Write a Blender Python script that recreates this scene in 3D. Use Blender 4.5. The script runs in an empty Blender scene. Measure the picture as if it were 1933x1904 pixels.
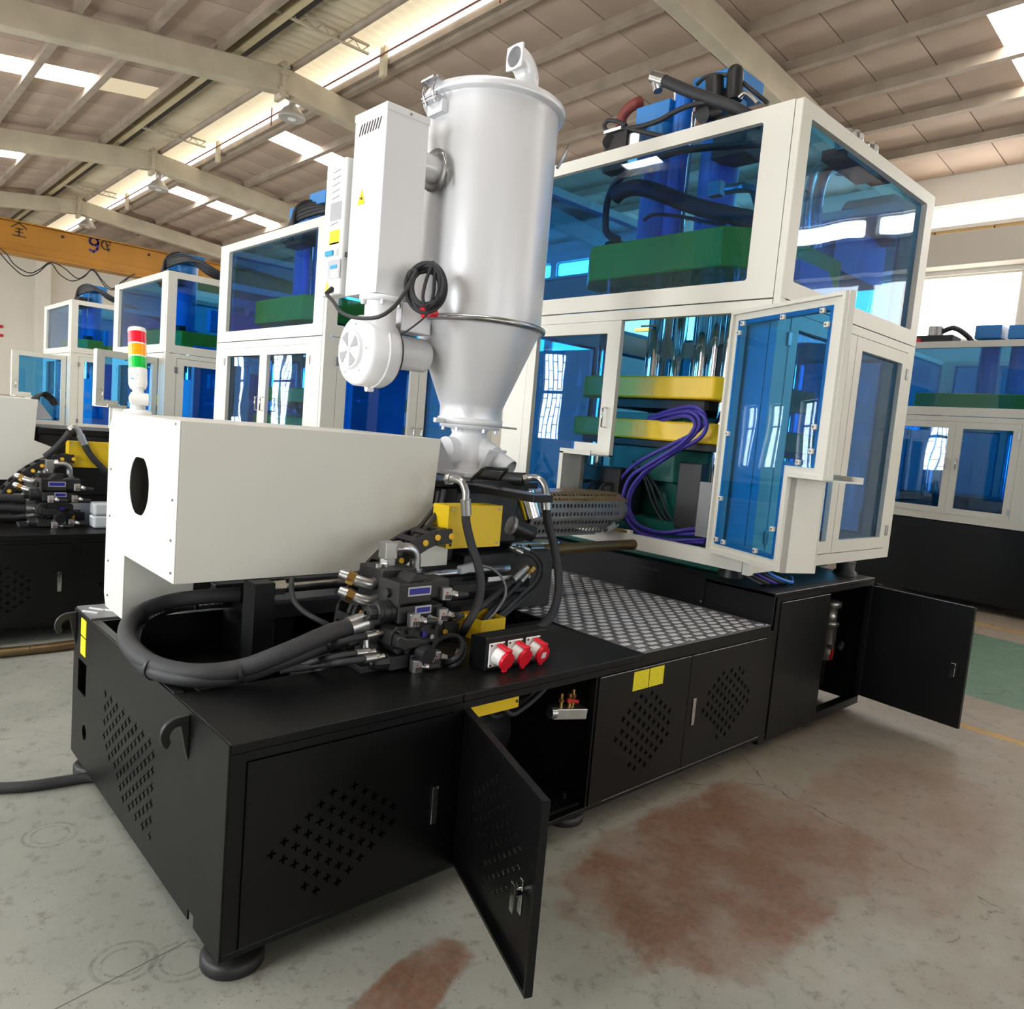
import bpy, bmesh, math, random
from mathutils import Vector, Matrix
random.seed(7)
scene = bpy.context.scene
COL = scene.collection
PI = math.pi

# ------------------------------------------------------------------ camera
F_PX = 1426.56
R_WC = Matrix(((0.7345736, -0.6732069, 0.0848180), (-0.0024828, -0.1276687, -0.9918138), (0.6785245, 0.7283496, -0.0954535)))
CAM = Vector((-0.81829, -1.89486, 1.59570))
cam_d = bpy.data.cameras.new('camera')
cam = bpy.data.objects.new('camera', cam_d)
COL.objects.link(cam)
cam_d.sensor_fit = 'HORIZONTAL'
cam_d.sensor_width = 36.0
cam_d.lens = F_PX / 1933.0 * 36.0
cam_d.clip_start = 0.05
cam_d.clip_end = 200
_r = R_WC.transposed()
_m = Matrix(((_r[0][0], -_r[0][1], -_r[0][2]), (_r[1][0], -_r[1][1], -_r[1][2]), (_r[2][0], -_r[2][1], -_r[2][2]))).to_4x4()
_m.translation = CAM
cam.matrix_world = _m
scene.camera = cam
# principal point sits at the frame centre
# ------------------------------------------------------------------ world, exposure
world = bpy.data.worlds.new('world'); scene.world = world
world.use_nodes = True
wn = world.node_tree.nodes
wn['Background'].inputs[0].default_value = (0.80, 0.90, 1.0, 1)
wn['Background'].inputs[1].default_value = 1.0
vs = scene.view_settings
vs.view_transform = 'Standard'; vs.look = 'None'; vs.gamma = 1.0; vs.use_curve_mapping = False
vs.exposure = 0.62
WINDOW_LIGHT = 18.0        # daylight in the side wall windows
SKYLIGHT = 14.0           # translucent roof sheets
RIDGE_LIGHT = 2.2
HIGH_WINDOW = 14.0
GABLE_LIGHT = 2.9  # unseen gable windows, strength set to fill the -Y faces
try:
    scene.cycles.max_bounces = 5
    scene.cycles.diffuse_bounces = 3
    scene.cycles.transmission_bounces = 2
    scene.cycles.use_adaptive_sampling = True
    scene.cycles.adaptive_threshold = 0.08
    scene.cycles.adaptive_min_samples = 12
    scene.cycles.transparent_max_bounces = 16
    scene.cycles.glossy_bounces = 3
    scene.cycles.caustics_reflective = False
    scene.cycles.caustics_refractive = False
    scene.cycles.sample_clamp_indirect = 6.0
except Exception:
    pass

# ------------------------------------------------------------------ helpers
def at(u, v, X=None, Y=None, Z=None):
    """a point of the place on the given plane, along the photograph's line of sight"""
    r = R_WC.transposed() @ Vector(((u - 966.5) / F_PX, (v - 952.0) / F_PX, 1.0))
    if X is not None: s = (X - CAM.x) / r.x
    elif Y is not None: s = (Y - CAM.y) / r.y
    else: s = (Z - CAM.z) / r.z
    return CAM + r * s

def run_on(p, q, d):
    """carry a line from q through p on by d metres"""
    v = (p - q); v.z = 0
    return p + v.normalized() * d

def catmull(pts, sub=6):
    pts = [Vector(p) for p in pts]
    if len(pts) < 3: return pts
    out = []
    P = [pts[0] * 2 - pts[1]] + pts + [pts[-1] * 2 - pts[-2]]
    for i in range(1, len(P) - 2):
        a, b, c, d = P[i - 1], P[i], P[i + 1], P[i + 2]
        for k in range(sub):
            t = k / sub
            out.append(0.5 * ((2 * b) + (c - a) * t + (2 * a - 5 * b + 4 * c - d) * t * t + (3 * b - a - 3 * c + d) * t ** 3))
    out.append(pts[-1])
    return out

class MB:
    """collects shapes for ONE mesh"""
    def __init__(s):
        s.v = []; s.f = []; s.sm = []; s.uv = {}
    def add(s, vs_, fs, smooth=False):
        o = len(s.v)
        s.v += [Vector(p) for p in vs_]
        for f in fs:
            s.f.append([i + o for i in f]); s.sm.append(smooth)
        return o
    def box(s, x0, x1, y0, y1, z0, z1):
        s.add([(x0, y0, z0), (x1, y0, z0), (x1, y1, z0), (x0, y1, z0), (x0, y0, z1), (x1, y0, z1), (x1, y1, z1), (x0, y1, z1)],
              [(0, 3, 2, 1), (4, 5, 6, 7), (0, 1, 5, 4), (1, 2, 6, 5), (2, 3, 7, 6), (3, 0, 4, 7)])
        return s
    def obox(s, c, ax, ay, az, hx, hy, hz):
        c = Vector(c); ax = Vector(ax).normalized(); ay = Vector(ay).normalized(); az = Vector(az).normalized()
        P = []
        for dz in (-1, 1):
            for dx, dy in ((-1, -1), (1, -1), (1, 1), (-1, 1)):
                P.append(c + ax * hx * dx + ay * hy * dy + az * hz * dz)
        s.add(P, [(0, 3, 2, 1), (4, 5, 6, 7), (0, 1, 5, 4), (1, 2, 6, 5), (2, 3, 7, 6), (3, 0, 4, 7)])
        return s
    def cyl(s, p0, p1, r0, r1=None, seg=16, cap=True, smooth=True):
        p0 = Vector(p0); p1 = Vector(p1); r1 = r0 if r1 is None else r1
        d = (p1 - p0)
        if d.length < 1e-9: return s
        q = d.to_track_quat('Z', 'Y')
        a = q @ Vector((1, 0, 0)); b = q @ Vector((0, 1, 0))
        P = []
        for k in range(seg):
            t = 2 * PI * k / seg
            P.append(p0 + (a * math.cos(t) + b * math.sin(t)) * r0)
        for k in range(seg):
            t = 2 * PI * k / seg
            P.append(p1 + (a * math.cos(t) + b * math.sin(t)) * r1)
        s.add(P, [(k, (k + 1) % seg, seg + (k + 1) % seg, seg + k) for k in range(seg)], smooth)
        if cap:
            s.add(P[:seg], [tuple(reversed(range(seg)))]); s.add(P[seg:], [tuple(range(seg))])
        return s
    def hexn(s, p0, p1, r):
        return s.cyl(p0, p1, r, seg=6, smooth=False)
    def tube(s, pts, r, seg=8, sub=6, smooth_path=True, cap=True):
        P = catmull(pts, sub) if smooth_path else [Vector(p) for p in pts]
        n = len(P)
        up = None; rings = []; L = 0.0; ls = []
        for i in range(n):
            d = (P[min(i + 1, n - 1)] - P[max(i - 1, 0)])
            if d.length < 1e-9: d = Vector((0, 0, 1))
            d.normalize()
            if up is None:
                up = d.orthogonal().normalized()
            else:
                up = (up - d * up.dot(d))
                up = up.normalized() if up.length > 1e-6 else d.orthogonal().normalized()
            w = d.cross(up)
            rr = r(i / (n - 1)) if callable(r) else r
            rings.append([P[i] + (up * math.cos(2 * PI * k / seg) + w * math.sin(2 * PI * k / seg)) * rr for k in range(seg)])
            if i: L += (P[i] - P[i - 1]).length
            ls.append(L)
        o = len(s.v)
        for ring in rings: s.v += ring
        for i in range(n - 1):
            for k in range(seg):
                k2 = (k + 1) % seg
                s.uv[len(s.f)] = [(ls[i], k / seg), (ls[i], (k + 1) / seg), (ls[i + 1], (k + 1) / seg), (ls[i + 1], k / seg)]
                s.f.append([o + i * seg + k, o + i * seg + k2, o + (i + 1) * seg + k2, o + (i + 1) * seg + k]); s.sm.append(True)
        if cap:
            s.add(rings[0], [tuple(reversed(range(seg)))]); s.add(rings[-1], [tuple(range(seg))])
        return s
    def lathe(s, prof, c=(0, 0, 0), axis='Z', seg=32, smooth=True, a0=0.0):
        """prof: (radius, height) pairs along the axis"""
        c = Vector(c)
        def pt(r, h, t):
            x, y = r * math.cos(t + a0), r * math.sin(t + a0)
            return c + (Vector((x, y, h)) if axis == 'Z' else Vector((h, x, y)) if axis == 'X' else Vector((y, h, x)))
        n = len(prof); P = []
        for (r, h) in prof:
            P += [pt(r, h, 2 * PI * k / seg) for k in range(seg)]
        F = []
        for i in range(n - 1):
            for k in range(seg):
                k2 = (k + 1) % seg
                F.append((i * seg + k, i * seg + k2, (i + 1) * seg + k2, (i + 1) * seg + k))
        s.add(P, F, smooth)
        if prof[0][0] > 1e-5: s.add(P[:seg], [tuple(reversed(range(seg)))])
        if prof[-1][0] > 1e-5: s.add(P[-seg:], [tuple(range(seg))])
        return s
    def ball(s, c, r, seg=16, rings=8, sc=(1, 1, 1)):
        c = Vector(c)
        pr = [(r * math.sin(PI * i / rings), -r * math.cos(PI * i / rings)) for i in range(rings + 1)]
        P = []
        for (rr, h) in pr:
            for k in range(seg):
                t = 2 * PI * k / seg
                P.append(c + Vector((rr * math.cos(t) * sc[0], rr * math.sin(t) * sc[1], h * sc[2])))
        F = [(i * seg + k, i * seg + (k + 1) % seg, (i + 1) * seg + (k + 1) % seg, (i + 1) * seg + k) for i in range(rings) for k in range(seg)]
        s.add(P, F, True)
        return s
    def slab(s, outer, holes, o, ua, va, na, d0, d1):
        """a plate: polygon with holes in the (ua, va) plane at origin o, from d0 to d1 along na"""
        o = Vector(o); ua = Vector(ua); va = Vector(va); na = Vector(na)
        bm = bmesh.new()
        loops = []
        def ring(poly):
            vv = [bm.verts.new((p[0], p[1], 0)) for p in poly]
            ee = [bm.edges.new((vv[i], vv[(i + 1) % len(vv)])) for i in range(len(vv))]
            loops.append(poly)
            return ee
        E = ring(outer)
        for h in holes: E += ring(h)
        bmesh.ops.triangle_fill(bm, use_beauty=True, use_dissolve=False, edges=E)
        bm.verts.index_update()
        base = [v.co.copy() for v in bm.verts]
        tris = [[v.index for v in f.verts] for f in bm.faces]
        bm.free()
        n = len(base)
        P = [o + ua * b.x + va * b.y + na * d0 for b in base] + [o + ua * b.x + va * b.y + na * d1 for b in base]
        flip = ua.cross(va).dot(na) * (d1 - d0) < 0
        Fs = []
        for t in tris:
            a, b, c = base[t[0]], base[t[1]], base[t[2]]
            area = (b - a).cross(c - a).z
            t2 = t if area > 0 else t[::-1]
            if flip: t2 = t2[::-1]
            Fs.append([i + n for i in t2]); Fs.append(t2[::-1])
        i0 = 0
        for li, poly in enumerate(loops):
            m = len(poly)
            A = sum(poly[i][0] * poly[(i + 1) % m][1] - poly[(i + 1) % m][0] * poly[i][1] for i in range(m))
            ccw = A > 0
            if li: ccw = not ccw
            for i in range(m):
                a = i0 + i; b = i0 + (i + 1) % m
                q = [a, b, b + n, a + n]
                if not ccw: q = q[::-1]
                if flip: q = q[::-1]
                Fs.append(q)
            i0 += m
        s.add(P, Fs)
        return s
    def punched(s, a0, a1, b0, b1, cuts, o, ua, va, na, d0, d1):
        """a sheet with rectangular cut-outs: cuts is a list of (a0, a1, b0, b1)"""
        o = Vector(o); ua = Vector(ua); va = Vector(va); na = Vector(na)
        A = sorted(set([a0, a1] + [round(x, 5) for c in cuts for x in c[:2] if a0 < x < a1]))
        B = sorted(set([b0, b1] + [round(x, 5) for c in cuts for x in c[2:] if b0 < x < b1]))
        na_, nb_ = len(A) - 1, len(B) - 1
        hole = [[False] * na_ for _ in range(nb_)]
        for c in cuts:
            for j in range(nb_):
                bm_ = (B[j] + B[j + 1]) / 2
                if not (c[2] < bm_ < c[3]): continue
                for i in range(na_):
                    if c[0] < (A[i] + A[i + 1]) / 2 < c[1]: hole[j][i] = True
        flip = ua.cross(va).dot(na) * (d1 - d0) < 0
        def pt(a, b, d): return o + ua * a + va * b + na * d
        def quad(q):
            s.add(q[::-1] if flip else q, [(0, 1, 2, 3)])
        for j in range(nb_):
            i = 0
            while i < na_:
                if hole[j][i]: i += 1; continue
                k = i
                while k + 1 < na_ and not hole[j][k + 1]: k += 1
                x0, x1, y0, y1 = A[i], A[k + 1], B[j], B[j + 1]
                quad([pt(x0, y0, d1), pt(x1, y0, d1), pt(x1, y1, d1), pt(x0, y1, d1)])
                quad([pt(x0, y1, d0), pt(x1, y1, d0), pt(x1, y0, d0), pt(x0, y0, d0)])
                quad([pt(x0, y0, d0), pt(x0, y0, d1), pt(x0, y1, d1), pt(x0, y1, d0)])
                quad([pt(x1, y1, d0), pt(x1, y1, d1), pt(x1, y0, d1), pt(x1, y0, d0)])
                i = k + 1
        for i in range(na_):
            for j in range(nb_ + 1):
                lo = j == 0 or hole[j - 1][i]; hi = j == nb_ or hole[j][i]
                if lo == hi: continue
                x0, x1, y = A[i], A[i + 1], B[j]
                if lo: quad([pt(x1, y, d0), pt(x1, y, d1), pt(x0, y, d1), pt(x0, y, d0)])
                else: quad([pt(x0, y, d0), pt(x0, y, d1), pt(x1, y, d1), pt(x1, y, d0)])
        return s
    def build(s, name, mat, parent=None, bevel=0.0, seg=2):
        me = bpy.data.meshes.new(name)
        off = PARENT_LOC.get(parent.name, Vector((0, 0, 0))) if parent is not None else Vector((0, 0, 0))
        me.from_pydata([tuple(p - off) for p in s.v], [], s.f)
        me.polygons.foreach_set('use_smooth', s.sm)
        if s.uv:
            uvl = me.uv_layers.new(name='UVMap')
            for fi, uvs in s.uv.items():
                for li, c in zip(me.polygons[fi].loop_indices, uvs): uvl.data[li].uv = c
        me.materials.append(M[mat])
        me.update()
        o = bpy.data.objects.new(name, me)
        COL.objects.link(o)
        if parent is not None:
            o.parent = parent
            PARENT_LOC[o.name] = off
        if bevel:
            b = o.modifiers.new('edge', 'BEVEL'); b.width = bevel; b.segments = seg; b.limit_method = 'ANGLE'; b.angle_limit = math.radians(40)
        return o

PARENT_LOC = {}
def tag(o, label=None, cat=None, group=None, kind=None):
    if label: o['label'] = label
    if cat: o['category'] = cat
    if group: o['group'] = group
    if kind: o['kind'] = kind
    return o
def thing(name, label, cat, loc=(0, 0, 0), group=None, kind=None):
    o = bpy.data.objects.new(name, None)
    o.empty_display_size = 0.05
    COL.objects.link(o)
    o.location = loc
    PARENT_LOC[o.name] = Vector(loc)
    return tag(o, label, cat, group, kind)
def solo(mb, name, mat, label, cat, group=None, bevel=0.0):
    return tag(mb.build(name, mat, None, bevel), label, cat, group)
def copy_part(o, parent, delta):
    c = o.copy(); COL.objects.link(c)
    c.parent = parent
    c.location = o.location + Vector(delta)
    PARENT_LOC[c.name] = PARENT_LOC.get(o.name, Vector((0, 0, 0)))
    return c
def copy_tree(root, delta, label, group=None):
    kids = list(root.children)
    r = root.copy(); COL.objects.link(r)
    r.location = root.location + Vector(delta)
    PARENT_LOC[r.name] = PARENT_LOC[root.name] + Vector(delta)
    if label: r['label'] = label
    if group: r['group'] = group
    for k in kids:
        c = k.copy(); COL.objects.link(c); c.parent = r
        for g in list(k.children):
            d = g.copy(); COL.objects.link(d); d.parent = c
    return r
def rect(a0, a1, b0, b1):
    return [(a0, b0), (a1, b0), (a1, b1), (a0, b1)]
def rrect(a0, a1, b0, b1, r, n=4):
    out = []
    for (cx, cy, t0) in ((a1 - r, b0 + r, -PI / 2), (a1 - r, b1 - r, 0), (a0 + r, b1 - r, PI / 2), (a0 + r, b0 + r, PI)):
        for k in range(n + 1):
            t = t0 + PI / 2 * k / n
            out.append((cx + r * math.cos(t), cy + r * math.sin(t)))
    return out
def circ(cx, cy, r, n=20):
    return [(cx + r * math.cos(2 * PI * k / n), cy + r * math.sin(2 * PI * k / n)) for k in range(n)]
def plus_shape(cx, cy, a, w):
    return [(cx - w, cy - a), (cx + w, cy - a), (cx + w, cy - w), (cx + a, cy - w), (cx + a, cy + w), (cx + w, cy + w),
            (cx + w, cy + a), (cx - w, cy + a), (cx - w, cy + w), (cx - a, cy + w), (cx - a, cy - w), (cx - w, cy - w)]

# ------------------------------------------------------------------ materials
def lin(c):
    c = c / 255.0
    return c / 12.92 if c <= 0.04045 else ((c + 0.055) / 1.055) ** 2.4
def rgb(r, g, b): return (lin(r), lin(g), lin(b), 1.0)
M = {}
def mat(name, col, rough=0.5, metal=0.0, var=0.0, vscale=8.0, bump=0.0, bscale=60.0, spec=0.5, coat=0.0, rvar=0.0, emit=None, estr=0.0):
    m = bpy.data.materials.new(name); m.use_nodes = True
    nt = m.node_tree; n = nt.nodes; l = nt.links
    b = n['Principled BSDF']
    b.inputs['Base Color'].default_value = col
    b.inputs['Roughness'].default_value = rough
    b.inputs['Metallic'].default_value = metal
    b.inputs['Specular IOR Level'].default_value = spec
    if coat:
        b.inputs['Coat Weight'].default_value = coat; b.inputs['Coat Roughness'].default_value = 0.1
    if emit:
        b.inputs['Emission Color'].default_value = emit; b.inputs['Emission Strength'].default_value = estr
    if var or bump or rvar:
        tc = n.new('ShaderNodeTexCoord')
    if var or rvar:
        nz = n.new('ShaderNodeTexNoise'); nz.inputs['Scale'].default_value = vscale; nz.inputs['Detail'].default_value = 6
        l.new(tc.outputs['Object'], nz.inputs['Vector'])
        if var:
            mx = n.new('ShaderNodeMix'); mx.data_type = 'RGBA'; mx.blend_type = 'MULTIPLY'
            cr = n.new('ShaderNodeValToRGB')
            cr.color_ramp.elements[0].position = 0.3; cr.color_ramp.elements[1].position = 0.72
            lo = 1.0 - var
            cr.color_ramp.elements[0].color = (lo, lo, lo, 1); cr.color_ramp.elements[1].color = (1, 1, 1, 1)
            l.new(nz.outputs['Fac'], cr.inputs['Fac'])
            mx.inputs[0].default_value = 1.0
            mx.inputs[6].default_value = col
            l.new(cr.outputs['Color'], mx.inputs[7])
            l.new(mx.outputs[2], b.inputs['Base Color'])
        if rvar:
            mr = n.new('ShaderNodeMapRange'); mr.inputs['To Min'].default_value = max(0.02, rough - rvar); mr.inputs['To Max'].default_value = min(1, rough + rvar)
            l.new(nz.outputs['Fac'], mr.inputs['Value']); l.new(mr.outputs['Result'], b.inputs['Roughness'])
    if bump:
        nb = n.new('ShaderNodeTexNoise'); nb.inputs['Scale'].default_value = bscale; nb.inputs['Detail'].default_value = 3
        l.new(tc.outputs['Object'], nb.inputs['Vector'])
        bp = n.new('ShaderNodeBump'); bp.inputs['Strength'].default_value = bump; bp.inputs['Distance'].default_value = 0.002
        l.new(nb.outputs['Fac'], bp.inputs['Height']); l.new(bp.outputs['Normal'], b.inputs['Normal'])
    M[name] = m
    return m
def emissive(name, col, strength):
    m = bpy.data.materials.new(name); m.use_nodes = True
    nt = m.node_tree; nt.nodes.clear()
    e = nt.nodes.new('ShaderNodeEmission'); o = nt.nodes.new('ShaderNodeOutputMaterial')
    e.inputs[0].default_value = col; e.inputs[1].default_value = strength
    nt.links.new(e.outputs[0], o.inputs[0]); M[name] = m
def acrylic(name, tint, refl=1.0):
    m = bpy.data.materials.new(name); m.use_nodes = True
    nt = m.node_tree; nt.nodes.clear(); n = nt.nodes; l = nt.links
    t = n.new('ShaderNodeBsdfTransparent'); t.inputs[0].default_value = tint
    g = n.new('ShaderNodeBsdfGlossy'); g.inputs['Roughness'].default_value = 0.015; g.inputs[0].default_value = (refl, refl, refl, 1)
    lw = n.new('ShaderNodeLayerWeight'); lw.inputs['Blend'].default_value = 0.5
    pw = n.new('ShaderNodeMath'); pw.operation = 'POWER'; pw.inputs[1].default_value = 5.0; l.new(lw.outputs['Facing'], pw.inputs[0])
    fr = n.new('ShaderNodeMath'); fr.operation = 'MULTIPLY_ADD'; fr.inputs[1].default_value = 0.9; fr.inputs[2].default_value = 0.045; l.new(pw.outputs[0], fr.inputs[0])
    tc = n.new('ShaderNodeTexCoord'); nz = n.new('ShaderNodeTexNoise'); nz.inputs['Scale'].default_value = 1.6; nz.inputs['Detail'].default_value = 1
    bp = n.new('ShaderNodeBump'); bp.inputs['Strength'].default_value = 0.06; bp.inputs['Distance'].default_value = 0.05
    l.new(tc.outputs['Object'], nz.inputs['Vector']); l.new(nz.outputs['Fac'], bp.inputs['Height']); l.new(bp.outputs['Normal'], g.inputs['Normal'])
    mx = n.new('ShaderNodeMixShader'); o = n.new('ShaderNodeOutputMaterial')
    l.new(fr.outputs[0], mx.inputs[0]); l.new(t.outputs[0], mx.inputs[1]); l.new(g.outputs[0], mx.inputs[2]); l.new(mx.outputs[0], o.inputs[0])
    M[name] = m

mat('black_paint', rgb(8, 8, 8), 0.42, spec=0.26, bump=0.15, bscale=220, rvar=0.06, vscale=3, coat=0.06)
mat('black_satin', rgb(24, 24, 24), 0.45)
mat('black_plastic', rgb(27, 27, 28), 0.5)
mat('black_inside', rgb(16, 16, 16), 0.6)
mat('cast_dark', rgb(32, 31, 31), 0.5, metal=0.1, bump=0.2, bscale=150)
mat('cream_paint', rgb(220, 217, 205), 0.42, bump=0.08, bscale=300, var=0.03, vscale=2)
mat('cover_paint', rgb(216, 214, 203), 0.5, bump=0.06, bscale=300, var=0.03, vscale=2)
mat('hopper_paint', rgb(224, 224, 226), 0.33, metal=0.25, bump=0.04, bscale=400)
mat('white_paint', rgb(232, 232, 233), 0.35, bump=0.05, bscale=200)
mat('white_plastic', rgb(238, 237, 233), 0.4)
mat('steel', rgb(180, 180, 182), 0.3, metal=1.0)
mat('zinc', rgb(184, 184, 181), 0.3, metal=0.9, var=0.15, vscale=20)
mat('chrome', rgb(214, 216, 218), 0.08, metal=1.0)
mat('brushed', rgb(150, 147, 143), 0.42, metal=0.35, var=0.2, vscale=12)
mat('brass', rgb(196, 160, 92), 0.3, metal=1.0)
mat('bronze_rod', rgb(120, 100, 70), 0.4, metal=0.8)
mat('bronze_sheet', rgb(166, 142, 108), 0.4, metal=0.6, var=0.25, vscale=5)
mat('yellow_paint', rgb(238, 200, 24), 0.4, bump=0.05)
mat('yellow_cast', rgb(240, 198, 30), 0.38, bump=0.25, bscale=30, var=0.06, vscale=6)
mat('yellow_plastic', rgb(246, 192, 40), 0.45)
mat('blue_paint', rgb(36, 122, 192), 0.38, bump=0.15, bscale=60)
mat('deep_blue', rgb(30, 108, 200), 0.35)
mat('panel_blue', rgb(50, 165, 220), 0.5)
mat('teal_paint', rgb(20, 92, 80), 0.4, bump=0.3, bscale=25)
mat('red_lever', rgb(196, 22, 26), 0.4)
mat('socket_red', rgb(222, 24, 44), 0.35)
mat('purple_hose', rgb(62, 52, 150), 0.5, bump=0.5, bscale=600)
mat('rubber', rgb(38, 38, 40), 0.6, bump=0.3, bscale=300)
mat('rubber_thick', rgb(44, 44, 46), 0.65, bump=0.3, bscale=300)
mat('cable_grey', rgb(128, 128, 130), 0.5)
mat('rust_red', rgb(120, 50, 44), 0.6)
mat('lens_red', rgb(225, 26, 50), 0.25, emit=rgb(225, 26, 50), estr=0.08)
mat('lens_amber', rgb(255, 162, 10), 0.25, emit=rgb(255, 160, 10), estr=0.08)
mat('lens_green', rgb(10, 180, 60), 0.25, emit=rgb(10, 180, 60), estr=0.08)
mat('label_blue', rgb(36, 36, 140), 0.4)
mat('label_silver', rgb(190, 190, 195), 0.35, metal=0.5)
mat('label_white', rgb(238, 238, 238), 0.5)
mat('print_blue', rgb(40, 150, 200), 0.5)
mat('print_purple', rgb(60, 36, 120), 0.5)
mat('print_dark', rgb(50, 40, 34), 0.6)
mat('crane_yellow', rgb(190, 130, 34), 0.55, var=0.2, vscale=1.5)
mat('board', rgb(190, 168, 150), 0.85, var=0.20, vscale=1.1, bump=0.2, bscale=20)
mat('beam_paint', rgb(196, 184, 160), 0.8, var=0.22, vscale=2.5, bump=0.3, bscale=14)
mat('purlin_paint', rgb(166, 150, 132), 0.8, var=0.3, vscale=3)
mat('timber', rgb(200, 184, 146), 0.8, var=0.2, vscale=4)
mat('dark_gap', rgb(70, 64, 60), 0.9)
mat('rail_red', rgb(124, 74, 62), 0.7)
mat('wall_plaster', rgb(205, 196, 182), 0.9, var=0.06, vscale=0.8)
mat('wall_white', rgb(238, 232, 220), 0.9, var=0.05, vscale=0.8)
mat('brick_trim', rgb(214, 178, 120), 0.9)
mat('iron', rgb(60, 60, 64), 0.6)
mat('alu_lamp', rgb(190, 186, 178), 0.45, metal=0.4)
mat('sign_red', rgb(200, 30, 50), 0.6)
mat('sleeve', rgb(60, 70, 74), 0.4)
mat('tread', rgb(226, 226, 228), 0.4, metal=0.2, var=0.12, vscale=15)
mat('tread_plate', rgb(118, 118, 120), 0.45, metal=0.2, var=0.25, vscale=5)
mat('corrugated', rgb(226, 212, 184), 0.75, var=0.2, vscale=2)
mat('ridge_light', rgb(255, 236, 200), 0.8, emit=(1.0, 0.86, 0.62, 1), estr=RIDGE_LIGHT * 0.17)
mat('screw', rgb(150, 150, 150), 0.3, metal=1.0)
mat('worn_edge', rgb(150, 150, 152), 0.35, metal=0.5, var=0.5, vscale=30)  # pale grey for the painted edge highlights
mat('clear_film', rgb(200, 205, 208), 0.2)
mat('fan_dark', rgb(150, 150, 152), 0.5)
mat('sky_box_mirror', rgb(225, 225, 228), 0.5)
emissive('skylight', (1.0, 0.98, 0.95, 1), SKYLIGHT)
emissive('skylight_dim', (1.0, 0.82, 0.55, 1), 0.5)
emissive('ridge_gap', (1.0, 0.96, 0.88, 1), RIDGE_LIGHT)
emissive('window_day', (0.93, 0.97, 1.0, 1), WINDOW_LIGHT)
emissive('window_gable', (0.95, 0.98, 1.0, 1), GABLE_LIGHT)  # unseen gable windows, strength set to fill the -Y faces
emissive('window_frosted', (1.0, 0.96, 0.9, 1), 3.5)  # overexposed glow of the wall, put in as emission
emissive('window_high', (1.0, 0.98, 0.95, 1), HIGH_WINDOW)
acrylic('acrylic_blue', (0.29, 0.66, 0.92, 1))
acrylic('acrylic_clear', (0.80, 0.86, 0.90, 1))

def printed_hose(name, col):
    m = mat(name, col, 0.6)
    n = m.node_tree.nodes; l = m.node_tree.links; b = n['Principled BSDF']
    uv = n.new('ShaderNodeUVMap'); sp = n.new('ShaderNodeSeparateXYZ'); l.new(uv.outputs[0], sp.inputs[0])
    nz = n.new('ShaderNodeTexNoise'); nz.noise_dimensions = '1D'; nz.inputs['Scale'].default_value = 130; nz.inputs['Detail'].default_value = 0
    l.new(sp.outputs[0], nz.inputs['W'])
    g1 = n.new('ShaderNodeMath'); g1.operation = 'GREATER_THAN'; g1.inputs[1].default_value = 0.47; l.new(nz.outputs['Fac'], g1.inputs[0])
    nz2 = n.new('ShaderNodeTexNoise'); nz2.noise_dimensions = '1D'; nz2.inputs['Scale'].default_value = 7; nz2.inputs['Detail'].default_value = 0
    l.new(sp.outputs[0], nz2.inputs['W'])
    g2 = n.new('ShaderNodeMath'); g2.operation = 'GREATER_THAN'; g2.inputs[1].default_value = 0.45; l.new(nz2.outputs['Fac'], g2.inputs[0])
    c = n.new('ShaderNodeMath'); c.operation = 'COMPARE'; c.inputs[1].default_value = 0.62; c.inputs[2].default_value = 0.035; l.new(sp.outputs[1], c.inputs[0])
    m1 = n.new('ShaderNodeMath'); m1.operation = 'MULTIPLY'; l.new(g1.outputs[0], m1.inputs[0]); l.new(g2.outputs[0], m1.inputs[1])
    m2 = n.new('ShaderNodeMath'); m2.operation = 'MULTIPLY'; l.new(m1.outputs[0], m2.inputs[0]); l.new(c.outputs[0], m2.inputs[1])
    mx = n.new('ShaderNodeMix'); mx.data_type = 'RGBA'; mx.inputs[6].default_value = col; mx.inputs[7].default_value = (0.7, 0.7, 0.7, 1)
    l.new(m2.outputs[0], mx.inputs[0]); l.new(mx.outputs[2], b.inputs['Base Color'])
printed_hose('hose_print', rgb(40, 40, 42))

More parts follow.
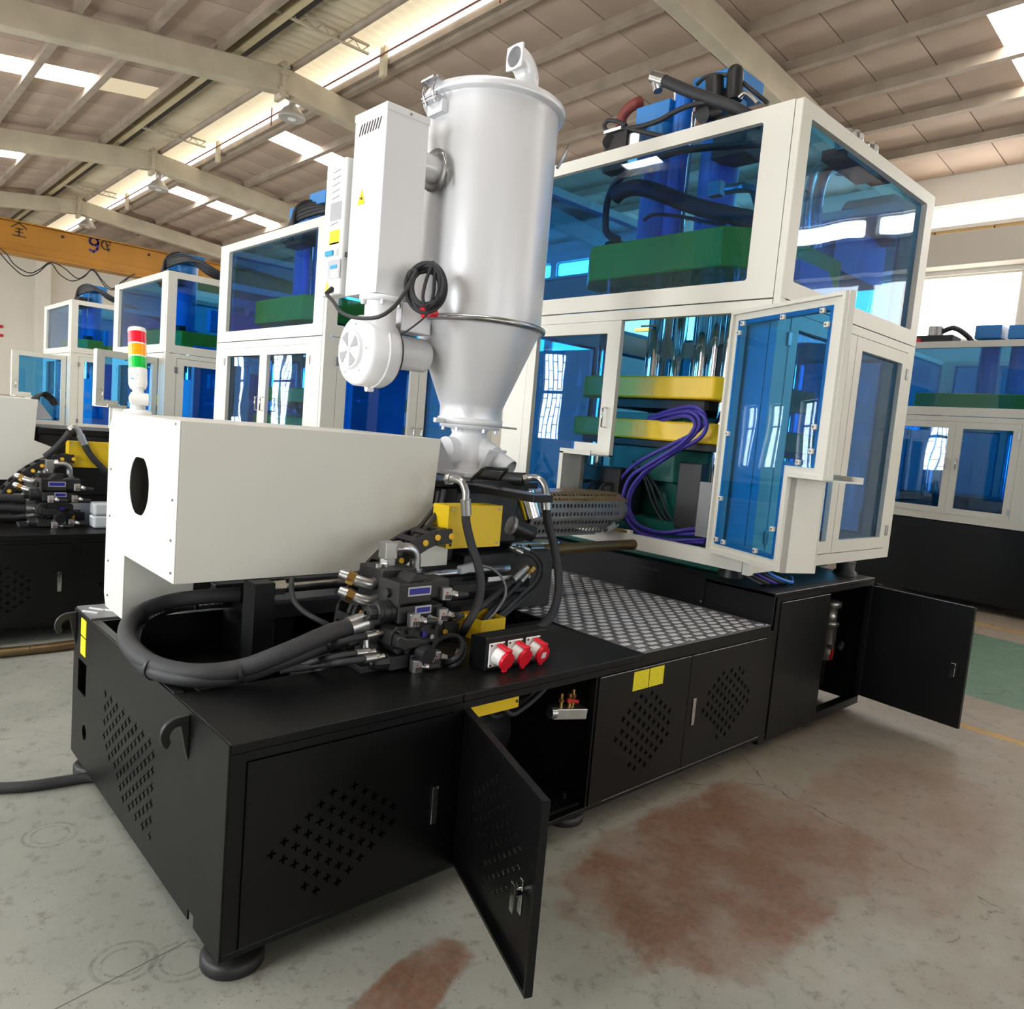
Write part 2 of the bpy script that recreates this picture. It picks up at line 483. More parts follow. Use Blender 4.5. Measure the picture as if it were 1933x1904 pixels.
def sticker(name, base, ink):
    m = mat(name, base, 0.5)
    n = m.node_tree.nodes; l = m.node_tree.links; b = n['Principled BSDF']
    tc = n.new('ShaderNodeTexCoord'); sp = n.new('ShaderNodeSeparateXYZ'); l.new(tc.outputs['Generated'], sp.inputs[0])
    w = n.new('ShaderNodeMath'); w.operation = 'MULTIPLY'; w.inputs[1].default_value = 9.0; l.new(sp.outputs[2], w.inputs[0])
    fr = n.new('ShaderNodeMath'); fr.operation = 'FRACT'; l.new(w.outputs[0], fr.inputs[0])
    g = n.new('ShaderNodeMath'); g.operation = 'GREATER_THAN'; g.inputs[1].default_value = 0.66; l.new(fr.outputs[0], g.inputs[0])
    nz = n.new('ShaderNodeTexNoise'); nz.inputs['Scale'].default_value = 26; l.new(tc.outputs['Generated'], nz.inputs['Vector'])
    g2 = n.new('ShaderNodeMath'); g2.operation = 'GREATER_THAN'; g2.inputs[1].default_value = 0.5; l.new(nz.outputs['Fac'], g2.inputs[0])
    mm = n.new('ShaderNodeMath'); mm.operation = 'MULTIPLY'; l.new(g.outputs[0], mm.inputs[0]); l.new(g2.outputs[0], mm.inputs[1])
    m3 = n.new('ShaderNodeMath'); m3.operation = 'MULTIPLY'; m3.inputs[1].default_value = 0.6; l.new(mm.outputs[0], m3.inputs[0])
    mx = n.new('ShaderNodeMix'); mx.data_type = 'RGBA'; mx.inputs[6].default_value = base; mx.inputs[7].default_value = ink
    l.new(m3.outputs[0], mx.inputs[0]); l.new(mx.outputs[2], b.inputs['Base Color'])
sticker('sticker_yellow', rgb(240, 224, 30), rgb(70, 66, 20))
sticker('sticker_white', rgb(236, 236, 238), rgb(120, 120, 130))

JOINT_M, JOINT_C = 0.179, 0.241
def floor_material():
    m = mat('floor_concrete', rgb(160, 158, 146), 0.55)
    nt = m.node_tree; n = nt.nodes; l = nt.links; b = n['Principled BSDF']
    tc = n.new('ShaderNodeTexCoord'); sp = n.new('ShaderNodeSeparateXYZ'); l.new(tc.outputs['Object'], sp.inputs[0])
    def math_(op, a, b_=None, c=None):
        q = n.new('ShaderNodeMath'); q.operation = op
        for i, x in enumerate((a, b_, c)):
            if x is None: continue
            if isinstance(x, (int, float)): q.inputs[i].default_value = x
            else: l.new(x, q.inputs[i])
        return q.outputs[0]
    def noise(scale, detail=5, rough=0.6):
        q = n.new('ShaderNodeTexNoise'); q.inputs['Scale'].default_value = scale; q.inputs['Detail'].default_value = detail; q.inputs['Roughness'].default_value = rough
        l.new(tc.outputs['Object'], q.inputs['Vector']); return q.outputs['Fac']
    def step(x, lo, hi):
        q = n.new('ShaderNodeMapRange'); q.interpolation_type = 'SMOOTHSTEP'
        q.inputs['From Min'].default_value = lo; q.inputs['From Max'].default_value = hi; l.new(x, q.inputs['Value']); return q.outputs['Result']
    def mix(fac, A, B):
        q = n.new('ShaderNodeMix'); q.data_type = 'RGBA'
        l.new(fac, q.inputs[0])
        for i, x in ((6, A), (7, B)):
            if isinstance(x, tuple): q.inputs[i].default_value = x
            else: l.new(x, q.inputs[i])
        return q.outputs[2]
    X, Y = sp.outputs[0], sp.outputs[1]
    n1 = noise(0.9); n2 = noise(5.0); n3 = noise(34.0, 4, 0.7)
    col = mix(step(n1, 0.35, 0.7), rgb(132, 133, 123), rgb(154, 153, 143))
    # browner towards the aisle
    col = mix(math_('MULTIPLY', step(math_('ADD', X, math_('MULTIPLY', n2, 3.0)), 2.2, 5.0), 0.7), col, rgb(140, 122, 104))
    # red-brown worn paint patches
    def patch(cx, cy, ax, ay, ang):
        ca, sa = math.cos(ang), math.sin(ang)
        dx = math_('SUBTRACT', X, cx); dy = math_('SUBTRACT', Y, cy)
        p = math_('DIVIDE', math_('ADD', math_('MULTIPLY', dx, ca), math_('MULTIPLY', dy, sa)), ax)
        q = math_('DIVIDE', math_('SUBTRACT', math_('MULTIPLY', dy, ca), math_('MULTIPLY', dx, sa)), ay)
        d = math_('ADD', math_('POWER', math_('ABSOLUTE', p), 4.0), math_('POWER', math_('ABSOLUTE', q), 4.0))
        d = math_('ADD', d, math_('MULTIPLY', math_("SUBTRACT", n2, 0.5), 3.0))
        return math_('SUBTRACT', 1.0, step(d, 0.5, 1.3))
    red = math_('MAXIMUM', patch(1.80, -0.49, 0.76, 0.42, 0.02), patch(0.36, -0.33, 0.30, 0.10, 0.3))
    red = math_('MAXIMUM', red, math_('MULTIPLY', patch(2.75, -0.75, 0.8, 0.4, 0.1), 0.45))
    red = math_('MULTIPLY', red, math_('MULTIPLY', math_('ADD', 0.72, math_('MULTIPLY', step(n3, 0.3, 0.7), 0.2)), math_('ADD', 0.6, math_('MULTIPLY', step(noise(3.1, 3), 0.36, 0.58), 0.4))))
    col = mix(red, col, rgb(112, 70, 42))
    # green lane and yellow lines painted along the aisle
    def band(x, lo, hi):
        return math_('MULTIPLY', math_('GREATER_THAN', x, lo), math_('LESS_THAN', x, hi))
    wear = step(n2, 0.25, 0.45)
    col = mix(math_('MULTIPLY', band(X, 5.25, 7.65), math_('ADD', 0.7, math_('MULTIPLY', wear, 0.25))), col, rgb(78, 114, 92))
    col = mix(math_('MULTIPLY', math_('MAXIMUM', band(X, 4.46, 4.55), band(X, 8.18, 8.28)), math_('ADD', 0.3, math_('MULTIPLY', wear, 0.6))), col, rgb(178, 136, 54))
    # scuffs, flecks and cracks
    fl = n.new('ShaderNodeTexVoronoi'); fl.inputs['Scale'].default_value = 46; l.new(tc.outputs['Object'], fl.inputs['Vector'])
    specks = math_('MULTIPLY', math_('LESS_THAN', fl.outputs['Distance'], 0.14), step(n2, 0.42, 0.6))
    col = mix(math_('MULTIPLY', specks, 0.55), col, rgb(66, 60, 52))
    warp = n.new('ShaderNodeMixRGB'); warp.blend_type = 'ADD'; warp.inputs[0].default_value = 0.22
    nw = n.new('ShaderNodeTexNoise'); nw.inputs['Scale'].default_value = 4; nw.inputs['Detail'].default_value = 6; l.new(tc.outputs['Object'], nw.inputs['Vector'])
    l.new(tc.outputs['Object'], warp.inputs[1]); l.new(nw.outputs['Color'], warp.inputs[2])
    ck = n.new('ShaderNodeTexVoronoi'); ck.feature = 'DISTANCE_TO_EDGE'; ck.inputs['Scale'].default_value = 0.62; l.new(warp.outputs[0], ck.inputs['Vector'])
    crack = math_('MULTIPLY', math_('MULTIPLY', math_('LESS_THAN', ck.outputs['Distance'], 0.0022), step(n2, 0.46, 0.56)), step(X, 1.6, 2.4))
    crack = math_('MAXIMUM', crack, math_('MULTIPLY', math_('COMPARE', math_('SUBTRACT', Y, math_('MULTIPLY', X, JOINT_M)), JOINT_C, 0.0025), math_('LESS_THAN', X, 0.0)))
    col = mix(math_('MULTIPLY', crack, 0.75), col, rgb(58, 50, 42))
    sc = n.new('ShaderNodeTexNoise'); sc.inputs['Scale'].default_value = 14; sc.inputs['Detail'].default_value = 8; sc.inputs['Roughness'].default_value = 0.75; l.new(tc.outputs['Object'], sc.inputs['Vector'])
    col = mix(math_('MULTIPLY', step(sc.outputs['Fac'], 0.52, 0.66), 0.5), col, rgb(84, 78, 68))
    # round marks left by machine feet
    for (cx, cy) in ((-0.17, 0.257), (-0.038, 0.169), (-0.19, 1.085)):
        d = math_('SQRT', math_('ADD', math_('POWER', math_('SUBTRACT', X, cx), 2.0), math_('POWER', math_('SUBTRACT', Y, cy), 2.0)))
        ring = math_('MAXIMUM', math_('COMPARE', d, 0.085, 0.006), math_('COMPARE', d, 0.06, 0.004))
        col = mix(math_('MULTIPLY', ring, math_('MULTIPLY', step(n3, 0.35, 0.6), 0.5)), col, rgb(84, 80, 72))
    l.new(col, b.inputs['Base Color'])
    mr = n.new('ShaderNodeMapRange'); mr.inputs['To Min'].default_value = 0.38; mr.inputs['To Max'].default_value = 0.75
    l.new(n2, mr.inputs['Value']); l.new(mr.outputs['Result'], b.inputs['Roughness'])
    bp = n.new('ShaderNodeBump'); bp.inputs['Strength'].default_value = 0.25; bp.inputs['Distance'].default_value = 0.004
    l.new(n3, bp.inputs['Height']); l.new(bp.outputs['Normal'], b.inputs['Normal'])
floor_material()
# ================================================================== the hall
HX0, HX1, HY0, HY1 = -4.0, 12.0, -8.6, 27.0
XR = 4.27
def zroof(x):
    return 6.75 + 0.14 * (x - XR) if x < XR else 6.75 - 0.09 * (x - XR)

def sheet(P, mt, parent, nm='pane'):
    mb = MB(); mb.add(P, [(0, 1, 2, 3)])
    return mb.build(nm, mt, parent)
fl = MB().box(HX0 - 0.2, HX1 + 0.2, HY0 - 0.2, HY1 + 0.2, -0.2, 0.0).build('floor', 'floor_concrete')
tag(fl, 'worn grey concrete workshop floor with red-brown patches and a green lane', None, None, 'structure')

# walls -------------------------------------------------------------
wl_open = []      # side wall with barred windows (photographer's side)
WIN_Y = [0.0, 3.0, 6.0, 9.0, 12.0, 15.0, 18.0, 21.0, 24.0]
holes = [rect(y - 0.75, y + 0.75, 1.05, 3.25) for y in WIN_Y]
wl = MB().slab(rect(HY0, HY1, 0, zroof(HX0) + 0.05), holes, (HX0, 0, 0), (0, 1, 0), (0, 0, 1), (1, 0, 0), -0.24, 0.0).build('wall_left', 'wall_plaster')
tag(wl, None, None, None, 'structure')
for i, y in enumerate(WIN_Y):
    w = thing('window_%d' % (i + 1), None, None, (HX0, y, 1.05), None, 'structure')
    sheet([(HX0 - 0.2, y - 0.75, 1.05), (HX0 - 0.2, y + 0.75, 1.05), (HX0 - 0.2, y + 0.75, 3.25), (HX0 - 0.2, y - 0.75, 3.25)], 'window_day', w)
    f = MB()
    for yy in (-0.72, 0.0, 0.72): f.box(HX0 - 0.19, HX0 - 0.13, y + yy - 0.03, y + yy + 0.03, 1.05, 3.25)
    for zz in (1.08, 2.45, 3.22): f.box(HX0 - 0.19, HX0 - 0.13, y - 0.75, y + 0.75, zz - 0.03, zz + 0.03)
    f.build('window_frame', 'iron', w)
    g = MB()
    for k in range(13):
        yy = y - 0.75 + 1.5 * k / 12
        g.box(HX0 - 0.09, HX0 - 0.075, yy - 0.009, yy + 0.009, 1.05, 3.25)
    for k in range(6):
        for j in range(12):
            zz = 1.25 + 0.36 * k + (0.18 if j % 2 else 0)
            yy = y - 0.75 + 1.5 * j / 12
            if zz < 3.2: g.box(HX0 - 0.09, HX0 - 0.075, yy, yy + 0.125, zz - 0.009, zz + 0.009)
    g.build('grille', 'iron', w)

# wall with the high strip of windows, beyond the aisle
zt = 5.62; zb = 5.28
HWY = [HY0 + 1.1 + 1.62 * k for k in range(int((HY1 - HY0 - 1.2) / 1.62))]
hz = [rrect(y - 0.72, y + 0.72, zb, zt, 0.06, 3) for y in HWY]
LZ0, LZ1 = 3.55, 4.55
hz += [rect(y - 0.72, y + 0.72, LZ0, LZ1) for y in HWY]
wr = MB().slab(rect(HY0, HY1, 0, zroof(HX1) + 0.02), hz, (HX1, 0, 0), (0, 1, 0), (0, 0, 1), (1, 0, 0), 0.0, 0.24).build('wall_right', 'wall_white')
tag(wr, None, None, None, 'structure')
for i, y in enumerate(HWY):
    w = thing('window_%d' % (i + 21), None, None, (HX1, y, zb), None, 'structure')
    sheet([(HX1 + 0.12, y - 0.72, zb), (HX1 + 0.12, y - 0.72, zt), (HX1 + 0.12, y + 0.72, zt), (HX1 + 0.12, y + 0.72, zb)], 'window_high', w)
    MB().slab(rrect(y - 0.72, y + 0.72, zb, zt, 0.06, 3), [rrect(y - 0.68, y + 0.68, zb + 0.03, zt - 0.03, 0.05, 3)], (HX1, 0, 0), (0, 1, 0), (0, 0, 1), (1, 0, 0), 0.04, 0.09).build('window_frame', 'wall_white', w)
for i, y in enumerate(HWY):  # added glowing band for the overexposed wall, built like windows
    w = thing('window_%d' % (i + 71), None, None, (HX1, y, LZ0), None, 'structure')
    sheet([(HX1 + 0.12, y - 0.72, LZ0), (HX1 + 0.12, y - 0.72, LZ1), (HX1 + 0.12, y + 0.72, LZ1), (HX1 + 0.12, y + 0.72, LZ0)], 'window_frosted', w)
    MB().slab(rect(y - 0.72, y + 0.72, LZ0, LZ1), [rect(y - 0.69, y + 0.69, LZ0 + 0.03, LZ1 - 0.03)], (HX1, 0, 0), (0, 1, 0), (0, 0, 1), (1, 0, 0), 0.04, 0.09).build('window_frame', 'wall_white', w)
sill = thing('trim_1', None, None, (HX1, 0, 5.1), None, 'structure')
for k in range(44):
    y0 = HY0 + 0.81 * k
    if y0 < 4.5: MB().box(HX1 - 0.1, HX1 + 0.0, y0 + 0.01, y0 + 0.80, 5.14, 5.2).build('brick', 'brick_trim', sill)
MB().box(HX1 - 0.13, HX1, HY0, HY1, 5.2, 5.25).build('window_sill', 'wall_white', sill)
tb = MB().box(HX1 - 0.32, HX1, HY0, HY1, 4.62, 5.1).build('trim_2', 'wall_plaster', None, 0.01); tag(tb, None, None, None, 'structure')

# gable walls
def gable(y, d):
    return MB().slab([(HX0, 0), (HX1, 0), (HX1, zroof(HX1)), (XR, zroof(XR)), (HX0, zroof(HX0))], [], (0, y, 0), (1, 0, 0), (0, 0, 1), (0, 1, 0), 0.0, d)
wb = gable(HY1, 0.24).build('wall_back', 'wall_white'); tag(wb, None, None, None, 'structure')
tr = MB().box(4.42, 4.8, HY1 - 0.3, HY1, 0, zroof(4.5)).build('trim_3', 'wall_white'); tag(tr, None, None, None, 'structure')
tr = MB().box(HX0, HX1, HY1 - 0.06, HY1, 1.32, 1.42).build('trim_4', 'wall_plaster'); tag(tr, None, None, None, 'structure')
gd = [rect(-2.6, 0.6, 0.4, 3.6), rect(2.4, 5.6, 0.4, 3.6), rect(7.4, 10.6, 0.4, 3.6)]
wf = MB().slab([(HX0, 0), (HX1, 0), (HX1, zroof(HX1)), (XR, zroof(XR)), (HX0, zroof(HX0))], gd, (0, HY0, 0), (1, 0, 0), (0, 0, 1), (0, 1, 0), -0.24, 0.0).build('wall_front', 'wall_plaster')
tag(wf, None, None, None, 'structure')
for i, g_ in enumerate(gd):
    x0, x1 = g_[0][0], g_[1][0]
    w = thing('window_%d' % (i + 61), None, None, ((x0 + x1) / 2, HY0, 0.4), None, 'structure')
    sheet([(x0, HY0 - 0.18, 0.4), (x1, HY0 - 0.18, 0.4), (x1, HY0 - 0.18, 3.6), (x0, HY0 - 0.18, 3.6)], 'window_gable', w)
    f = MB()
    for k in range(5):
        xx = x0 + (x1 - x0) * k / 4
        f.box(xx - 0.03, xx + 0.03, HY0 - 0.16, HY0 - 0.1, 0.4, 3.6)
    for zz in (0.43, 2.0, 3.57): f.box(x0, x1, HY0 - 0.16, HY0 - 0.1, zz - 0.03, zz + 0.03)
    f.build('window_frame', 'iron', w)

# roof ---------------------------------------------------------------
ceil = thing('ceiling', 'pitched roof of stained boards on purlins with skylights', None, (XR, 9.0, 6.0), None, 'structure')
LX = [-4.0, -2.8, -1.9, -1.0, -0.15, 0.7, 1.57, 2.43, 3.33]
RX = [5.28, 6.2, 7.13, 8.05, 9.0, 9.92, 10.86, 12.0]
BY = 0.70
SKY = set()
def board_mesh(x0, x1, name='board'):
    a = math.atan2(zroof(x1) - zroof(x0), x1 - x0)
    mb = MB()
    L = (x1 - x0) - 0.012
    mb.obox((0, 0, 0), (math.cos(a), 0, math.sin(a)), (0, 1, 0), (-math.sin(a), 0, math.cos(a)), L / 2, BY / 2 - 0.007, 0.015)
    return mb.build(name, 'board')
sky_cells = {}
def cell(x0, x1):
    return ((x0 + x1) / 2, (zroof(x0) + zroof(x1)) / 2 + 0.02)
def is_sky(ix, side, ymid):  # cells out of view are extra skylights, added to light the hall
    if side == 'L':
        if 11.35 < ymid < 12.1: return {5: 'skylight', 6: 'skylight', 7: 'skylight_dim', 4: 'skylight'}.get(ix)
        if 17.3 < ymid < 18.1 and ix in (4, 5, 6): return 'skylight'
        if -0.3 < ymid < 0.4 and ix in (1, 3, 5): return 'skylight'  # unseen, added for daylight
        if 5.1 < ymid < 5.8 and ix in (1, 2, 3): return 'skylight'  # also unseen and added for daylight
    else:
        if 11.35 < ymid < 12.1 and ix in (0, 1): return 'skylight'
        if 17.3 < ymid < 18.1 and ix in (0, 1, 2): return 'skylight'
        if 0.35 < ymid < 1.15 and ix in (3, 4): return 'skylight'
        if -4.6 < ymid < -3.8 and ix in (1, 3): return 'skylight'  # behind the camera, added for its light
    return None
rest = MB()
nrow = int((HY1 - HY0) / BY)
for side, XS in (('L', LX), ('R', RX)):
    for ix in range(len(XS) - 1):
        x0, x1 = XS[ix], XS[ix + 1]
        cx, cz = cell(x0, x1)
        proto = None
        slope = math.atan2(zroof(x1) - zroof(x0), x1 - x0)
        for k in range(nrow + 1):
            ym = HY0 + BY * (k + 0.5) + (0.0)
            if ym > HY1: continue
            s_ = is_sky(ix, side, ym)
            if s_:
                mb = MB(); mb.obox((cx, ym, cz), (math.cos(slope), 0, math.sin(slope)), (0, 1, 0), (-math.sin(slope), 0, math.cos(slope)), (x1 - x0) / 2 - 0.01, BY / 2 - 0.01, 0.008)
                mb.build('skylight_sheet', s_, ceil)
                continue
            seen = (side == 'L' and ix >= 4 and 5.2 < ym < 22.5) or (side == 'R' and 0.0 < ym < 22.5 and cx - 2.2 < ym * 1.6 + 6.5 and cx > 4.4 + max(0, (6.0 - ym) * 0.35))
            if seen:
                if proto is None:
                    proto = board_mesh(x0, x1); o = proto
                else:
                    o = proto.copy(); COL.objects.link(o)
                o.parent = ceil
                o.location = Vector((cx, ym, cz + random.uniform(-0.004, 0.004))) - PARENT_LOC[ceil.name]
            else:
                rest.obox((cx, ym, cz), (math.cos(slope), 0, math.sin(slope)), (0, 1, 0), (-math.sin(slope), 0, math.cos(slope)), (x1 - x0) / 2 - 0.006, BY / 2 - 0.006, 0.015)
ro = rest.build('board_field', 'board', ceil); ro['kind'] = 'stuff'
# a closed skin above the boards keeps the daylight to the skylights
for nm, (xa, xb) in (('roof_skin', (HX0 - 0.24, 3.36)), ('roof_skin', (5.25, HX1 + 0.24))):
    za, zb2 = zroof(max(xa, HX0)) + 0.12, zroof(min(xb, HX1)) + 0.12
    MB().add([(xa, HY0 - 0.24, za), (xb, HY0 - 0.24, zb2), (xb, HY1 + 0.24, zb2), (xa, HY1 + 0.24, za), (xa, HY0 - 0.24, za + 0.02), (xb, HY0 - 0.24, zb2 + 0.02), (xb, HY1 + 0.24, zb2 + 0.02), (xa, HY1 + 0.24, za + 0.02)],
             [(0, 3, 2, 1), (4, 5, 6, 7), (0, 1, 5, 4), (1, 2, 6, 5), (2, 3, 7, 6), (3, 0, 4, 7)])
    mb = MB()
    mb.add([(xa, HY0 - 0.24, za), (xb, HY0 - 0.24, zb2), (xb, HY1 + 0.24, zb2), (xa, HY1 + 0.24, za), (xa, HY0 - 0.24, za + 0.02), (xb, HY0 - 0.24, zb2 + 0.02), (xb, HY1 + 0.24, zb2 + 0.02), (xa, HY1 + 0.24, za + 0.02)],
           [(0, 3, 2, 1), (4, 5, 6, 7), (0, 1, 5, 4), (1, 2, 6, 5), (2, 3, 7, 6), (3, 0, 4, 7)])
    mb.build(nm, 'dark_gap', ceil)
# purlins
for x in LX[1:] + RX[:-1]:
    z = zroof(x)
    mb = MB().box(x - 0.035, x + 0.035, HY0, HY1, z - 0.11, z + 0.005)
    mb.box(x - 0.05, x + 0.05, HY0, HY1, z - 0.125, z - 0.11)
    mb.build('purlin', 'purlin_paint', ceil)
# rafters with gussets at the ridge
RY = [-2.6, 3.4, 9.35, 15.2, 21.1]
for y in RY:
    mb = MB()
    for (xa, xb, s_) in ((HX0, XR, 0.14), (XR, HX1, -0.09)):
        z0 = 6.63 + s_ * (xa - XR); z1 = 6.63 + s_ * (xb - XR)
        d = 0.36
        P = [(xa, y - 0.10, z0 - d), (xb, y - 0.10, z1 - d), (xb, y + 0.10, z1 - d), (xa, y + 0.10, z0 - d), (xa, y - 0.10, z0), (xb, y - 0.10, z1), (xb, y + 0.10, z1), (xa, y + 0.10, z0)]
        mb.add(P, [(0, 3, 2, 1), (4, 5, 6, 7), (0, 1, 5, 4), (1, 2, 6, 5), (2, 3, 7, 6), (3, 0, 4, 7)])
    rf = mb.build('rafter', 'beam_paint', ceil, 0.02)
    g = MB().box(XR - 0.03, XR + 0.03, y - 0.13, y + 0.13, 6.18, 6.70)
    for zz in (6.22, 6.30, 6.52, 6.62): g.box(XR - 0.07, XR + 0.07, y - 0.15, y - 0.12, zz - 0.015, zz + 0.015)
    g.build('gusset', 'beam_paint', rf)
# ridge: timber, gap, grey and translucent corrugated sheets
def corr(x0, x1, z0, z1, n_per=0.19, name='corrugated_sheet', mt='corrugated', ya=HY0, yb=HY1):
    mb = MB(); n = int((yb - ya) / n_per * 4); P = []
    for i in range(n + 1):
        y = ya + (yb - ya) * i / n
        h = 0.024 * math.sin(2 * PI * i / 4)
        P += [(x0, y, z0 + h), (x1, y, z1 + h)]
    mb.add(P, [(2 * i, 2 * i + 1, 2 * i + 3, 2 * i + 2) for i in range(n)], True)
    return mb.build(name, mt, ceil)
MB().box(3.57, 3.67, HY0, HY1, 6.60, 6.72).build('ridge_timber', 'timber', ceil)
MB().box(3.36, 3.56, HY0, HY1, 6.70, 6.74).build('ridge_timber', 'purlin_paint', ceil)
MB().box(3.70, 3.83, HY0, HY1, 6.69, 6.75).build('ridge_gap', 'dark_gap', ceil)
corr(3.3, 4.62, 6.78, 6.86)
corr(4.55, 5.14, 6.86, 6.82, mt='ridge_light')
MB().box(5.14, 5.2, HY0, HY1, 6.70, 6.84).build('ridge_opening', 'ridge_gap', ceil)
MB().tube([(4.43, HY0, 6.68), (4.43, HY1, 6.68)], 0.05, seg=12, smooth_path=False).build('ridge_pipe', 'purlin_paint', ceil)
MB().tube([(5.02, HY0, 6.66), (5.02, HY1, 6.66)], 0.014, seg=6, smooth_path=False).build('ridge_rail', 'rail_red', ceil)
MB().box(5.17, 5.27, HY0, HY1, 6.60, 6.70).build('edge_beam', 'purlin_paint', ceil)
MB().box(HX0, HX1, HY0, HY1, 7.2, 7.22).build('roof_skin', 'dark_gap', ceil)
for y in (1.9, 7.9, 13.9, 19.9):
    mb = MB()
    mb.box(3.45, 4.86, y - 0.02, y + 0.02, 6.62, 6.645); mb.box(3.45, 4.86, y - 0.02, y + 0.02, 6.73, 6.755)
    for k in range(12):
        xa = 3.45 + 1.41 * k / 12; xb = xa + 1.41 / 12
        mb.tube([(xa, y, 6.63 if k % 2 else 6.74), (xb, y, 6.74 if k % 2 else 6.63)], 0.008, seg=5, smooth_path=False)
    mb.build('ridge_truss', 'beam_paint', ceil)
    MB().box(5.08, 5.14, y - 0.06, y + 0.06, 6.42, 6.82).build('ridge_post', 'beam_paint', ceil)
    MB().cyl((5.02, y - 2.6, 6.5), (5.02, y - 2.6, 6.8), 0.012, seg=6).build('rail_post', 'rail_red', ceil)

# high-bay lamps hanging under the ridge
for i, (y, lab) in enumerate(((9.62, 'bell-shaped high-bay lamp under the first ridge joint, the largest in view'), (15.8, 'bell-shaped high-bay lamp under the second ridge joint'), (21.55, 'bell-shaped high-bay lamp just above the yellow crane girder'))):
    x = 4.6
    t = thing('high_bay_lamp', lab, 'lamp', (x, y, 6.1), 'high-bay lamps along the ridge')
    MB().lathe([(0.20, 6.08), (0.205, 6.10), (0.19, 6.14), (0.13, 6.22), (0.07, 6.27), (0.05, 6.29), (0.05, 6.31)], (x, y, 0)).build('shade', 'alu_lamp', t)
    MB().lathe([(0.05, 6.31), (0.06, 6.32), (0.06, 6.42), (0.03, 6.44)], (x, y, 0)).build('ballast', 'alu_lamp', t)
    MB().cyl((x, y, 6.07), (x, y, 6.09), 0.06, seg=16).build('bulb', 'label_white', t)
    MB().tube([(x, y, 6.43), (x - 0.05, y, 6.62), (4.43, y, 6.68)], 0.012, seg=6).build('hook', 'steel', t)

# overhead travelling crane ------------------------------------------
cr = thing('overhead_crane', 'orange-yellow box girder of an overhead crane spanning the hall', 'crane', (4, 22.2, 5.1))
mb = MB().box(HX0 + 0.1, HX1 - 0.1, 22.0, 22.4, 5.16, 5.9)
mb.build('girder', 'crane_yellow', cr, 0.01)
MB().box(HX0 + 0.1, HX1 - 0.1, 21.9, 22.5, 5.10, 5.15).build('bottom_flange', 'crane_yellow', cr)
MB().box(HX0 + 0.1, HX1 - 0.1, 21.93, 22.47, 5.91, 5.94).build('top_flange', 'crane_yellow', cr)
MB().box(HX0 + 0.1, HX1 - 0.1, 21.985, 21.997, 5.36, 5.38).build('seam_rib', 'crane_yellow', cr)
for (u, v) in ((118, 447), (281, 481)):
    p = at(u, v, Y=22.0)
    MB().cyl((p.x, 21.99, p.z), (p.x, 22.02, p.z), 0.04, seg=12).build('port', 'print_dark', cr)
# painted characters on the girder
def strokes(name, mt, parent, c, s_, segs, w=0.1):
    mb = MB()
    for (a, b) in segs:
        pa = Vector((c.x + a[0] * s_, 21.99, c.z + a[1] * s_)); pb = Vector((c.x + b[0] * s_, 21.99, c.z + b[1] * s_))
        d = (pb - pa)
        mb.obox((pa + pb) / 2, d, (0, 1, 0), d.cross(Vector((0, 1, 0))), d.length / 2 + w * s_ * 0.3, 0.006, w * s_ * 0.5)
    return mb.build(name, mt, parent)
strokes('painted_character', 'print_dark', cr, at(36, 433, Y=22.0), 0.17, [((0, 1), (-1, 0.2)), ((0, 1), (1, 0.2)), ((-0.45, 0.1), (0.45, 0.1)), ((-0.5, -0.4), (0.5, -0.4)), ((-0.9, -1), (0.9, -1)), ((0, 0.1), (0, -1))], 0.14)
arc = [(0.55 * math.cos(t), 0.45 + 0.5 * math.sin(t)) for t in [2 * PI * k / 10 for k in range(11)]]
strokes('painted_numeral', 'print_purple', cr, at(177, 462, Y=22.0), 0.20, list(zip(arc, arc[1:])) + [((0.55, 0.45), (0.45, -0.5)), ((0.45, -0.5), (0.0, -0.95)), ((0.0, -0.95), (-0.5, -0.75))], 0.28)
arc2 = [(0.7 * math.cos(t), 0.7 * math.sin(t)) for t in [0.6 + (2 * PI - 1.4) * k / 9 for k in range(10)]]
strokes('painted_emblem', 'print_dark', cr, at(201, 463, Y=22.0), 0.18, list(zip(arc2, arc2[1:])) + [((-0.1, 0.5), (0.35, -0.9)), ((0.0, 0.0), (0.5, 0.1))], 0.16)
# drooping power leads under the girder
for j, pts in enumerate((((0, 468), (13, 480), (28, 500), (55, 515), (75, 508), (95, 495), (120, 505), (145, 525), (160, 520), (176, 508), (192, 528), (212, 545), (232, 530), (252, 518)),
                         ((0, 478), (20, 500), (45, 520), (70, 516), (95, 497), (112, 517), (135, 530), (158, 523), (175, 510), (198, 540), (212, 547), (225, 540), (245, 522), (255, 517)))):
    P = [at(u, v, Y=21.6 - 0.12 * j) for (u, v) in pts]
    solo(MB().tube(P, 0.015, seg=5, sub=4), 'festoon_cable', 'rubber', ('black festoon cable drooping just under the crane girder', 'second black festoon cable sagging lowest under the crane girder')[j], 'cable', 'festoon cables of the crane')
# red sign strokes on the far wall
sg = thing('wall_sign', 'red lettering on the cream end wall at the left edge', 'sign', (3.5, HY1 - 0.02, 3.3))
for (u0, u1, v) in ((-14, 5, 614), (-14, 6, 631)):
    a = at(u0, v, Y=HY1 - 0.03); b = at(u1, v, Y=HY1 - 0.03)
    MB().box(a.x, b.x, HY1 - 0.05, HY1, a.z - 0.045, a.z + 0.045).build('letter_stroke', 'sign_red', sg)
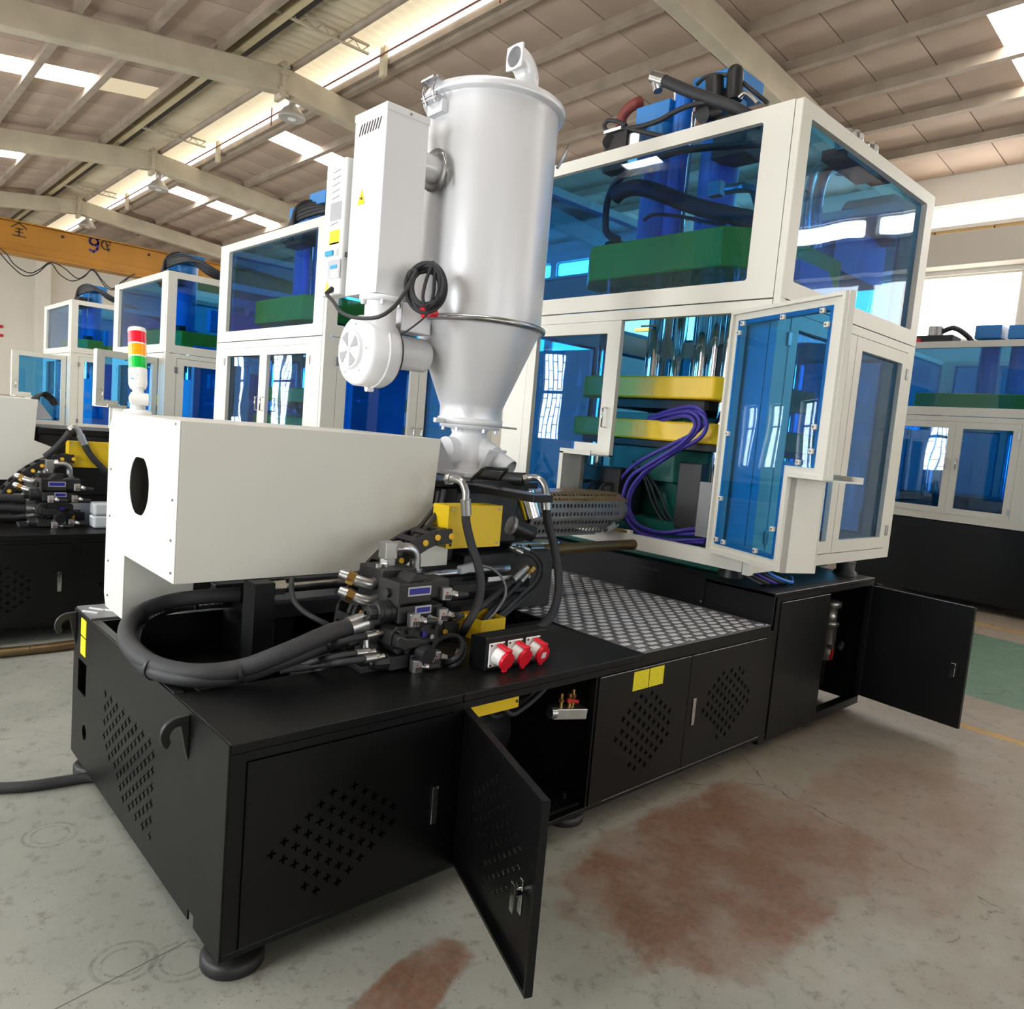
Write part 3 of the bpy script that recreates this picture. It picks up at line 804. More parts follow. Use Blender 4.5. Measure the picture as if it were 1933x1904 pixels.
# ================================================================== machine base
def vent_holes(a0, a1, b0, b1, dx=0.074, dy=0.027, size=0.014, w=0.0036, keep=None):
    out = []; r = 0; b = b0
    while b <= b1:
        a = a0 + (dx / 2 if r % 2 else 0)
        while a <= a1:
            if keep is None or keep((a - a0) / (a1 - a0), (b - b0) / (b1 - b0)): out += [(a - size, a + size, b - w, b + w), (a - w, a + w, b - size, b + size)]
            a += dx
        b += dy; r += 1
    return out
def hexkeep(s, t): return abs(s - 0.5) + abs(t - 0.5) * 0.9 < 0.62
def latch(parent, x, z, y=0.0, o=None):
    """flush swing-handle lock on the -Y face"""
    h = MB().box(x - 0.012, x + 0.012, y - 0.006, y, z - 0.065, z + 0.065).build('latch_plate', 'chrome', parent, 0.002)
    return h

base = thing('machine_base', 'long black steel machine base with open cabinet doors and levelling feet', 'machine base', (2.0, 0.8, 0.0))
W, H, H2, XB, XE, ZB = 1.63, 0.70, 0.869, 2.88, 4.16, 0.075
# end panel with cross-shaped vents, slot and port
oct_ = [(0.0, ZB), (W, ZB), (W, H), (0.0, H)]
hl = [(1.425, 1.55, 0.37, 0.505), (0.19, 0.235, 0.0, ZB + 0.035)]
for k in range(8):
    t_ = PI / 2 * (k + 0.5) / 8
    hl.append((1.43 - 0.032 * math.cos(t_), 1.43 + 0.032 * math.cos(t_), 0.222 - 0.032 * math.sin(t_), 0.222 + 0.032 * math.sin(t_)))
hl += vent_holes(0.59, 1.17, 0.17, 0.50, 0.074, 0.028, 0.016, 0.0040, lambda s, t: (s < 0.94 or t > 0.3) and not (s > 0.5 and t < (s - 0.55) * 0.8))
MB().punched(0.0, W, ZB, H, hl, (0, 0, 0), (0, 1, 0), (0, 0, 1), (1, 0, 0), -0.006, -0.001).build('end_panel', 'black_paint', base)
MB().box(0.10, 0.105, 0.03, W - 0.03, ZB, H - 0.03).build('inner_baffle', 'black_inside', base)
# top plates
MB().box(0.0, 0.80, 0.0, 0.44, H - 0.03, H).build('top_plate', 'black_paint', base, 0.003)
MB().box(0.803, 1.785, 0.0, 0.62, H - 0.03, H).build('top_plate', 'black_paint', base, 0.003)
MB().box(0.0, 1.785, 1.38, W, H - 0.03, H).build('top_plate', 'black_paint', base, 0.003)
MB().box(0.0, 0.03, 0.44, 1.38, H - 0.03, H + 0.004).build('top_rim', 'black_paint', base, 0.002)
MB().box(0.03, 1.785, 0.443, 1.38, 0.545, 0.555).build('well_floor', 'black_paint', base)
MB().box(0.03, 1.785, 1.37, 1.38, 0.555, H).build('well_wall', 'black_paint', base)
MB().box(0.03, 0.80, 0.440, 0.446, 0.555, H - 0.03).build('well_wall', 'black_paint', base)
MB().box(0.80, 1.785, 0.617, 0.623, 0.555, H - 0.03).build('well_wall', 'black_paint', base)
MB().box(0.0, 0.26, 1.40, W - 0.005, H + 0.001, H + 0.007).build('corner_tread_plate', 'tread_plate', base)
for k in range(7):
    x = 0.02 + 0.035 * k
    MB().obox((x, 1.52 + (0.02 if k % 2 else -0.02), H + 0.009), (1, 0.8, 0), (-0.8, 1, 0), (0, 0, 1), 0.004, 0.035, 0.003).build('tread_bar', 'tread', base)
# platform behind the tread plate and the riser under the guard
MB().box(1.785, XB, 0.0, W, H - 0.03, H - 0.001).build('platform', 'black_paint', base)
MB().box(XB, XB + 0.012, 0.0, 2.02, H - 0.001, H2).build('riser', 'black_paint', base, 0.002)
MB().box(XB - 0.008, XB, 0.42, 2.02, H, H2 + 0.03).build('riser_cover', 'black_paint', base, 0.002)
MB().box(XB - 0.013, XB - 0.008, 0.74, 0.94, 0.845, 0.858).build('riser_slot', 'black_inside', base)
MB().box(XB, XE, 0.0, 2.02, H2 - 0.02, H2).build('press_deck', 'black_paint', base, 0.003)
MB().cyl((XB - 0.016, 0.43, 0.735), (XB - 0.006, 0.43, 0.735), 0.007, seg=10).build('screw', 'chrome', base)
# long side: rails, stiles
MB().box(0.0, XB + 0.03, 0.0, 0.03, 0.645, H - 0.03).build('top_rail', 'black_paint', base)
MB().box(0.0, XB, 0.0, 0.03, ZB, 0.095).build('bottom_rail', 'black_paint', base, 0.002)
for (a, b) in ((0.0, 0.045), (0.765, 0.815), (1.493, 1.506), (2.832, 2.95)):
    MB().box(a, b, 0.0, 0.03, 0.095, 0.645).build('stile', 'black_paint', base)
MB().box(XB + 0.03, 2.95, 0.0, 0.03, 0.645, H2 - 0.02).build('stile', 'black_paint', base)
MB().box(2.95, XE, 0.0, 0.03, 0.822, H2 - 0.02).build('top_rail', 'black_paint', base)
MB().box(XB, XE - 0.02, 0.0, 0.06, 0.045, 0.095).build('bottom_rail', 'black_paint', base, 0.004)
MB().box(XE - 0.03, XE, 0.0, 0.03, 0.095, 0.822).build('stile', 'black_paint', base)
# inside and far sides
MB().box(0.0, XE, W - 0.02, W, ZB, H - 0.03).build('back_panel', 'black_paint', base)
MB().box(0.1, XB, 0.06, W - 0.03, ZB, ZB + 0.01).build('inside_floor', 'black_inside', base)
MB().box(0.78, 0.79, 0.03, 0.9, 0.09, 0.645).build('partition', 'black_inside', base)
MB().box(1.55, 1.56, 0.03, 0.9, 0.09, 0.645).build('partition', 'black_inside', base)
MB().box(0.79, 1.55, 0.95, 0.96, 0.09, 0.55).build('partition', 'black_inside', base)
MB().box(XE - 0.012, XE, 0.03, 1.6, 0.05, H2 - 0.02).build('end_panel', 'black_paint', base)
MB().box(3.0, XE - 0.02, 0.75, 0.76, 0.1, 0.83).build('partition', 'black_inside', base)
# closed doors with cross vents
d = MB().punched(0.048, 0.762, 0.10, 0.642, vent_holes(0.13, 0.56, 0.19, 0.51, 0.074, 0.027, 0.014, 0.0036, hexkeep), (0, 0, 0), (1, 0, 0), (0, 0, 1), (0, 1, 0), -0.006, 0.0).build('door', 'black_paint', base)
latch(d, 0.702, 0.337, -0.006)
for k, (a, b) in enumerate(((1.508, 2.154), (2.158, 2.829))):
    d = MB().punched(a, b, 0.10, 0.642, vent_holes(a + 0.14, b - 0.1, 0.19, 0.53, 0.074, 0.027, 0.014, 0.0036, hexkeep), (0, 0, 0), (1, 0, 0), (0, 0, 1), (0, 1, 0), -0.006, 0.0).build('door', 'black_paint', base)
    if k: latch(d, 2.212, 0.365, -0.006)
for (a, b) in ((0.052, 0.758), (1.514, 2.148), (2.164, 2.823)):
    MB().box(a - 0.0, b, 0.02, 0.025, 0.11, 0.64).build('vent_backing', 'black_inside', base)
MB().box(2.957, 3.532, -0.006, 0.02, 0.06, 0.818).build('door', 'black_paint', base, 0.002)
# open swing doors
def swing_door(h, f, z0, z1, vents, flip=1):
    h = Vector((h[0], h[1], 0)); f = Vector((f[0], f[1], 0)); L = (f - h).length; u = (f - h) / L
    n = Vector((-u.y, u.x, 0)) * flip
    hs = vent_holes(0.12, L - 0.13, z0 + 0.09, z1 - 0.10, 0.070, 0.027, 0.013, 0.0034, hexkeep) if vents else []
    d = MB().punched(0.0, L, z0, z1, hs, h, u, (0, 0, 1), n, 0.0, 0.004)
    for (a0, a1, b0, b1) in ((0.0, 0.012, z0, z1), (L - 0.012, L, z0, z1), (0.012, L - 0.012, z0, z0 + 0.012), (0.012, L - 0.012, z1 - 0.012, z1)):
        d.slab(rect(a0, a1, b0, b1), [], h, u, (0, 0, 1), n, 0.004, 0.024)
    o = d.build('door', 'black_paint', base)
    return o, h, u, n, L
o, h, u, n, L = swing_door((0.835, 0.0), (0.600, -0.618), 0.09, 0.645, True, -1)
lc = h + u * (L - 0.075)
k = MB()
for (sg_, hh) in ((0.025, 0.05), (-0.006, 0.065)):
    k.obox(lc + n * sg_ + Vector((0, 0, 0.335)), u, n, (0, 0, 1), 0.011, 0.004, hh)
k.build('latch_plate', 'chrome', o, 0.002)
MB().cyl(lc + n * 0.004 + Vector((0, 0, 0.35)), lc + n * 0.05 + Vector((0, 0, 0.35)), 0.012, seg=12).obox(lc + n * 0.05 + Vector((0, 0, 0.335)), u, n, (0, 0, 1), 0.012, 0.003, 0.04).build('lock_cam', 'chrome', o)
o, h, u, n, L = swing_door((4.15, -0.002), (4.085, -0.600), 0.095, 0.815, False, 1)
lc = h + u * (L - 0.055)
MB().cyl(lc + n * 0.0 + Vector((0, 0, 0.46)), lc - n * 0.05 + Vector((0, 0, 0.46)), 0.014, seg=12).obox(lc - n * 0.03 + Vector((0, 0, 0.44)), u, n, (0, 0, 1), 0.014, 0.02, 0.04).build('lock_cam', 'chrome', o, 0.003)
MB().cyl(h + u * 0.01 + n * 0.012 + Vector((0, 0, 0.8155)), h + u * (L - 0.01) + n * 0.012 + Vector((0, 0, 0.8155)), 0.003, seg=6).build('edge_strip', 'worn_edge', o)  # painted highlight along the top of the open door
# skylight glint on the folded sheet edges, painted as pale strips
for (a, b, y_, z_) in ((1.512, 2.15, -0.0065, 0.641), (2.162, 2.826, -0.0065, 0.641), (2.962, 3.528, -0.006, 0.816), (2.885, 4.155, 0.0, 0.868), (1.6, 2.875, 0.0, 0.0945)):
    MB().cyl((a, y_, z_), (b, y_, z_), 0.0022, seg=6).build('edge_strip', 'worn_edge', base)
# tow hooks on the end panel
for (y, nm) in ((0.29, 'hook'), (1.60, 'hook')):
    P = [(0.0, 0.69), (-0.03, 0.685), (-0.085, 0.675), (-0.125, 0.645), (-0.135, 0.605), (-0.118, 0.578), (-0.098, 0.585), (-0.098, 0.61), (-0.09, 0.63), (-0.062, 0.642), (-0.035, 0.63), (-0.012, 0.56), (0.0, 0.545)]
    oc = [(-0.036 + 0.052 * math.cos(t_), 0.636 + 0.052 * math.sin(t_)) for t_ in [PI / 2 + (PI * 0.78) * k_ / 9 for k_ in range(10)]]
    ic = [(-0.036 + 0.026 * math.cos(t_), 0.632 + 0.028 * math.sin(t_)) for t_ in [PI * 1.2 - (PI * 0.75) * k_ / 7 for k_ in range(8)]]
    P = [(-0.006, 0.69)] + oc + ic + [(-0.014, 0.57), (-0.006, 0.545)]
    MB().slab(P, [], (0, y - 0.008, 0), (1, 0, 0), (0, 0, 1), (0, 1, 0), 0, 0.016).build('hook', 'black_satin', base, 0.003)
# feet
for (x, y) in ((0.075, 0.09), (0.075, 1.54), (1.5, 0.12), (1.5, 1.5), (3.55, 0.12), (3.95, 1.5)):
    ft = MB().lathe([(0.088, 0.0), (0.09, 0.004), (0.09, 0.030), (0.080, 0.040), (0.03, 0.044)], (x, y, 0), seg=28)
    ft.hexn((x, y, 0.044), (x, y, 0.062), 0.022); ft.cyl((x, y, 0.06), (x, y, 0.11), 0.012, seg=12)
    ft.build('levelling_foot', 'cast_dark', base)
# warning stickers
for (a, b) in ((1.728, 1.832), (1.838, 1.940)):
    MB().box(a, b, -0.0085, -0.0062, 0.548, 0.632).build('warning_label', 'sticker_yellow', base)
for (z0, z1) in ((0.615, 0.685), (0.535, 0.608)):
    MB().box(-0.0085, -0.0062, 1.44, 1.515, z0, z1).build('warning_label', 'sticker_yellow', base)
p = MB().obox((0.98, 0.055, 0.605), (1, 0, 0), (0, 1, 0), (0, 0, 1), 0.135, 0.003, 0.028).build('terminal_cover', 'yellow_paint', base)
MB().cyl((1.105, 0.05, 0.602), (1.105, 0.057, 0.602), 0.006, seg=8).build('screw', 'print_dark', p)

# raised tread plate ---------------------------------------------------
tp = thing('tread_plate', 'bright aluminium tread plate covering the step of the black base', 'tread plate', (2.33, 0.8, H))
MB().box(1.795, XB - 0.01, 0.0, 1.57, H + 0.0005, H + 0.0055).build('plate', 'tread_plate', tp)
proto = None; cnt = 0; extra = MB()
row = 0; y = 0.028
while y < 1.55:
    x = 1.815 + (0.045 if row % 2 else 0)
    while x < XB - 0.035:
        if proto is None:
            proto = MB().obox((0, 0, 0), (1, 0, 0), (0, 1, 0), (0, 0, 1), 0.024, 0.0125, 0.0016).build('tread_bar', 'tread', None, 0.001, 1)
            proto.parent = tp; o = proto
        elif cnt < 298:
            o = proto.copy(); COL.objects.link(o); o.parent = tp
        else:
            extra.obox((x, y, H + 0.007), (1, 0, 0), (0, 1, 0), (0, 0, 1), 0.024, 0.0125, 0.0016); o = None
        if o is not None:
            o.location = Vector((x, y, H + 0.007)) - PARENT_LOC[tp.name]
        cnt += 1
        x += 0.09
    y += 0.047; row += 1
if extra.v:
    e_ = extra.build('tread_bar_field', 'tread', tp); e_['kind'] = 'stuff'
for (x, y) in ((1.83, 0.015), (2.15, 0.012), (2.5, 0.012), (2.85, 0.012)):
    MB().cyl((x, y, H + 0.005), (x, y, H + 0.011), 0.008, seg=10).build('screw', 'chrome', tp)

# motor and valve inside the open cabinet -----------------------------
mt_ = thing('pump_motor', 'black drum motor with valve and red lever inside the open cabinet', 'motor', (1.15, 0.42, ZB + 0.01))
MB().lathe([(0.0, 0.86), (0.145, 0.86), (0.15, 0.87), (0.15, 1.30), (0.14, 1.31), (0.0, 1.31)], (0, 0.42, 0.36), axis='X', seg=28).build('drum', 'black_satin', mt_)
MB().lathe([(0.151, 0.985), (0.154, 0.99), (0.154, 0.998), (0.151, 1.003)], (0, 0.42, 0.36), axis='X', seg=28).build('band', 'steel', mt_)
MB().box(0.9, 1.3, 0.33, 0.51, ZB + 0.01, 0.24).build('foot', 'black_satin', mt_)
vb = MB().obox((1.40, 0.06, 0.50), (1, -0.25, -0.1), (0.25, 1, 0), (0.1, 0, 1), 0.08, 0.03, 0.022).build('valve_body', 'zinc', mt_, 0.004)
MB().cyl((1.325, 0.055, 0.512), (1.30, 0.06, 0.515), 0.022, seg=14).build('end_cap', 'zinc', vb)
for (x, z) in ((1.37, 0.545), (1.42, 0.535), (1.44, 0.55)):
    MB().cyl((x, 0.07, z - 0.03), (x, 0.07, z + 0.035), 0.009, seg=10).hexn((x, 0.07, z + 0.0), (x, 0.07, z + 0.014), 0.013).build('fitting', 'brass', vb)
MB().obox((1.41, 0.045, 0.548), (1, 0, -0.25), (0, 1, 0), (0.25, 0, 1), 0.035, 0.006, 0.007).build('lever', 'red_lever', vb, 0.002)
for i, pts in enumerate((((0.93, 0.12, 0.62), (1.0, 0.14, 0.53), (1.1, 0.2, 0.50), (1.25, 0.2, 0.55), (1.45, 0.3, 0.60)), ((0.98, 0.12, 0.62), (1.04, 0.12, 0.54), (1.12, 0.14, 0.52), (1.28, 0.14, 0.58), (1.48, 0.24, 0.63)), ((1.04, 0.1, 0.62), (1.09, 0.1, 0.56), (1.15, 0.1, 0.53), (1.3, 0.1, 0.6), (1.48, 0.2, 0.65)))):
    solo(MB().tube(pts, 0.011, seg=7), 'cabinet_cable', 'rubber', ('lowest black cable looping under the yellow cover in the cabinet', 'middle black cable looping under the yellow cover in the cabinet', 'topmost black cable looping under the yellow cover in the cabinet')[i], 'cable', 'cables in the open cabinet')
# lubrication pump behind the far cabinet door
pu = thing('filter_pump', 'grey cast filter pump with gauge behind the far open cabinet door', 'pump', (3.72, 0.3, 0.1))
def A(u_, v_): return at(u_, v_, Y=0.2)
c0 = A(1575, 1215)
MB().lathe([(0.03, 0.26), (0.055, 0.28), (0.06, 0.33), (0.06, 0.50), (0.07, 0.505), (0.07, 0.53), (0.05, 0.535), (0.05, 0.62), (0.07, 0.63), (0.07, 0.67), (0.0, 0.675)], (c0.x, 0.25, 0), seg=18).build('housing', 'zinc', pu)
MB().box(c0.x - 0.03, c0.x + 0.03, 0.24, 0.3, 0.1, 0.27).build('stand', 'black_satin', pu)
MB().cyl((c0.x + 0.05, 0.25, 0.63), (c0.x + 0.05, 0.15, 0.63), 0.03, seg=14).build('gauge', 'label_white', pu)
MB().obox((c0.x - 0.1, 0.17, 0.33), (0.3, 0, 1), (0, 1, 0), (1, 0, -0.3), 0.035, 0.005, 0.008).build('lever', 'red_lever', pu)
MB().cyl((c0.x - 0.1, 0.17, 0.38), (c0.x - 0.1, 0.2, 0.38), 0.018, seg=10).build('tap', 'zinc', pu)
solo(MB().tube([(c0.x - 0.02, 0.16, 0.36), (c0.x + 0.03, 0.14, 0.42), (c0.x + 0.1, 0.13, 0.36), (c0.x + 0.11, 0.13, 0.22), (c0.x + 0.06, 0.13, 0.1)], 0.02, seg=9), 'pump_hose', 'rubber', 'black hose looping down from the grey filter pump', 'hose')
solo(MB().tube([(c0.x + 0.05, 0.12, 0.83), (c0.x + 0.12, 0.1, 0.74), (c0.x + 0.19, 0.09, 0.6), (c0.x + 0.2, 0.09, 0.45), (c0.x + 0.15, 0.09, 0.2), (c0.x + 0.08, 0.09, 0.10)], 0.014, seg=8), 'return_hose', 'hose_print', 'printed black hose bowing down beside the hinge of the far cabinet door', 'hose')
# supply cable leaving the base over the floor
solo(MB().tube([run_on(at(-120, 1490, Z=0.022), at(0, 1487, Z=0.022), 2.6), run_on(at(-120, 1490, Z=0.022), at(0, 1487, Z=0.022), 1.2), at(-120, 1490, Z=0.022), at(0, 1487, Z=0.022), at(60, 1483, Z=0.022), at(120, 1474, Z=0.022), at(178, 1467, Z=0.022), (0.2, 1.3, 0.022), (0.6, 1.4, 0.03)], 0.022, seg=10), 'supply_cable', 'rubber', 'thick black supply cable lying on the floor and running under the base', 'cable')
# ================================================================== injection unit
def screw_on(parent, p, n, r=0.006, mt='screw'):
    p = Vector(p); n = Vector(n)
    MB().cyl(p, p + n * 0.004, r, seg=8).build('screw', mt, parent)

def injection_cover(label, dx=0.0, dy=0.0, full=True):
    cv = thing('injection_cover', label, 'machine cover', (0.65 + dx, 1.2 + dy, 0.70))
    Y0, Y1, X0, X1, ZT, ZL = 0.78 + dy, 1.62 + dy, 0.10 + dx, 1.215 + dx, 1.537, 0.968
    outer = [(Y0, ZL), (1.352 + dy, ZL), (1.352 + dy, 0.705), (Y1 - 0.03, 0.705), (Y1, 0.76), (Y1, 1.47), (Y1 - 0.055, ZT), (Y0, ZT)]
    hole = [(1.2 + dy + 0.118 * math.cos(t), 1.268 + 0.118 * math.sin(t)) for t in [2 * PI * k / 32 for k in range(32)]]
    hole = [(a, min(max(b, 1.268 - 0.112), 1.268 + 0.108)) for (a, b) in hole]
    MB().slab(outer, [hole], (X0, 0, 0), (0, 1, 0), (0, 0, 1), (1, 0, 0), 0.0, 0.004).build('end_panel', 'cover_paint', cv, 0.002)
    side = [(X0 + 0.004, ZL), (X1 + 0.085, ZL), (X1 + 0.085, 1.21), (X1 - 0.02, 1.25), (X1, ZT), (X0 + 0.004, ZT)]
    MB().slab(side, [], (0, Y0, 0), (1, 0, 0), (0, 0, 1), (0, 1, 0), 0.0, 0.004).build('side_panel', 'cover_paint', cv, 0.002)
    MB().slab([(X0 + 0.004, ZL), (X1, ZL), (X1, 1.47), (X0 + 0.004, 1.47)], [], (0, Y1 - 0.004, 0), (1, 0, 0), (0, 0, 1), (0, 1, 0), 0.0, 0.004).build('side_panel', 'cover_paint', cv)
    MB().box(X0 + 0.004, X1, Y0 + 0.004, Y1 - 0.055, ZT - 0.004, ZT).build('top_panel', 'cover_paint', cv)
    MB().slab([(Y1 - 0.055, ZT), (Y1 - 0.055, ZT - 0.005), (Y1 - 0.005, 1.466), (Y1, 1.47)], [], (X0 + 0.004, 0, 0), (0, 1, 0), (0, 0, 1), (1, 0, 0), 0.0, X1 - X0 - 0.004).build('top_panel', 'cover_paint', cv)
    MB().box(X0 + 0.004, X0 + 0.28, 1.352 + dy, 1.356 + dy, 0.705, ZL).build('leg', 'cover_paint', cv)
    MB().box(X0 + 0.004, X0 + 0.06, Y1 - 0.034, Y1 - 0.03, 0.705, ZL).build('leg', 'cover_paint', cv)
    MB().box(X0 + 0.3, X0 + 0.31, 0.80 + dy, 1.58 + dy, 1.0, 1.5).build('inner_frame', 'cast_dark', cv)
    for (y, z) in ((0.82, 1.524), (0.82, 1.259), (0.82, 1.117), (0.808, 1.003), (1.572, 1.298), (1.566, 1.10), (1.565, 0.908), (1.56, 0.76)):
        screw_on(cv, (X0, y + dy, z), (-1, 0, 0), 0.005)
    # dark hinged flap at the open end
    MB().add([(X1, Y0 + 0.0, ZT - 0.02), (X1 + 0.12, Y0 + 0.02, ZT - 0.13), (X1 + 0.12, Y1 - 0.3, ZT - 0.13), (X1, Y1 - 0.06, ZT - 0.02)], [(0, 1, 2, 3)])
    f = MB()
    P = [Vector((X1 - 0.002, Y0 + 0.003, ZT - 0.012)), Vector((X1 + 0.085, Y0 + 0.003, 1.405)), Vector((X1 + 0.085, Y1 - 0.06, 1.405)), Vector((X1 - 0.002, Y1 - 0.06, ZT - 0.012))]
    up = Vector((0.005, 0, 0.005))
    f.add(P + [q + up for q in P], [(0, 3, 2, 1), (4, 5, 6, 7), (0, 1, 5, 4), (1, 2, 6, 5), (2, 3, 7, 6), (3, 0, 4, 7)])
    f.add([Vector((X1 - 0.002, Y0 + 0.002, ZT - 0.012)), Vector((X1 + 0.085, Y0 + 0.002, 1.405)), Vector((X1 - 0.01, Y0 + 0.002, 1.40))], [(0, 2, 1)])
    f.build('flap', 'fan_dark', cv)
    return cv
cover1 = injection_cover('big pale grey-white sheet-metal cover with an oval hole in its end')

# support post and slide rails in the well
rails = thing('carriage_rail', 'black slide rails and post under the pale injection cover', 'rail', (0.9, 0.95, 0.555))
MB().box(0.36, 0.44, 0.70, 0.80, 0.556, 0.966).box(0.33, 0.47, 0.67, 0.83, 0.556, 0.57).build('post', 'black_paint', rails, 0.003)
MB().box(0.44, 1.75, 0.86, 0.92, 0.78, 0.84).build('rail', 'black_satin', rails, 0.004)
MB().box(0.44, 1.75, 1.26, 1.32, 0.78, 0.84).build('rail', 'black_satin', rails, 0.004)
for x in (0.55, 1.1, 1.65): MB().box(x - 0.04, x + 0.04, 0.84, 1.34, 0.556, 0.78).build('rail_support', 'black_paint', rails)
MB().cyl((0.5, 0.80, 0.925), (1.7, 0.80, 0.925), 0.022, seg=14).build('slide_cylinder', 'steel', rails)
MB().hexn((0.45, 0.80, 0.925), (0.52, 0.80, 0.925), 0.032).build('cylinder_nut', 'zinc', rails)
MB().box(1.25, 1.72, 0.66, 0.72, 0.86, 0.90).box(1.25, 1.72, 0.66, 0.70, 0.80, 0.83).build('rail', 'cast_dark', rails, 0.003)
MB().box(1.45, 1.72, 0.655, 0.66, 0.905, 0.925).build('scale_strip', 'label_white', rails)
MB().lathe([(0.05, 0.556), (0.05, 0.60), (0.04, 0.61), (0.035, 0.66), (0.0, 0.66)], (0.66, 0.70, 0), seg=16).build('valve_foot', 'cast_dark', rails)

# stack light -----------------------------------------------------------
st = thing('signal_tower', 'stack light with red, amber and green lenses on the pale cover', 'signal light', (0.19, 1.555, 1.537))
b0 = Vector((0.19, 1.555, 1.537)); dv = Vector((0.02, 0.25, 1)).normalized()
MB().lathe([(0.055, 1.537), (0.055, 1.547), (0.05, 1.552), (0.03, 1.556), (0.03, 1.575), (0.0, 1.575)], (b0.x, b0.y, 0), seg=24).build('base', 'white_plastic', st)
MB().ball(b0 + Vector((0, 0, 0.062)), 0.036, 20, 12).cyl(b0 + Vector((-0.035, -0.02, 0.062)), b0 + Vector((0.03, -0.035, 0.062)), 0.026, seg=18).build('swivel', 'white_plastic', st)
q = b0 + Vector((0, 0, 0.075))
MB().cyl(q, q + dv * 0.03, 0.022, seg=20).cyl(q + dv * 0.03, q + dv * 0.048, 0.03, 0.036, seg=24).cyl(q + dv * 0.048, q + dv * 0.115, 0.0365, seg=24).build('body', 'white_plastic', st)
z = 0.115
for nm, mt in (('green_lens', 'lens_green'), ('amber_lens', 'lens_amber'), ('red_lens', 'lens_red')):
    MB().cyl(q + dv * z, q + dv * (z + 0.049), 0.0355, seg=24).build(nm, mt, st)
    MB().cyl(q + dv * (z + 0.049), q + dv * (z + 0.055), 0.0358, seg=24).build('spacer', 'white_plastic', st)
    z += 0.055
MB().cyl(q + dv * z, q + dv * (z + 0.012), 0.037, 0.034, seg=24).build('cap', 'white_plastic', st)
bc = q + dv * 0.083
vd = (CAM - bc).normalized(); sd = vd.cross(dv).normalized()
em = MB()
for k in range(14):
    t = 0.2 + 5.2 * k / 13; t2 = 0.2 + 5.2 * (k + 1) / 13
    def ep(tt): 
        o_ = Vector((-0.5, -0.86, 0)) * 0.0368
        a_ = 0.016 * math.cos(tt); h_ = 0.014 * math.sin(tt)
        ang = math.atan2(-0.86, -0.72) + a_ / 0.0366
        return bc + Vector((math.cos(ang), math.sin(ang), 0)) * 0.0372 + dv * h_
    em.tube([ep(t), ep(t2)], 0.0006, seg=4, smooth_path=False)
em.build('emblem_ring', 'print_dark', st)
ang = math.atan2(-0.86, -0.72) - 0.2
MB().obox(bc + Vector((math.cos(ang), math.sin(ang), 0)) * 0.0372 - dv * 0.011, (-math.sin(ang), math.cos(ang), 0), (math.cos(ang), math.sin(ang), 0), dv, 0.007, 0.0006, 0.0028).build('emblem_wave', 'print_blue', st)

# hopper dryer ------------------------------------------------------------
HX, HY = 1.673, 1.15
hd = thing('hopper_dryer', 'tall silver-grey conical hopper dryer with heater box and blower', 'hopper', (HX, HY, 1.617))
prof = [(0.322, 2.12)] + [(0.322 + 0.0 * k, 2.12 + 0.1 * k) for k in range(1, 10)] + [(0.322, 3.145)]
MB().lathe(prof, (HX, HY, 0), seg=72).build('barrel', 'hopper_paint', hd)
MB().lathe([(0.322, 3.14), (0.348, 3.145), (0.352, 3.155), (0.352, 3.178), (0.345, 3.184), (0.30, 3.19), (0.0, 3.20)], (HX, HY, 0), seg=72).build('lid', 'hopper_paint', hd)
MB().lathe([(0.160, 1.645), (0.160, 1.70), (0.166, 1.715), (0.318, 2.095), (0.322, 2.12)], (HX, HY, 0), seg=72).build('cone', 'hopper_paint', hd)
MB().lathe([(0.334, 2.094), (0.346, 2.098), (0.350, 2.109), (0.346, 2.120), (0.334, 2.124), (0.322, 2.109)], (HX, HY, 0), seg=72).build('clamp_ring', 'steel', hd)
MB().lathe([(0.0, 1.612), (0.168, 1.612), (0.168, 1.645), (0.12, 1.646)], (HX, HY, 0), seg=48).build('outlet_flange', 'white_paint', hd)
# lid clamp towards the heater box
ca = math.radians(178); cd = Vector((math.cos(ca), math.sin(ca), 0)); cs = Vector((-cd.y, cd.x, 0)); cc = Vector((HX, HY, 3.15)) + cd * 0.345
lc_ = MB().obox(cc + cd * 0.02 + Vector((0, 0, -0.05)), cd, cs, (0, 0, 1), 0.022, 0.055, 0.01)
lc_.obox(cc + cd * 0.03 + Vector((0, 0, 0.03)), cd, cs, (0, 0, 1), 0.03, 0.05, 0.005)
for sg_ in (-1, 1):
    lc_.tube([cc + cd * 0.03 + cs * 0.04 * sg_ + Vector((0, 0, 0.045)), cc + cd * 0.05 + cs * 0.04 * sg_ + Vector((0, 0, -0.02)), cc + cd * 0.03 + cs * 0.035 * sg_ + Vector((0, 0, -0.07))], 0.006, seg=6)
lc_.cyl(cc + cd * 0.04 + cs * 0.06 + Vector((0, 0, -0.04)), cc + cd * 0.04 - cs * 0.06 + Vector((0, 0, -0.04)), 0.007, seg=8)
lc_.build('lid_clamp', 'steel', hd)
MB().obox(Vector((HX, HY, 3.07)) + cd * 0.335, cd, cs, (0, 0, 1), 0.02, 0.06, 0.03).build('clamp_bracket', 'hopper_paint', hd, 0.006)
# second clamp on the far rim
c2 = Vector((HX + 0.30, HY - 0.17, 3.0))
MB().tube([c2 + Vector((0, 0, -0.05)), c2 + Vector((0.05, 0.0, 0.03)), c2 + Vector((0.09, 0.02, 0.09)), c2 + Vector((0.10, 0.03, 0.10))], 0.008, seg=6).build('lid_clamp', 'steel', hd)
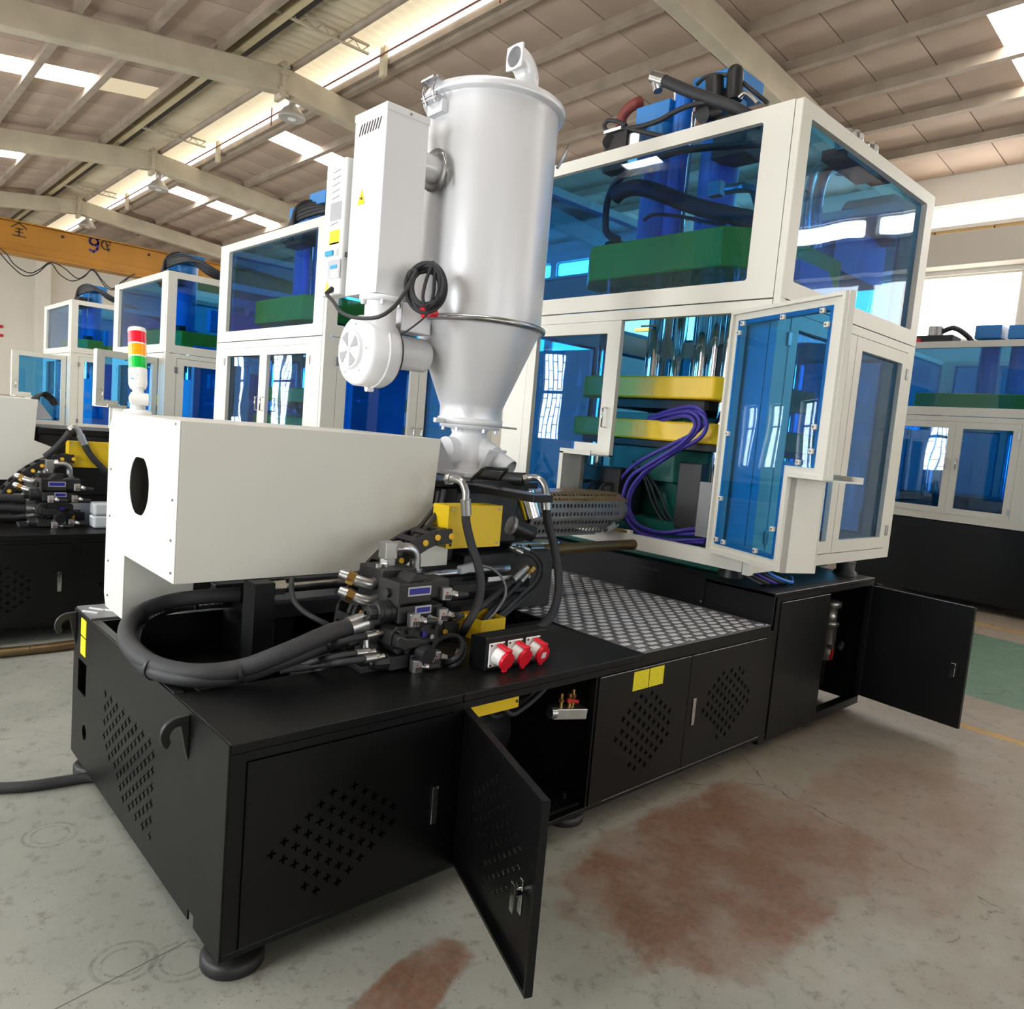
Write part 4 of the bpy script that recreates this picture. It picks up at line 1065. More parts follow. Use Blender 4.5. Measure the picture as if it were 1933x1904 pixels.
# intake elbow on the lid
ex, ey = 1.70, 0.955
E0 = Vector((ex, ey, 3.19))
path = [E0, E0 + Vector((0, 0, 0.05))] + [E0 + Vector((-0.085 + 0.085 * math.cos(t), 0, 0.07 + 0.085 * math.sin(t))) for t in [PI / 2 * k / 8 for k in range(9)]]
el = MB().tube(path, 0.056, seg=24, smooth_path=False, cap=False)
inn = MB().tube(path, 0.049, seg=24, smooth_path=False, cap=False)
for f_ in inn.f: f_.reverse()
el.add(inn.v, inn.f, True)
el_o = el.build('intake_elbow', 'hopper_paint', hd)
fc = path[-1]
flg = [(0.074 * math.cos(t) if k % 3 == 0 else 0.058 * math.cos(t), 0.074 * math.sin(t) if k % 3 == 0 else 0.058 * math.sin(t)) for k, t in [(k, 2 * PI * k / 12 + PI / 4) for k in range(12)]]
MB().slab(flg, [circ(0, 0, 0.047, 20)], fc, (0, 1, 0), (0, 0, 1), (-1, 0, 0), -0.002, 0.009).build('elbow_flange', 'hopper_paint', el_o)
# heater box
hb = MB().box(1.00, 1.222, 1.052, 1.316, 2.155, 2.955).build('heater_box', 'hopper_paint', hd, 0.003)
MB().box(0.997, 1.225, 1.049, 1.319, 2.93, 2.962).build('box_lid', 'hopper_paint', hb, 0.002)
for k in range(8):
    y = 1.10 + 0.0225 * k
    MB().obox((0.9985, y + 0.006, 2.885), (1, 0, 0), (0, 1, 0.42), (0, -0.42, 1), 0.0006, 0.003, 0.026).build('vent_slot', 'print_dark', hb)
MB().slab([(-0.032, 0), (0.032, 0), (0, 0.066)], [], (0.9995, 1.222, 2.555), (0, 1, 0), (0, 0, 1), (-1, 0, 0), 0.0, 0.001).build('hazard_label', 'yellow_paint', hb)
MB().slab([(-0.018, 0.018), (0.004, 0.022), (0.016, 0.03), (0.003, 0.028), (-0.004, 0.036), (-0.006, 0.028)], [], (0.9983, 1.222, 2.555), (0, 1, 0), (0, 0, 1), (-1, 0, 0), 0.0, 0.0008).build('hazard_print', 'print_dark', hb)
screw_on(hb, (1.12, 1.049, 2.945), (0, -1, 0), 0.005)
# hot-air pipe between box and barrel
pp = MB().cyl((1.222, 1.13, 2.78), (1.37, 1.13, 2.78), 0.062, seg=24).build('air_pipe', 'hopper_paint', hd)
MB().lathe([(0.062, 1.318), (0.098, 1.318), (0.098, 1.33), (0.062, 1.33)], (0, 1.13, 2.78), axis='X', seg=28).build('pipe_flange', 'brushed', pp)
MB().tube([(1.30, 1.08, 2.84), (1.31, 1.05, 2.83), (1.33, 1.035, 2.76), (1.33, 1.03, 2.70)], 0.006, seg=6).build('clamp_lever', 'steel', pp)
# lower duct
MB().cyl((1.16, 1.22, 1.93), (1.40, 1.22, 1.93), 0.082, seg=24).build('return_duct', 'white_paint', hd)
MB().box(1.19, 1.36, 1.12, 1.24, 2.02, 2.155).build('duct_bracket', 'hopper_paint', hd, 0.004)
# blower
fx, fy, fz = 0.965, 1.19, 1.905
bl = MB().lathe([(0.0, fx), (0.085, fx), (0.088, fx + 0.01), (0.088, fx + 0.02), (0.125, fx + 0.022), (0.150, fx + 0.032), (0.160, fx + 0.05), (0.160, fx + 0.17), (0.15, fx + 0.19), (0.0, fx + 0.19)], (0, fy, fz), axis='X', seg=48)
blo = bl.build('blower_volute', 'white_paint', hd)
MB().lathe([(0.160, fx + 0.115), (0.166, fx + 0.118), (0.166, fx + 0.124), (0.160, fx + 0.127)], (0, fy, fz), axis='X', seg=48).build('seam_rib', 'white_paint', blo)
oy = 1.12
MB().cyl((fx + 0.11, oy, fz), (fx + 0.11, oy, 2.13), 0.072, seg=24).build('blower_outlet', 'white_paint', blo)
MB().lathe([(0.072, 2.125), (0.098, 2.128), (0.098, 2.15), (0.072, 2.152)], (fx + 0.11, oy, 0), seg=28).build('outlet_flange', 'white_paint', blo)
for t in (0.3, 1.6, 2.9, 4.2, 5.4):
    MB().hexn((fx + 0.11 + 0.085 * math.cos(t), oy + 0.085 * math.sin(t), 2.108), (fx + 0.11 + 0.085 * math.cos(t), oy + 0.085 * math.sin(t), 2.128), 0.01).build('bolt', 'zinc', blo)
for k in range(4):
    t0 = PI / 4 + k * PI / 2 - 0.36 + 0.25; t1 = t0 + 0.72
    poly = [(0.0 + 0.012 * math.cos((t0 + t1) / 2), 0.012 * math.sin((t0 + t1) / 2))] + [(0.078 * math.cos(t0 + (t1 - t0) * j / 5), 0.078 * math.sin(t0 + (t1 - t0) * j / 5)) for j in range(6)]
    MB().slab(poly, [], (fx, fy, fz), (0, 1, 0), (0, 0, 1), (-1, 0, 0), 0.0, 0.002).build('air_inlet', 'fan_dark', blo)
screw_on(blo, (fx, fy, fz), (-1, 0, 0), 0.008, 'white_paint')
for t in (0.5, 1.7, 3.1, 4.1, 5.2):
    screw_on(blo, (fx + 0.022, fy + 0.115 * math.cos(t), fz + 0.115 * math.sin(t)), (-1, 0, 0), 0.004)
MB().lathe([(0.10, fx + 0.192), (0.14, fx + 0.192), (0.14, fx + 0.205), (0.10, fx + 0.205)], (0, fy, fz), axis='X', seg=48).build('cooling_slots', 'print_dark', blo)
for t in (-1.55, -0.1):
    MB().cyl((fx + 0.105, fy + 0.168 * math.cos(t), fz + 0.168 * math.sin(t)), (fx + 0.14, fy + 0.168 * math.cos(t), fz + 0.168 * math.sin(t)), 0.014, seg=10).build('boss', 'white_paint', blo)
# control cabinet beside the heater
cb = MB().box(0.985, 1.06, 1.350, 1.533, 2.165, 2.79).build('control_box', 'white_plastic', hd, 0.012, 3)
cx_ = 0.985
for k in range(9):
    z = 2.735 - 0.030 * k
    MB().obox((cx_ - 0.0006, 1.43, z), (1, 0, 0), (0, 1, -0.12), (0, 0.12, 1), 0.0008, 0.034, 0.0022).build('vent_slot', 'cable_grey', cb)
def face(nm, mt, u0, u1, v0, v1, d=0.002):
    a = at(u0, v0, X=cx_); b = at(u1, v1, X=cx_)
    return MB().box(cx_ - d, cx_ - 0.0002, min(a.y, b.y), max(a.y, b.y), min(a.z, b.z), max(a.z, b.z)).build(nm, mt, cb)
face('rating_plate', 'label_silver', 625, 644, 385, 413)
face('notice_label', 'sticker_yellow', 623, 640, 437, 459)
face('wiring_label', 'sticker_white', 623, 639, 460, 472)
face('breaker', 'white_plastic', 622, 639, 473, 482, 0.012)
face('breaker_switch', 'print_blue', 621, 634, 477, 483, 0.022)
face('display_window', 'label_silver', 620, 641, 493, 524, 0.003)
face('display_panel', 'label_white', 626, 639, 510, 523, 0.005)
face('display_print', 'print_blue', 625, 637, 502, 506, 0.005)
p_ = at(617, 551, X=cx_)
MB().slab([(-0.022, 0), (0.022, 0), (0, 0.06)], [], (cx_, p_.y, p_.z), (0, 1, 0), (0, 0, 1), (-1, 0, 0), 0.0, 0.001).build('hazard_label', 'yellow_paint', cb)
g_ = at(628, 545, X=cx_)
MB().cyl((cx_, g_.y, g_.z), (cx_ - 0.035, g_.y, g_.z - 0.03), 0.014, 0.008, seg=10).build('cable_gland', 'black_plastic', cb)
MB().box(1.005, 1.05, 1.31, 1.36, 2.34, 2.36).build('cable_link', 'rubber', hd)
# power cord and hanging coil
cp = Vector((1.20, 0.955, 2.205))
pts = [Vector((cx_ - 0.03, g_.y, g_.z - 0.03))] + [at(u, v, X=x) for (u, v, x) in ((630, 570, 0.95), (645, 590, 0.92), (675, 600, 0.89), (715, 598, 0.88), (745, 578, 0.93), (765, 550, 1.0), (778, 525, 1.08), (785, 510, 1.14))]
coil = []
cxw = Vector((0.72, -0.69, 0)); czw = Vector((0.1, 0.1, 1)).normalized()
for k in range(72):
    t = 2 * PI * k / 12
    rr = 1.0 - 0.065 * (k / 12.0)
    coil.append(cp + cxw * (0.092 * math.cos(t + 2.6) * rr) + czw * (0.118 * math.sin(t + 2.6) * rr) + Vector((-0.7, -0.7, 0)) * (0.008 * math.sin(k * 1.7) + 0.012 * math.cos(0.6 * k)))
pc = thing('power_cord', 'coiled black power cord with red plug hanging from the heater box', 'cord', (1.2, 0.97, 2.05))
MB().tube(pts + coil, 0.0085, seg=7, sub=3).build('cord', 'rubber', pc)
MB().tube([cp + czw * 0.118 + cxw * 0.02, cp + cxw * 0.0 + czw * 0.02 + Vector((-0.02, -0.02, 0)), cp - cxw * 0.005 - czw * 0.06 + Vector((-0.02, -0.02, 0)), cp + cxw * 0.02 - czw * 0.1, cp + cxw * 0.035 - czw * 0.02, cp + cxw * 0.03 + czw * 0.09], 0.008, seg=7).build('cord_tie', 'rubber', pc)
MB().cyl(at(799, 578, Y=0.96), at(806, 596, Y=0.96), 0.026, seg=14).cyl(at(808, 590, Y=0.97), at(823, 592, Y=0.97), 0.018, seg=12).build('plug', 'socket_red', pc, 0.002)
MB().tube([at(818, 580, Y=0.93), at(800, 600, Y=0.93), at(775, 620, Y=0.97), at(757, 632, Y=1.05)], 0.004, seg=6).build('lead', 'rubber', pc)

# white cast feed throat --------------------------------------------------
ft = thing('feed_throat', 'white cast feed throat with drain spout under the hopper', 'casting', (HX, HY, 1.375))
MB().lathe([(0.155, 1.611), (0.155, 1.595), (0.10, 1.59), (0.088, 1.565), (0.105, 1.535), (0.122, 1.48), (0.108, 1.42), (0.11, 1.39), (0.13, 1.385), (0.13, 1.375)], (HX, HY, 0), seg=36).build('body', 'white_paint', ft)
MB().cyl((HX - 0.15, HY, 1.475), (HX - 0.02, HY, 1.475), 0.07, seg=22).build('side_port', 'white_paint', ft)
sp_d = Vector((0.25, -0.85, -0.45)).normalized()
s0 = Vector((HX + 0.03, HY - 0.06, 1.49))
spo = MB().cyl(s0, s0 + sp_d * 0.09, 0.07, seg=22).build('spout_root', 'white_paint', ft)
sx = Vector((0.96, 0.28, 0)).normalized(); sy = sp_d.cross(sx)
MB().obox(s0 + sp_d * 0.095, sx, sy, sp_d, 0.085, 0.055, 0.006).build('slide_plate', 'white_paint', ft, 0.002)
MB().cyl(s0 + sp_d * 0.10 + sx * 0.035, s0 + sp_d * 0.19 + sx * 0.035, 0.05, seg=22, cap=False).cyl(s0 + sp_d * 0.19 + sx * 0.035, s0 + sp_d * 0.10 + sx * 0.035, 0.045, seg=22, cap=False).build('spout', 'white_paint', ft)
MB().cyl(s0 + sp_d * 0.0985 - sx * 0.055, s0 + sp_d * 0.103 - sx * 0.055, 0.03, seg=18).build('blank_disc', 'white_plastic', ft)
for t in range(6):
    a = t * PI / 3 + 0.4
    MB().hexn((HX + 0.135 * math.cos(a), HY + 0.135 * math.sin(a), 1.578), (HX + 0.135 * math.cos(a), HY + 0.135 * math.sin(a), 1.596), 0.010).build('bolt', 'zinc', ft)
MB().obox((HX - 0.19, HY + 0.0, 1.622), (1, 0.3, 0), (0, 1, 0), (0, 0, 1), 0.05, 0.012, 0.012).build('gate_handle', 'white_paint', ft, 0.004)
MB().cyl((HX + 0.16, HY - 0.05, 1.615), (HX + 0.24, HY - 0.1, 1.612), 0.005, seg=8).build('gate_rod', 'steel', ft)
MB().box(HX - 0.14, HX + 0.17, HY - 0.16, HY + 0.16, 1.352, 1.375).build('foot_plate', 'white_paint', ft, 0.003)

# carriage under the hopper ------------------------------------------------
cg = thing('hopper_carriage', 'black steel carriage carrying the hopper above the barrel', 'carriage', (1.6, 1.1, 0.9))
MB().box(1.20, 1.86, 0.80, 1.50, 1.322, 1.352).build('carriage_plate', 'black_paint', cg, 0.003)
MB().box(1.345, 1.46, 0.30, 0.80, 1.315, 1.345).build('slide_bar', 'black_paint', cg, 0.003)
MB().box(1.42, 2.02, 0.80, 1.50, 0.71, 1.0).build('carriage_base', 'black_satin', cg, 0.006)
MB().box(1.22, 1.40, 0.86, 1.42, 0.96, 1.32).build('front_block', 'black_paint', cg, 0.01)
MB().box(1.40, 1.86, 0.92, 1.38, 1.02, 1.30).build('throat_block', 'black_satin', cg, 0.02)
hn = [at(890, 905, Z=1.36), at(914, 884, Z=1.44), at(957, 886, Z=1.44), at(942, 905, Z=1.37)]
MB().tube(hn, 0.008, seg=8, smooth_path=False).build('pull_handle', 'black_satin', cg)
for (dx_, dy_) in ((0.12, 0.0), (0.12, 0.1), (0.12, 0.2)):
    pass
MB().cyl(at(905, 900, Y=0.98), at(990, 905, Y=0.76), 0.034, seg=18).build('swing_cylinder', 'black_satin', cg)
# drain tube below the slide bar
c0 = at(991, 928, Y=0.56); c1 = at(1004, 977, Y=0.53)
MB().cyl(c0, c1, 0.047, 0.043, seg=26, cap=False).cyl(c1, c0, 0.040, 0.044, seg=26, cap=False).build('drain_tube', 'chrome', cg)
MB().cyl((1.86, 1.15, 1.16), (2.05, 1.15, 1.16), 0.16, seg=28).build('barrel_flange', 'cast_dark', cg)
for t in range(8):
    a = t * PI / 4
    MB().hexn((2.05, 1.15 + 0.13 * math.cos(a), 1.16 + 0.13 * math.sin(a)), (2.07, 1.15 + 0.13 * math.cos(a), 1.16 + 0.13 * math.sin(a)), 0.016).build('bolt', 'zinc', cg)
MB().cyl((2.05, 1.15, 1.16), (2.95, 1.15, 1.16), 0.07, seg=22).build('barrel', 'brushed', cg)
# nozzle-side traction cylinder
MB().cyl((1.86, 0.98, 1.0), (2.22, 0.98, 1.0), 0.026, seg=18).build('traction_rod', 'chrome', cg)
MB().cyl((2.02, 0.90, 0.985), (2.87, 0.90, 0.985), 0.03, seg=18).build('traction_cylinder', 'bronze_rod', cg)
MB().cyl((1.92, 0.90, 0.985), (2.02, 0.90, 0.985), 0.036, seg=18).build('cylinder_head', 'chrome', cg)
q0 = at(968, 993, Y=0.75); q1 = at(1005, 1008, Y=0.72)
MB().cyl(q0, q1, 0.04, seg=18).build('coupling', 'black_satin', cg)
MB().cyl(q0 - (q1 - q0) * 0.15, q0, 0.046, seg=18).build('coupling_ring', 'brushed', cg)
# perforated barrel guard
bg = thing('barrel_guard', 'perforated heat shield around the barrel entering the guard cabin', 'guard', (2.4, 1.0, 1.0))
X0g, X1g = 2.0, 2.78
holes_top = [circ(X0g + 0.05 + 0.031 * k, 0.012 + 0.028 * r, 0.0075, 6) for k in range(23) for r in range(2)]
def quad_plate(nm, p00, p10, p01, nu, nv, mt, ru, poly=None):
    p00 = Vector(p00); U = Vector(p10) - p00; V = Vector(p01) - p00
    Lu, Lv = U.length, V.length; U.normalize(); V.normalize(); N = U.cross(V)
    hs = []
    for r in range(nv):
        for k in range(nu):
            hs.append((0.04 + (Lu - 0.10) * k / (nu - 1) - ru, 0.04 + (Lu - 0.10) * k / (nu - 1) + ru, Lv * (r + 0.5) / nv - ru * 1.2, Lv * (r + 0.5) / nv + ru * 1.2))
    if poly: hs += [(0.62 + 0.16 * (k + 0.0) / 16, Lu + 1, -1, Lv * k / 16.0 + 0.0001) for k in range(1, 17)] if False else [(0.62 + 0.16 * k / 16.0, Lu + 1, Lv * (k - 1) / 16.0, Lv * k / 16.0) for k in range(1, 16)]
    return MB().punched(0, Lu, 0, Lv, hs, p00, U, V, N, -0.001, 0.001).build(nm, mt, bg)
quad_plate('top_slope', (X0g, 0.97, 1.235), (X1g + 0.03, 0.97, 1.235), (X0g, 1.05, 1.275), 24, 2, 'bronze_sheet', 0.009)
quad_plate('upper_side', (X0g, 0.97, 1.14), (X1g, 0.97, 1.14), (X0g, 0.97, 1.235), 24, 2, 'brushed', 0.009)
quad_plate('lower_side', (X0g, 1.01, 1.045), (X1g, 1.01, 1.045), (X0g, 0.97, 1.14), 24, 2, 'brushed', 0.009, [(0, 0), (0.62, 0), (0.78, 0.103), (0, 0.103)])
MB().box(X0g, 2.58, 1.01, 1.29, 1.035, 1.045).build('bottom_sheet', 'brushed', bg)
MB().box(X0g, X1g + 0.03, 1.05, 1.27, 1.275, 1.279).build('roof_sheet', 'bronze_sheet', bg)
MB().box(X0g, X1g, 1.31, 1.314, 1.05, 1.25).build('back_sheet', 'brushed', bg)
screw_on(bg, (2.42, 1.0, 1.055), (0, -1, 0), 0.007)
fo = MB().obox((2.68, 0.98, 1.075), (1, -0.2, 0.55), (0.1, 1, 0), (-0.5, 0, 1), 0.05, 0.018, 0.006).obox((2.66, 0.975, 1.09), (1, -0.2, 0.6), (0.1, 1, 0), (-0.5, 0, 1), 0.03, 0.02, 0.012).build('foil_tape', 'zinc', bg)

# yellow junction box --------------------------------------------------------
def junction_box(label, dx=0, dy=0):
    j = thing('junction_box', label, 'junction box', (1.28 + dx, 0.65 + dy, 1.08))
    MB().box(1.132 + dx, 1.432 + dx, 0.585 + dy, 0.69 + dy, 1.085, 1.265).build('case', 'yellow_paint', j, 0.002)
    MB().box(1.13 + dx, 1.434 + dx, 0.58 + dy, 0.586 + dy, 1.083, 1.267).build('lid', 'yellow_paint', j, 0.002)
    for (x, z) in ((1.15, 1.10), (1.15, 1.25), (1.415, 1.10), (1.415, 1.25)):
        MB().cyl((x + dx, 0.576 + dy, z), (x + dx, 0.58 + dy, z), 0.006, seg=10).build('screw', 'chrome', j)
    MB().obox((1.10 + dx, 0.60 + dy, 1.14), (1, 0, 0), (0, 1, 0), (0, 0, 1), 0.035, 0.012, 0.03).build('chain_bracket', 'black_plastic', j)
    return j
jb = junction_box('yellow sheet-metal junction box bolted below the hopper carriage')

# cable drag chain -----------------------------------------------------------
def drag_chain(label, dx=0, dy=0):
    ch = thing('cable_chain', label, 'cable chain', (0.8 + dx, 0.62 + dy, 0.7))
    pth = catmull([(1.12, 0, 1.145), (1.05, 0, 1.142), (0.99, 0, 1.122), (0.93, 0, 1.092), (0.87, 0, 1.05), (0.815, 0, 1.0), (0.765, 0, 0.945), (0.725, 0, 0.885), (0.705, 0, 0.82), (0.72, 0, 0.765), (0.775, 0, 0.742), (0.85, 0, 0.738), (0.95, 0, 0.738), (1.05, 0, 0.738), (1.15, 0, 0.738), (1.24, 0, 0.738)], 8)
    acc = 0; last = pth[0]; nodes = [pth[0]]
    for p in pth[1:]:
        acc += (p - last).length; last = p
        if acc >= 0.062: nodes.append(p); acc = 0
    for i in range(len(nodes) - 1):
        a, b = nodes[i], nodes[i + 1]; d_ = (b - a).normalized(); nn = Vector((-d_.z, 0, d_.x)); c = (a + b) / 2 + Vector((dx, dy, 0))
        mb = MB()
        for yy in (0.545, 0.665):
            mb.obox(c + Vector((0, yy, 0)), d_, (0, 1, 0), nn, 0.040, 0.006 if i % 2 else 0.009, 0.030)
        for sg_ in (-1, 1):
            mb.obox(c + Vector((0, 0.605, 0)) + nn * 0.028 * sg_, d_, (0, 1, 0), nn, 0.016, 0.06, 0.003)
        lk = mb.build('link', 'black_plastic', ch)
        MB().cyl(a + Vector((dx, 0.532 + dy, 0)), a + Vector((dx, 0.538 + dy, 0)), 0.0125, seg=14).build('pin', 'yellow_plastic', lk)
    return ch
chain1 = drag_chain('black cable drag chain with yellow pins curving below the cover')
for k, (yo, zo) in enumerate(((0.59, 0.012), (0.625, -0.008))):
    P = [(1.13, yo, 1.15 + zo), (0.99, yo, 1.125 + zo), (0.87, yo, 1.055 + zo), (0.77, yo, 0.95 + zo), (0.712, yo, 0.84), (0.72, yo, 0.77 + zo), (0.80, yo, 0.74 + zo), (1.2, yo, 0.738 + zo)]
    solo(MB().tube(P, 0.011, seg=7), 'chain_cable', 'rubber', ('outer black cable threaded through the drag chain', 'inner black cable threaded through the drag chain')[k], 'cable', 'cables in the drag chain')
solo(MB().tube([at(838, 925, Y=0.72), at(832, 950, Y=0.70), at(815, 985, Y=0.66), at(795, 1005, Y=0.62), at(770, 1025, Y=0.60)], 0.012, seg=8), 'loom_cable', 'rubber', 'black loom cable dropping from the carriage into the drag chain', 'cable', 'loom cables beside the cover')
solo(MB().tube([at(828, 928, Y=0.74), at(822, 955, Y=0.72), at(800, 985, Y=0.68), at(778, 1008, Y=0.63)], 0.010, seg=8), 'loom_cable', 'rubber', 'thinner black loom cable closest to the cover edge', 'cable', 'loom cables beside the cover')
# ================================================================== hydraulic manifold
def manifold(label, dx=0.0, dy=0.0):
    m = thing('valve_manifold', label, 'hydraulic valve', (0.77 + dx, 0.42 + dy, 0.70))
    def V(x, y, z): return Vector((x + dx, y + dy, z))
    def BX(x0, x1, y0, y1, z0, z1, nm, mt, par=m, bv=0.003): return MB().box(x0 + dx, x1 + dx, y0 + dy, y1 + dy, z0, z1).build(nm, mt, par, bv)
    def CY(a, b, r, nm, mt, par=m, seg=16, r1=None): return MB().cyl(V(*a), V(*b), r, r1, seg=seg).build(nm, mt, par)
    BX(0.715, 0.87, 0.34, 0.50, 0.702, 1.05, 'block', 'cast_dark', m, 0.004)
    BX(0.60, 0.70, 0.26, 0.36, 0.70, 0.725, 'foot', 'black_satin')
    def plug(par, p):
        c = V(*p)
        b = MB().obox(c, (1, -0.2, 0), (0.2, 1, 0), (0, 0, 1), 0.020, 0.017, 0.024).build('connector', 'zinc', par, 0.004)
        MB().cyl(c + Vector((0.018, -0.004, -0.004)), c + Vector((0.045, -0.010, -0.008)), 0.015, seg=12).hexn(c + Vector((0.022, -0.004, -0.004)), c + Vector((0.032, -0.006, -0.006)), 0.019).build('gland', 'steel', par)
        MB().cyl(c + Vector((0.045, -0.010, -0.008)), c + Vector((0.095, -0.014, -0.010)), 0.014, 0.010, seg=12).build('boot', 'rubber', par)
        MB().obox(c + Vector((-0.004, -0.018, 0.006)), (1, -0.2, 0), (0.2, 1, 0), (0, 0, 1), 0.003, 0.001, 0.003).build('status_print', 'red_lever', par)
        for k_ in range(3): MB().obox(c + Vector((-0.008 + 0.009 * k_, -0.0178 - 0.0018 * k_, -0.010)), (1, -0.2, 0), (0.2, 1, 0), (0, 0, 1), 0.0028, 0.001, 0.008).build('terminal_print', 'print_dark', par)
    def name_plate(par, x0, x1, y, z0, z1):
        BX(x0, x1, y - 0.002, y, z0, z1, 'plate', 'label_silver', par, 0)
        BX(x0 + 0.006, x1 - 0.006, y - 0.003, y - 0.0015, z0 + 0.006, z1 - 0.006, 'name_plate', 'label_blue', par, 0)
    # top directional valve
    v1 = BX(0.715, 0.862, 0.225, 0.345, 0.945, 1.022, 'valve', 'cast_dark', m, 0.006)
    BX(0.708, 0.72, 0.218, 0.345, 0.938, 1.028, 'end_plate', 'cast_dark', v1)
    MB().hexn(V(0.709, 0.28, 0.982), V(0.694, 0.28, 0.982), 0.019).build('hex_plug', 'cast_dark', v1)
    MB().slab([(0.765, 1.022), (0.84, 1.022), (0.825, 1.042), (0.80, 1.050), (0.78, 1.042)], [], V(0, 0.24, 0), (1, 0, 0), (0, 0, 1), (0, 1, 0), 0.0, 0.09).build('coil_hump', 'cast_dark', v1, 0.004)
    name_plate(v1, 0.753, 0.855, 0.225, 0.974, 1.008)
    BX(0.862, 0.95, 0.235, 0.335, 0.955, 1.025, 'coil', 'black_plastic', v1, 0.006)
    plug(v1, (0.925, 0.225, 0.972))
    # second valve with big solenoid
    v2 = BX(0.72, 0.865, 0.225, 0.345, 0.875, 0.938, 'valve', 'cast_dark', m, 0.006)
    CY((0.655, 0.275, 0.915), (0.76, 0.275, 0.915), 0.040, 'solenoid', 'black_plastic', v2, 22)
    for k in range(3): CY((0.668 + 0.03 * k, 0.275, 0.915), (0.674 + 0.03 * k, 0.275, 0.915), 0.0425, 'solenoid_ring', 'black_plastic', v2, 22)
    kb = MB().lathe([(0.0, 0.618), (0.022, 0.618), (0.026, 0.622), (0.026, 0.652), (0.034, 0.656)], V(-dx + dx, 0.275, 0.915) - Vector((0, 0, 0)) if False else Vector((dx, 0.275 + dy, 0.915)), axis='X', seg=10, smooth=False).build('adjust_knob', 'black_plastic', v2)
    CY((0.617, 0.275, 0.915), (0.612, 0.275, 0.915), 0.010, 'knob_screw', 'chrome', v2, 10)
    name_plate(v2, 0.79, 0.862, 0.225, 0.905, 0.935)
    plug(v2, (0.765, 0.195, 0.895)); 
    BX(0.865, 0.93, 0.24, 0.33, 0.875, 0.93, 'coil', 'black_plastic', v2, 0.006)
    plug(v2, (0.912, 0.222, 0.894))
    # pilot valve with bolted flange
    v3 = MB().slab([(0.69, 0.80), (0.72, 0.765), (0.90, 0.765), (0.91, 0.78), (0.905, 0.85), (0.875, 0.868), (0.72, 0.866), (0.695, 0.85)], [], V(0, 0.225, 0) - Vector((0, 0, 0)), (1, 0, 0), (0, 0, 1), (0, 1, 0), 0.0, 0.12)
    for p in v3.v: pass
    v3o = v3.build('pilot_valve', 'cast_dark', m, 0.006)
    MB().slab([(0.70, 0.80), (0.73, 0.785), (0.79, 0.79), (0.80, 0.775), (0.83, 0.775), (0.83, 0.81), (0.79, 0.825), (0.74, 0.83), (0.71, 0.845), (0.70, 0.83)], [], V(0, 0.19, 0), (1, 0, 0), (0, 0, 1), (0, 1, 0), 0.0, 0.04).build('valve_lobe', 'cast_dark', v3o, 0.006)
    for (x, z) in ((0.725, 0.85), (0.765, 0.846), (0.82, 0.852), (0.885, 0.85), (0.715, 0.782), (0.755, 0.776), (0.875, 0.785)):
        CY((x, 0.224, z), (x, 0.207, z), 0.0105, 'cap_bolt', 'black_satin', v3o, 12)
    CY((0.812, 0.20, 0.772), (0.818, 0.155, 0.768), 0.033, 'valve_cap', 'black_plastic', v3o, 24)
    BX(0.825, 0.845, 0.216, 0.225, 0.818, 0.838, 'name_plate', 'label_blue', v3o, 0)
    CY((0.862, 0.225, 0.818), (0.862, 0.205, 0.818), 0.009, 'steel_ball', 'chrome', v3o, 12)
    # bottom valve
    v4 = BX(0.70, 0.865, 0.225, 0.345, 0.704, 0.758, 'valve', 'cast_dark', m, 0.006)
    MB().lathe([(0.0, 0.645), (0.022, 0.645), (0.026, 0.65), (0.03, 0.69), (0.034, 0.70)], Vector((dx, 0.26 + dy, 0.733)), axis='X', seg=10, smooth=False).build('adjust_knob', 'black_plastic', v4)
    CY((0.644, 0.26, 0.733), (0.64, 0.26, 0.733), 0.010, 'knob_screw', 'chrome', v4, 10)
    name_plate(v4, 0.785, 0.86, 0.225, 0.722, 0.752)
    plug(v4, (0.79, 0.195, 0.722)); plug(v4, (0.895, 0.222, 0.732))
    # silver elbows with brass nuts on the left
    for (z, y, xo) in ((0.995, 0.40, 0.03), (0.935, 0.38, 0.02)):
        e = MB().tube([V(0.716, y - 0.01, z), V(0.665 + xo, y - 0.015, z - 0.003), V(0.635 + xo, y, z + 0.004), V(0.615 + xo, y + 0.02, z + 0.012)], 0.021, seg=14).build('elbow', 'zinc', m)
        MB().hexn(V(0.618 + xo, y + 0.018, z + 0.010), V(0.598 + xo, y + 0.035, z + 0.020), 0.026).build('brass_nut', 'brass', e)
        MB().cyl(V(0.598 + xo, y + 0.035, z + 0.020), V(0.575 + xo, y + 0.055, z + 0.03), 0.023, 0.017, seg=14).build('hose_tail', 'zinc', e)
    # big crossover pipe on top
    bp_ = MB().hexn(V(0.80, 0.44, 1.050), V(0.80, 0.44, 1.075), 0.034).obox(V(0.80, 0.44, 1.105), (1, 0, 0), (0, 1, 0), (0, 0, 1), 0.027, 0.027, 0.033).hexn(V(0.827, 0.435, 1.112), V(0.85, 0.43, 1.112), 0.032).build('pipe_elbow', 'zinc', m, 0.004)
    MB().tube([V(0.85, 0.43, 1.112)] + [V(0.87 + 0.05 * math.sin(t), 0.425, 1.062 + 0.05 * math.cos(t)) for t in [PI / 2 * k / 6 for k in range(7)]] + [V(0.92, 0.425, 1.02)], 0.022, seg=16, smooth_path=False).build('crossover_pipe', 'steel', bp_)
    CY((0.92, 0.425, 1.03), (0.92, 0.425, 1.018), 0.031, 'pipe_collar', 'steel', bp_, 18)
    BX(0.885, 0.955, 0.40, 0.49, 0.86, 1.02, 'pipe_block', 'cast_dark')
    for x in (0.725, 0.755): CY((x + 0.01, 0.40, 1.048), (x + 0.01, 0.40, 1.062), 0.012, 'plug_screw', 'zinc', m, 10)
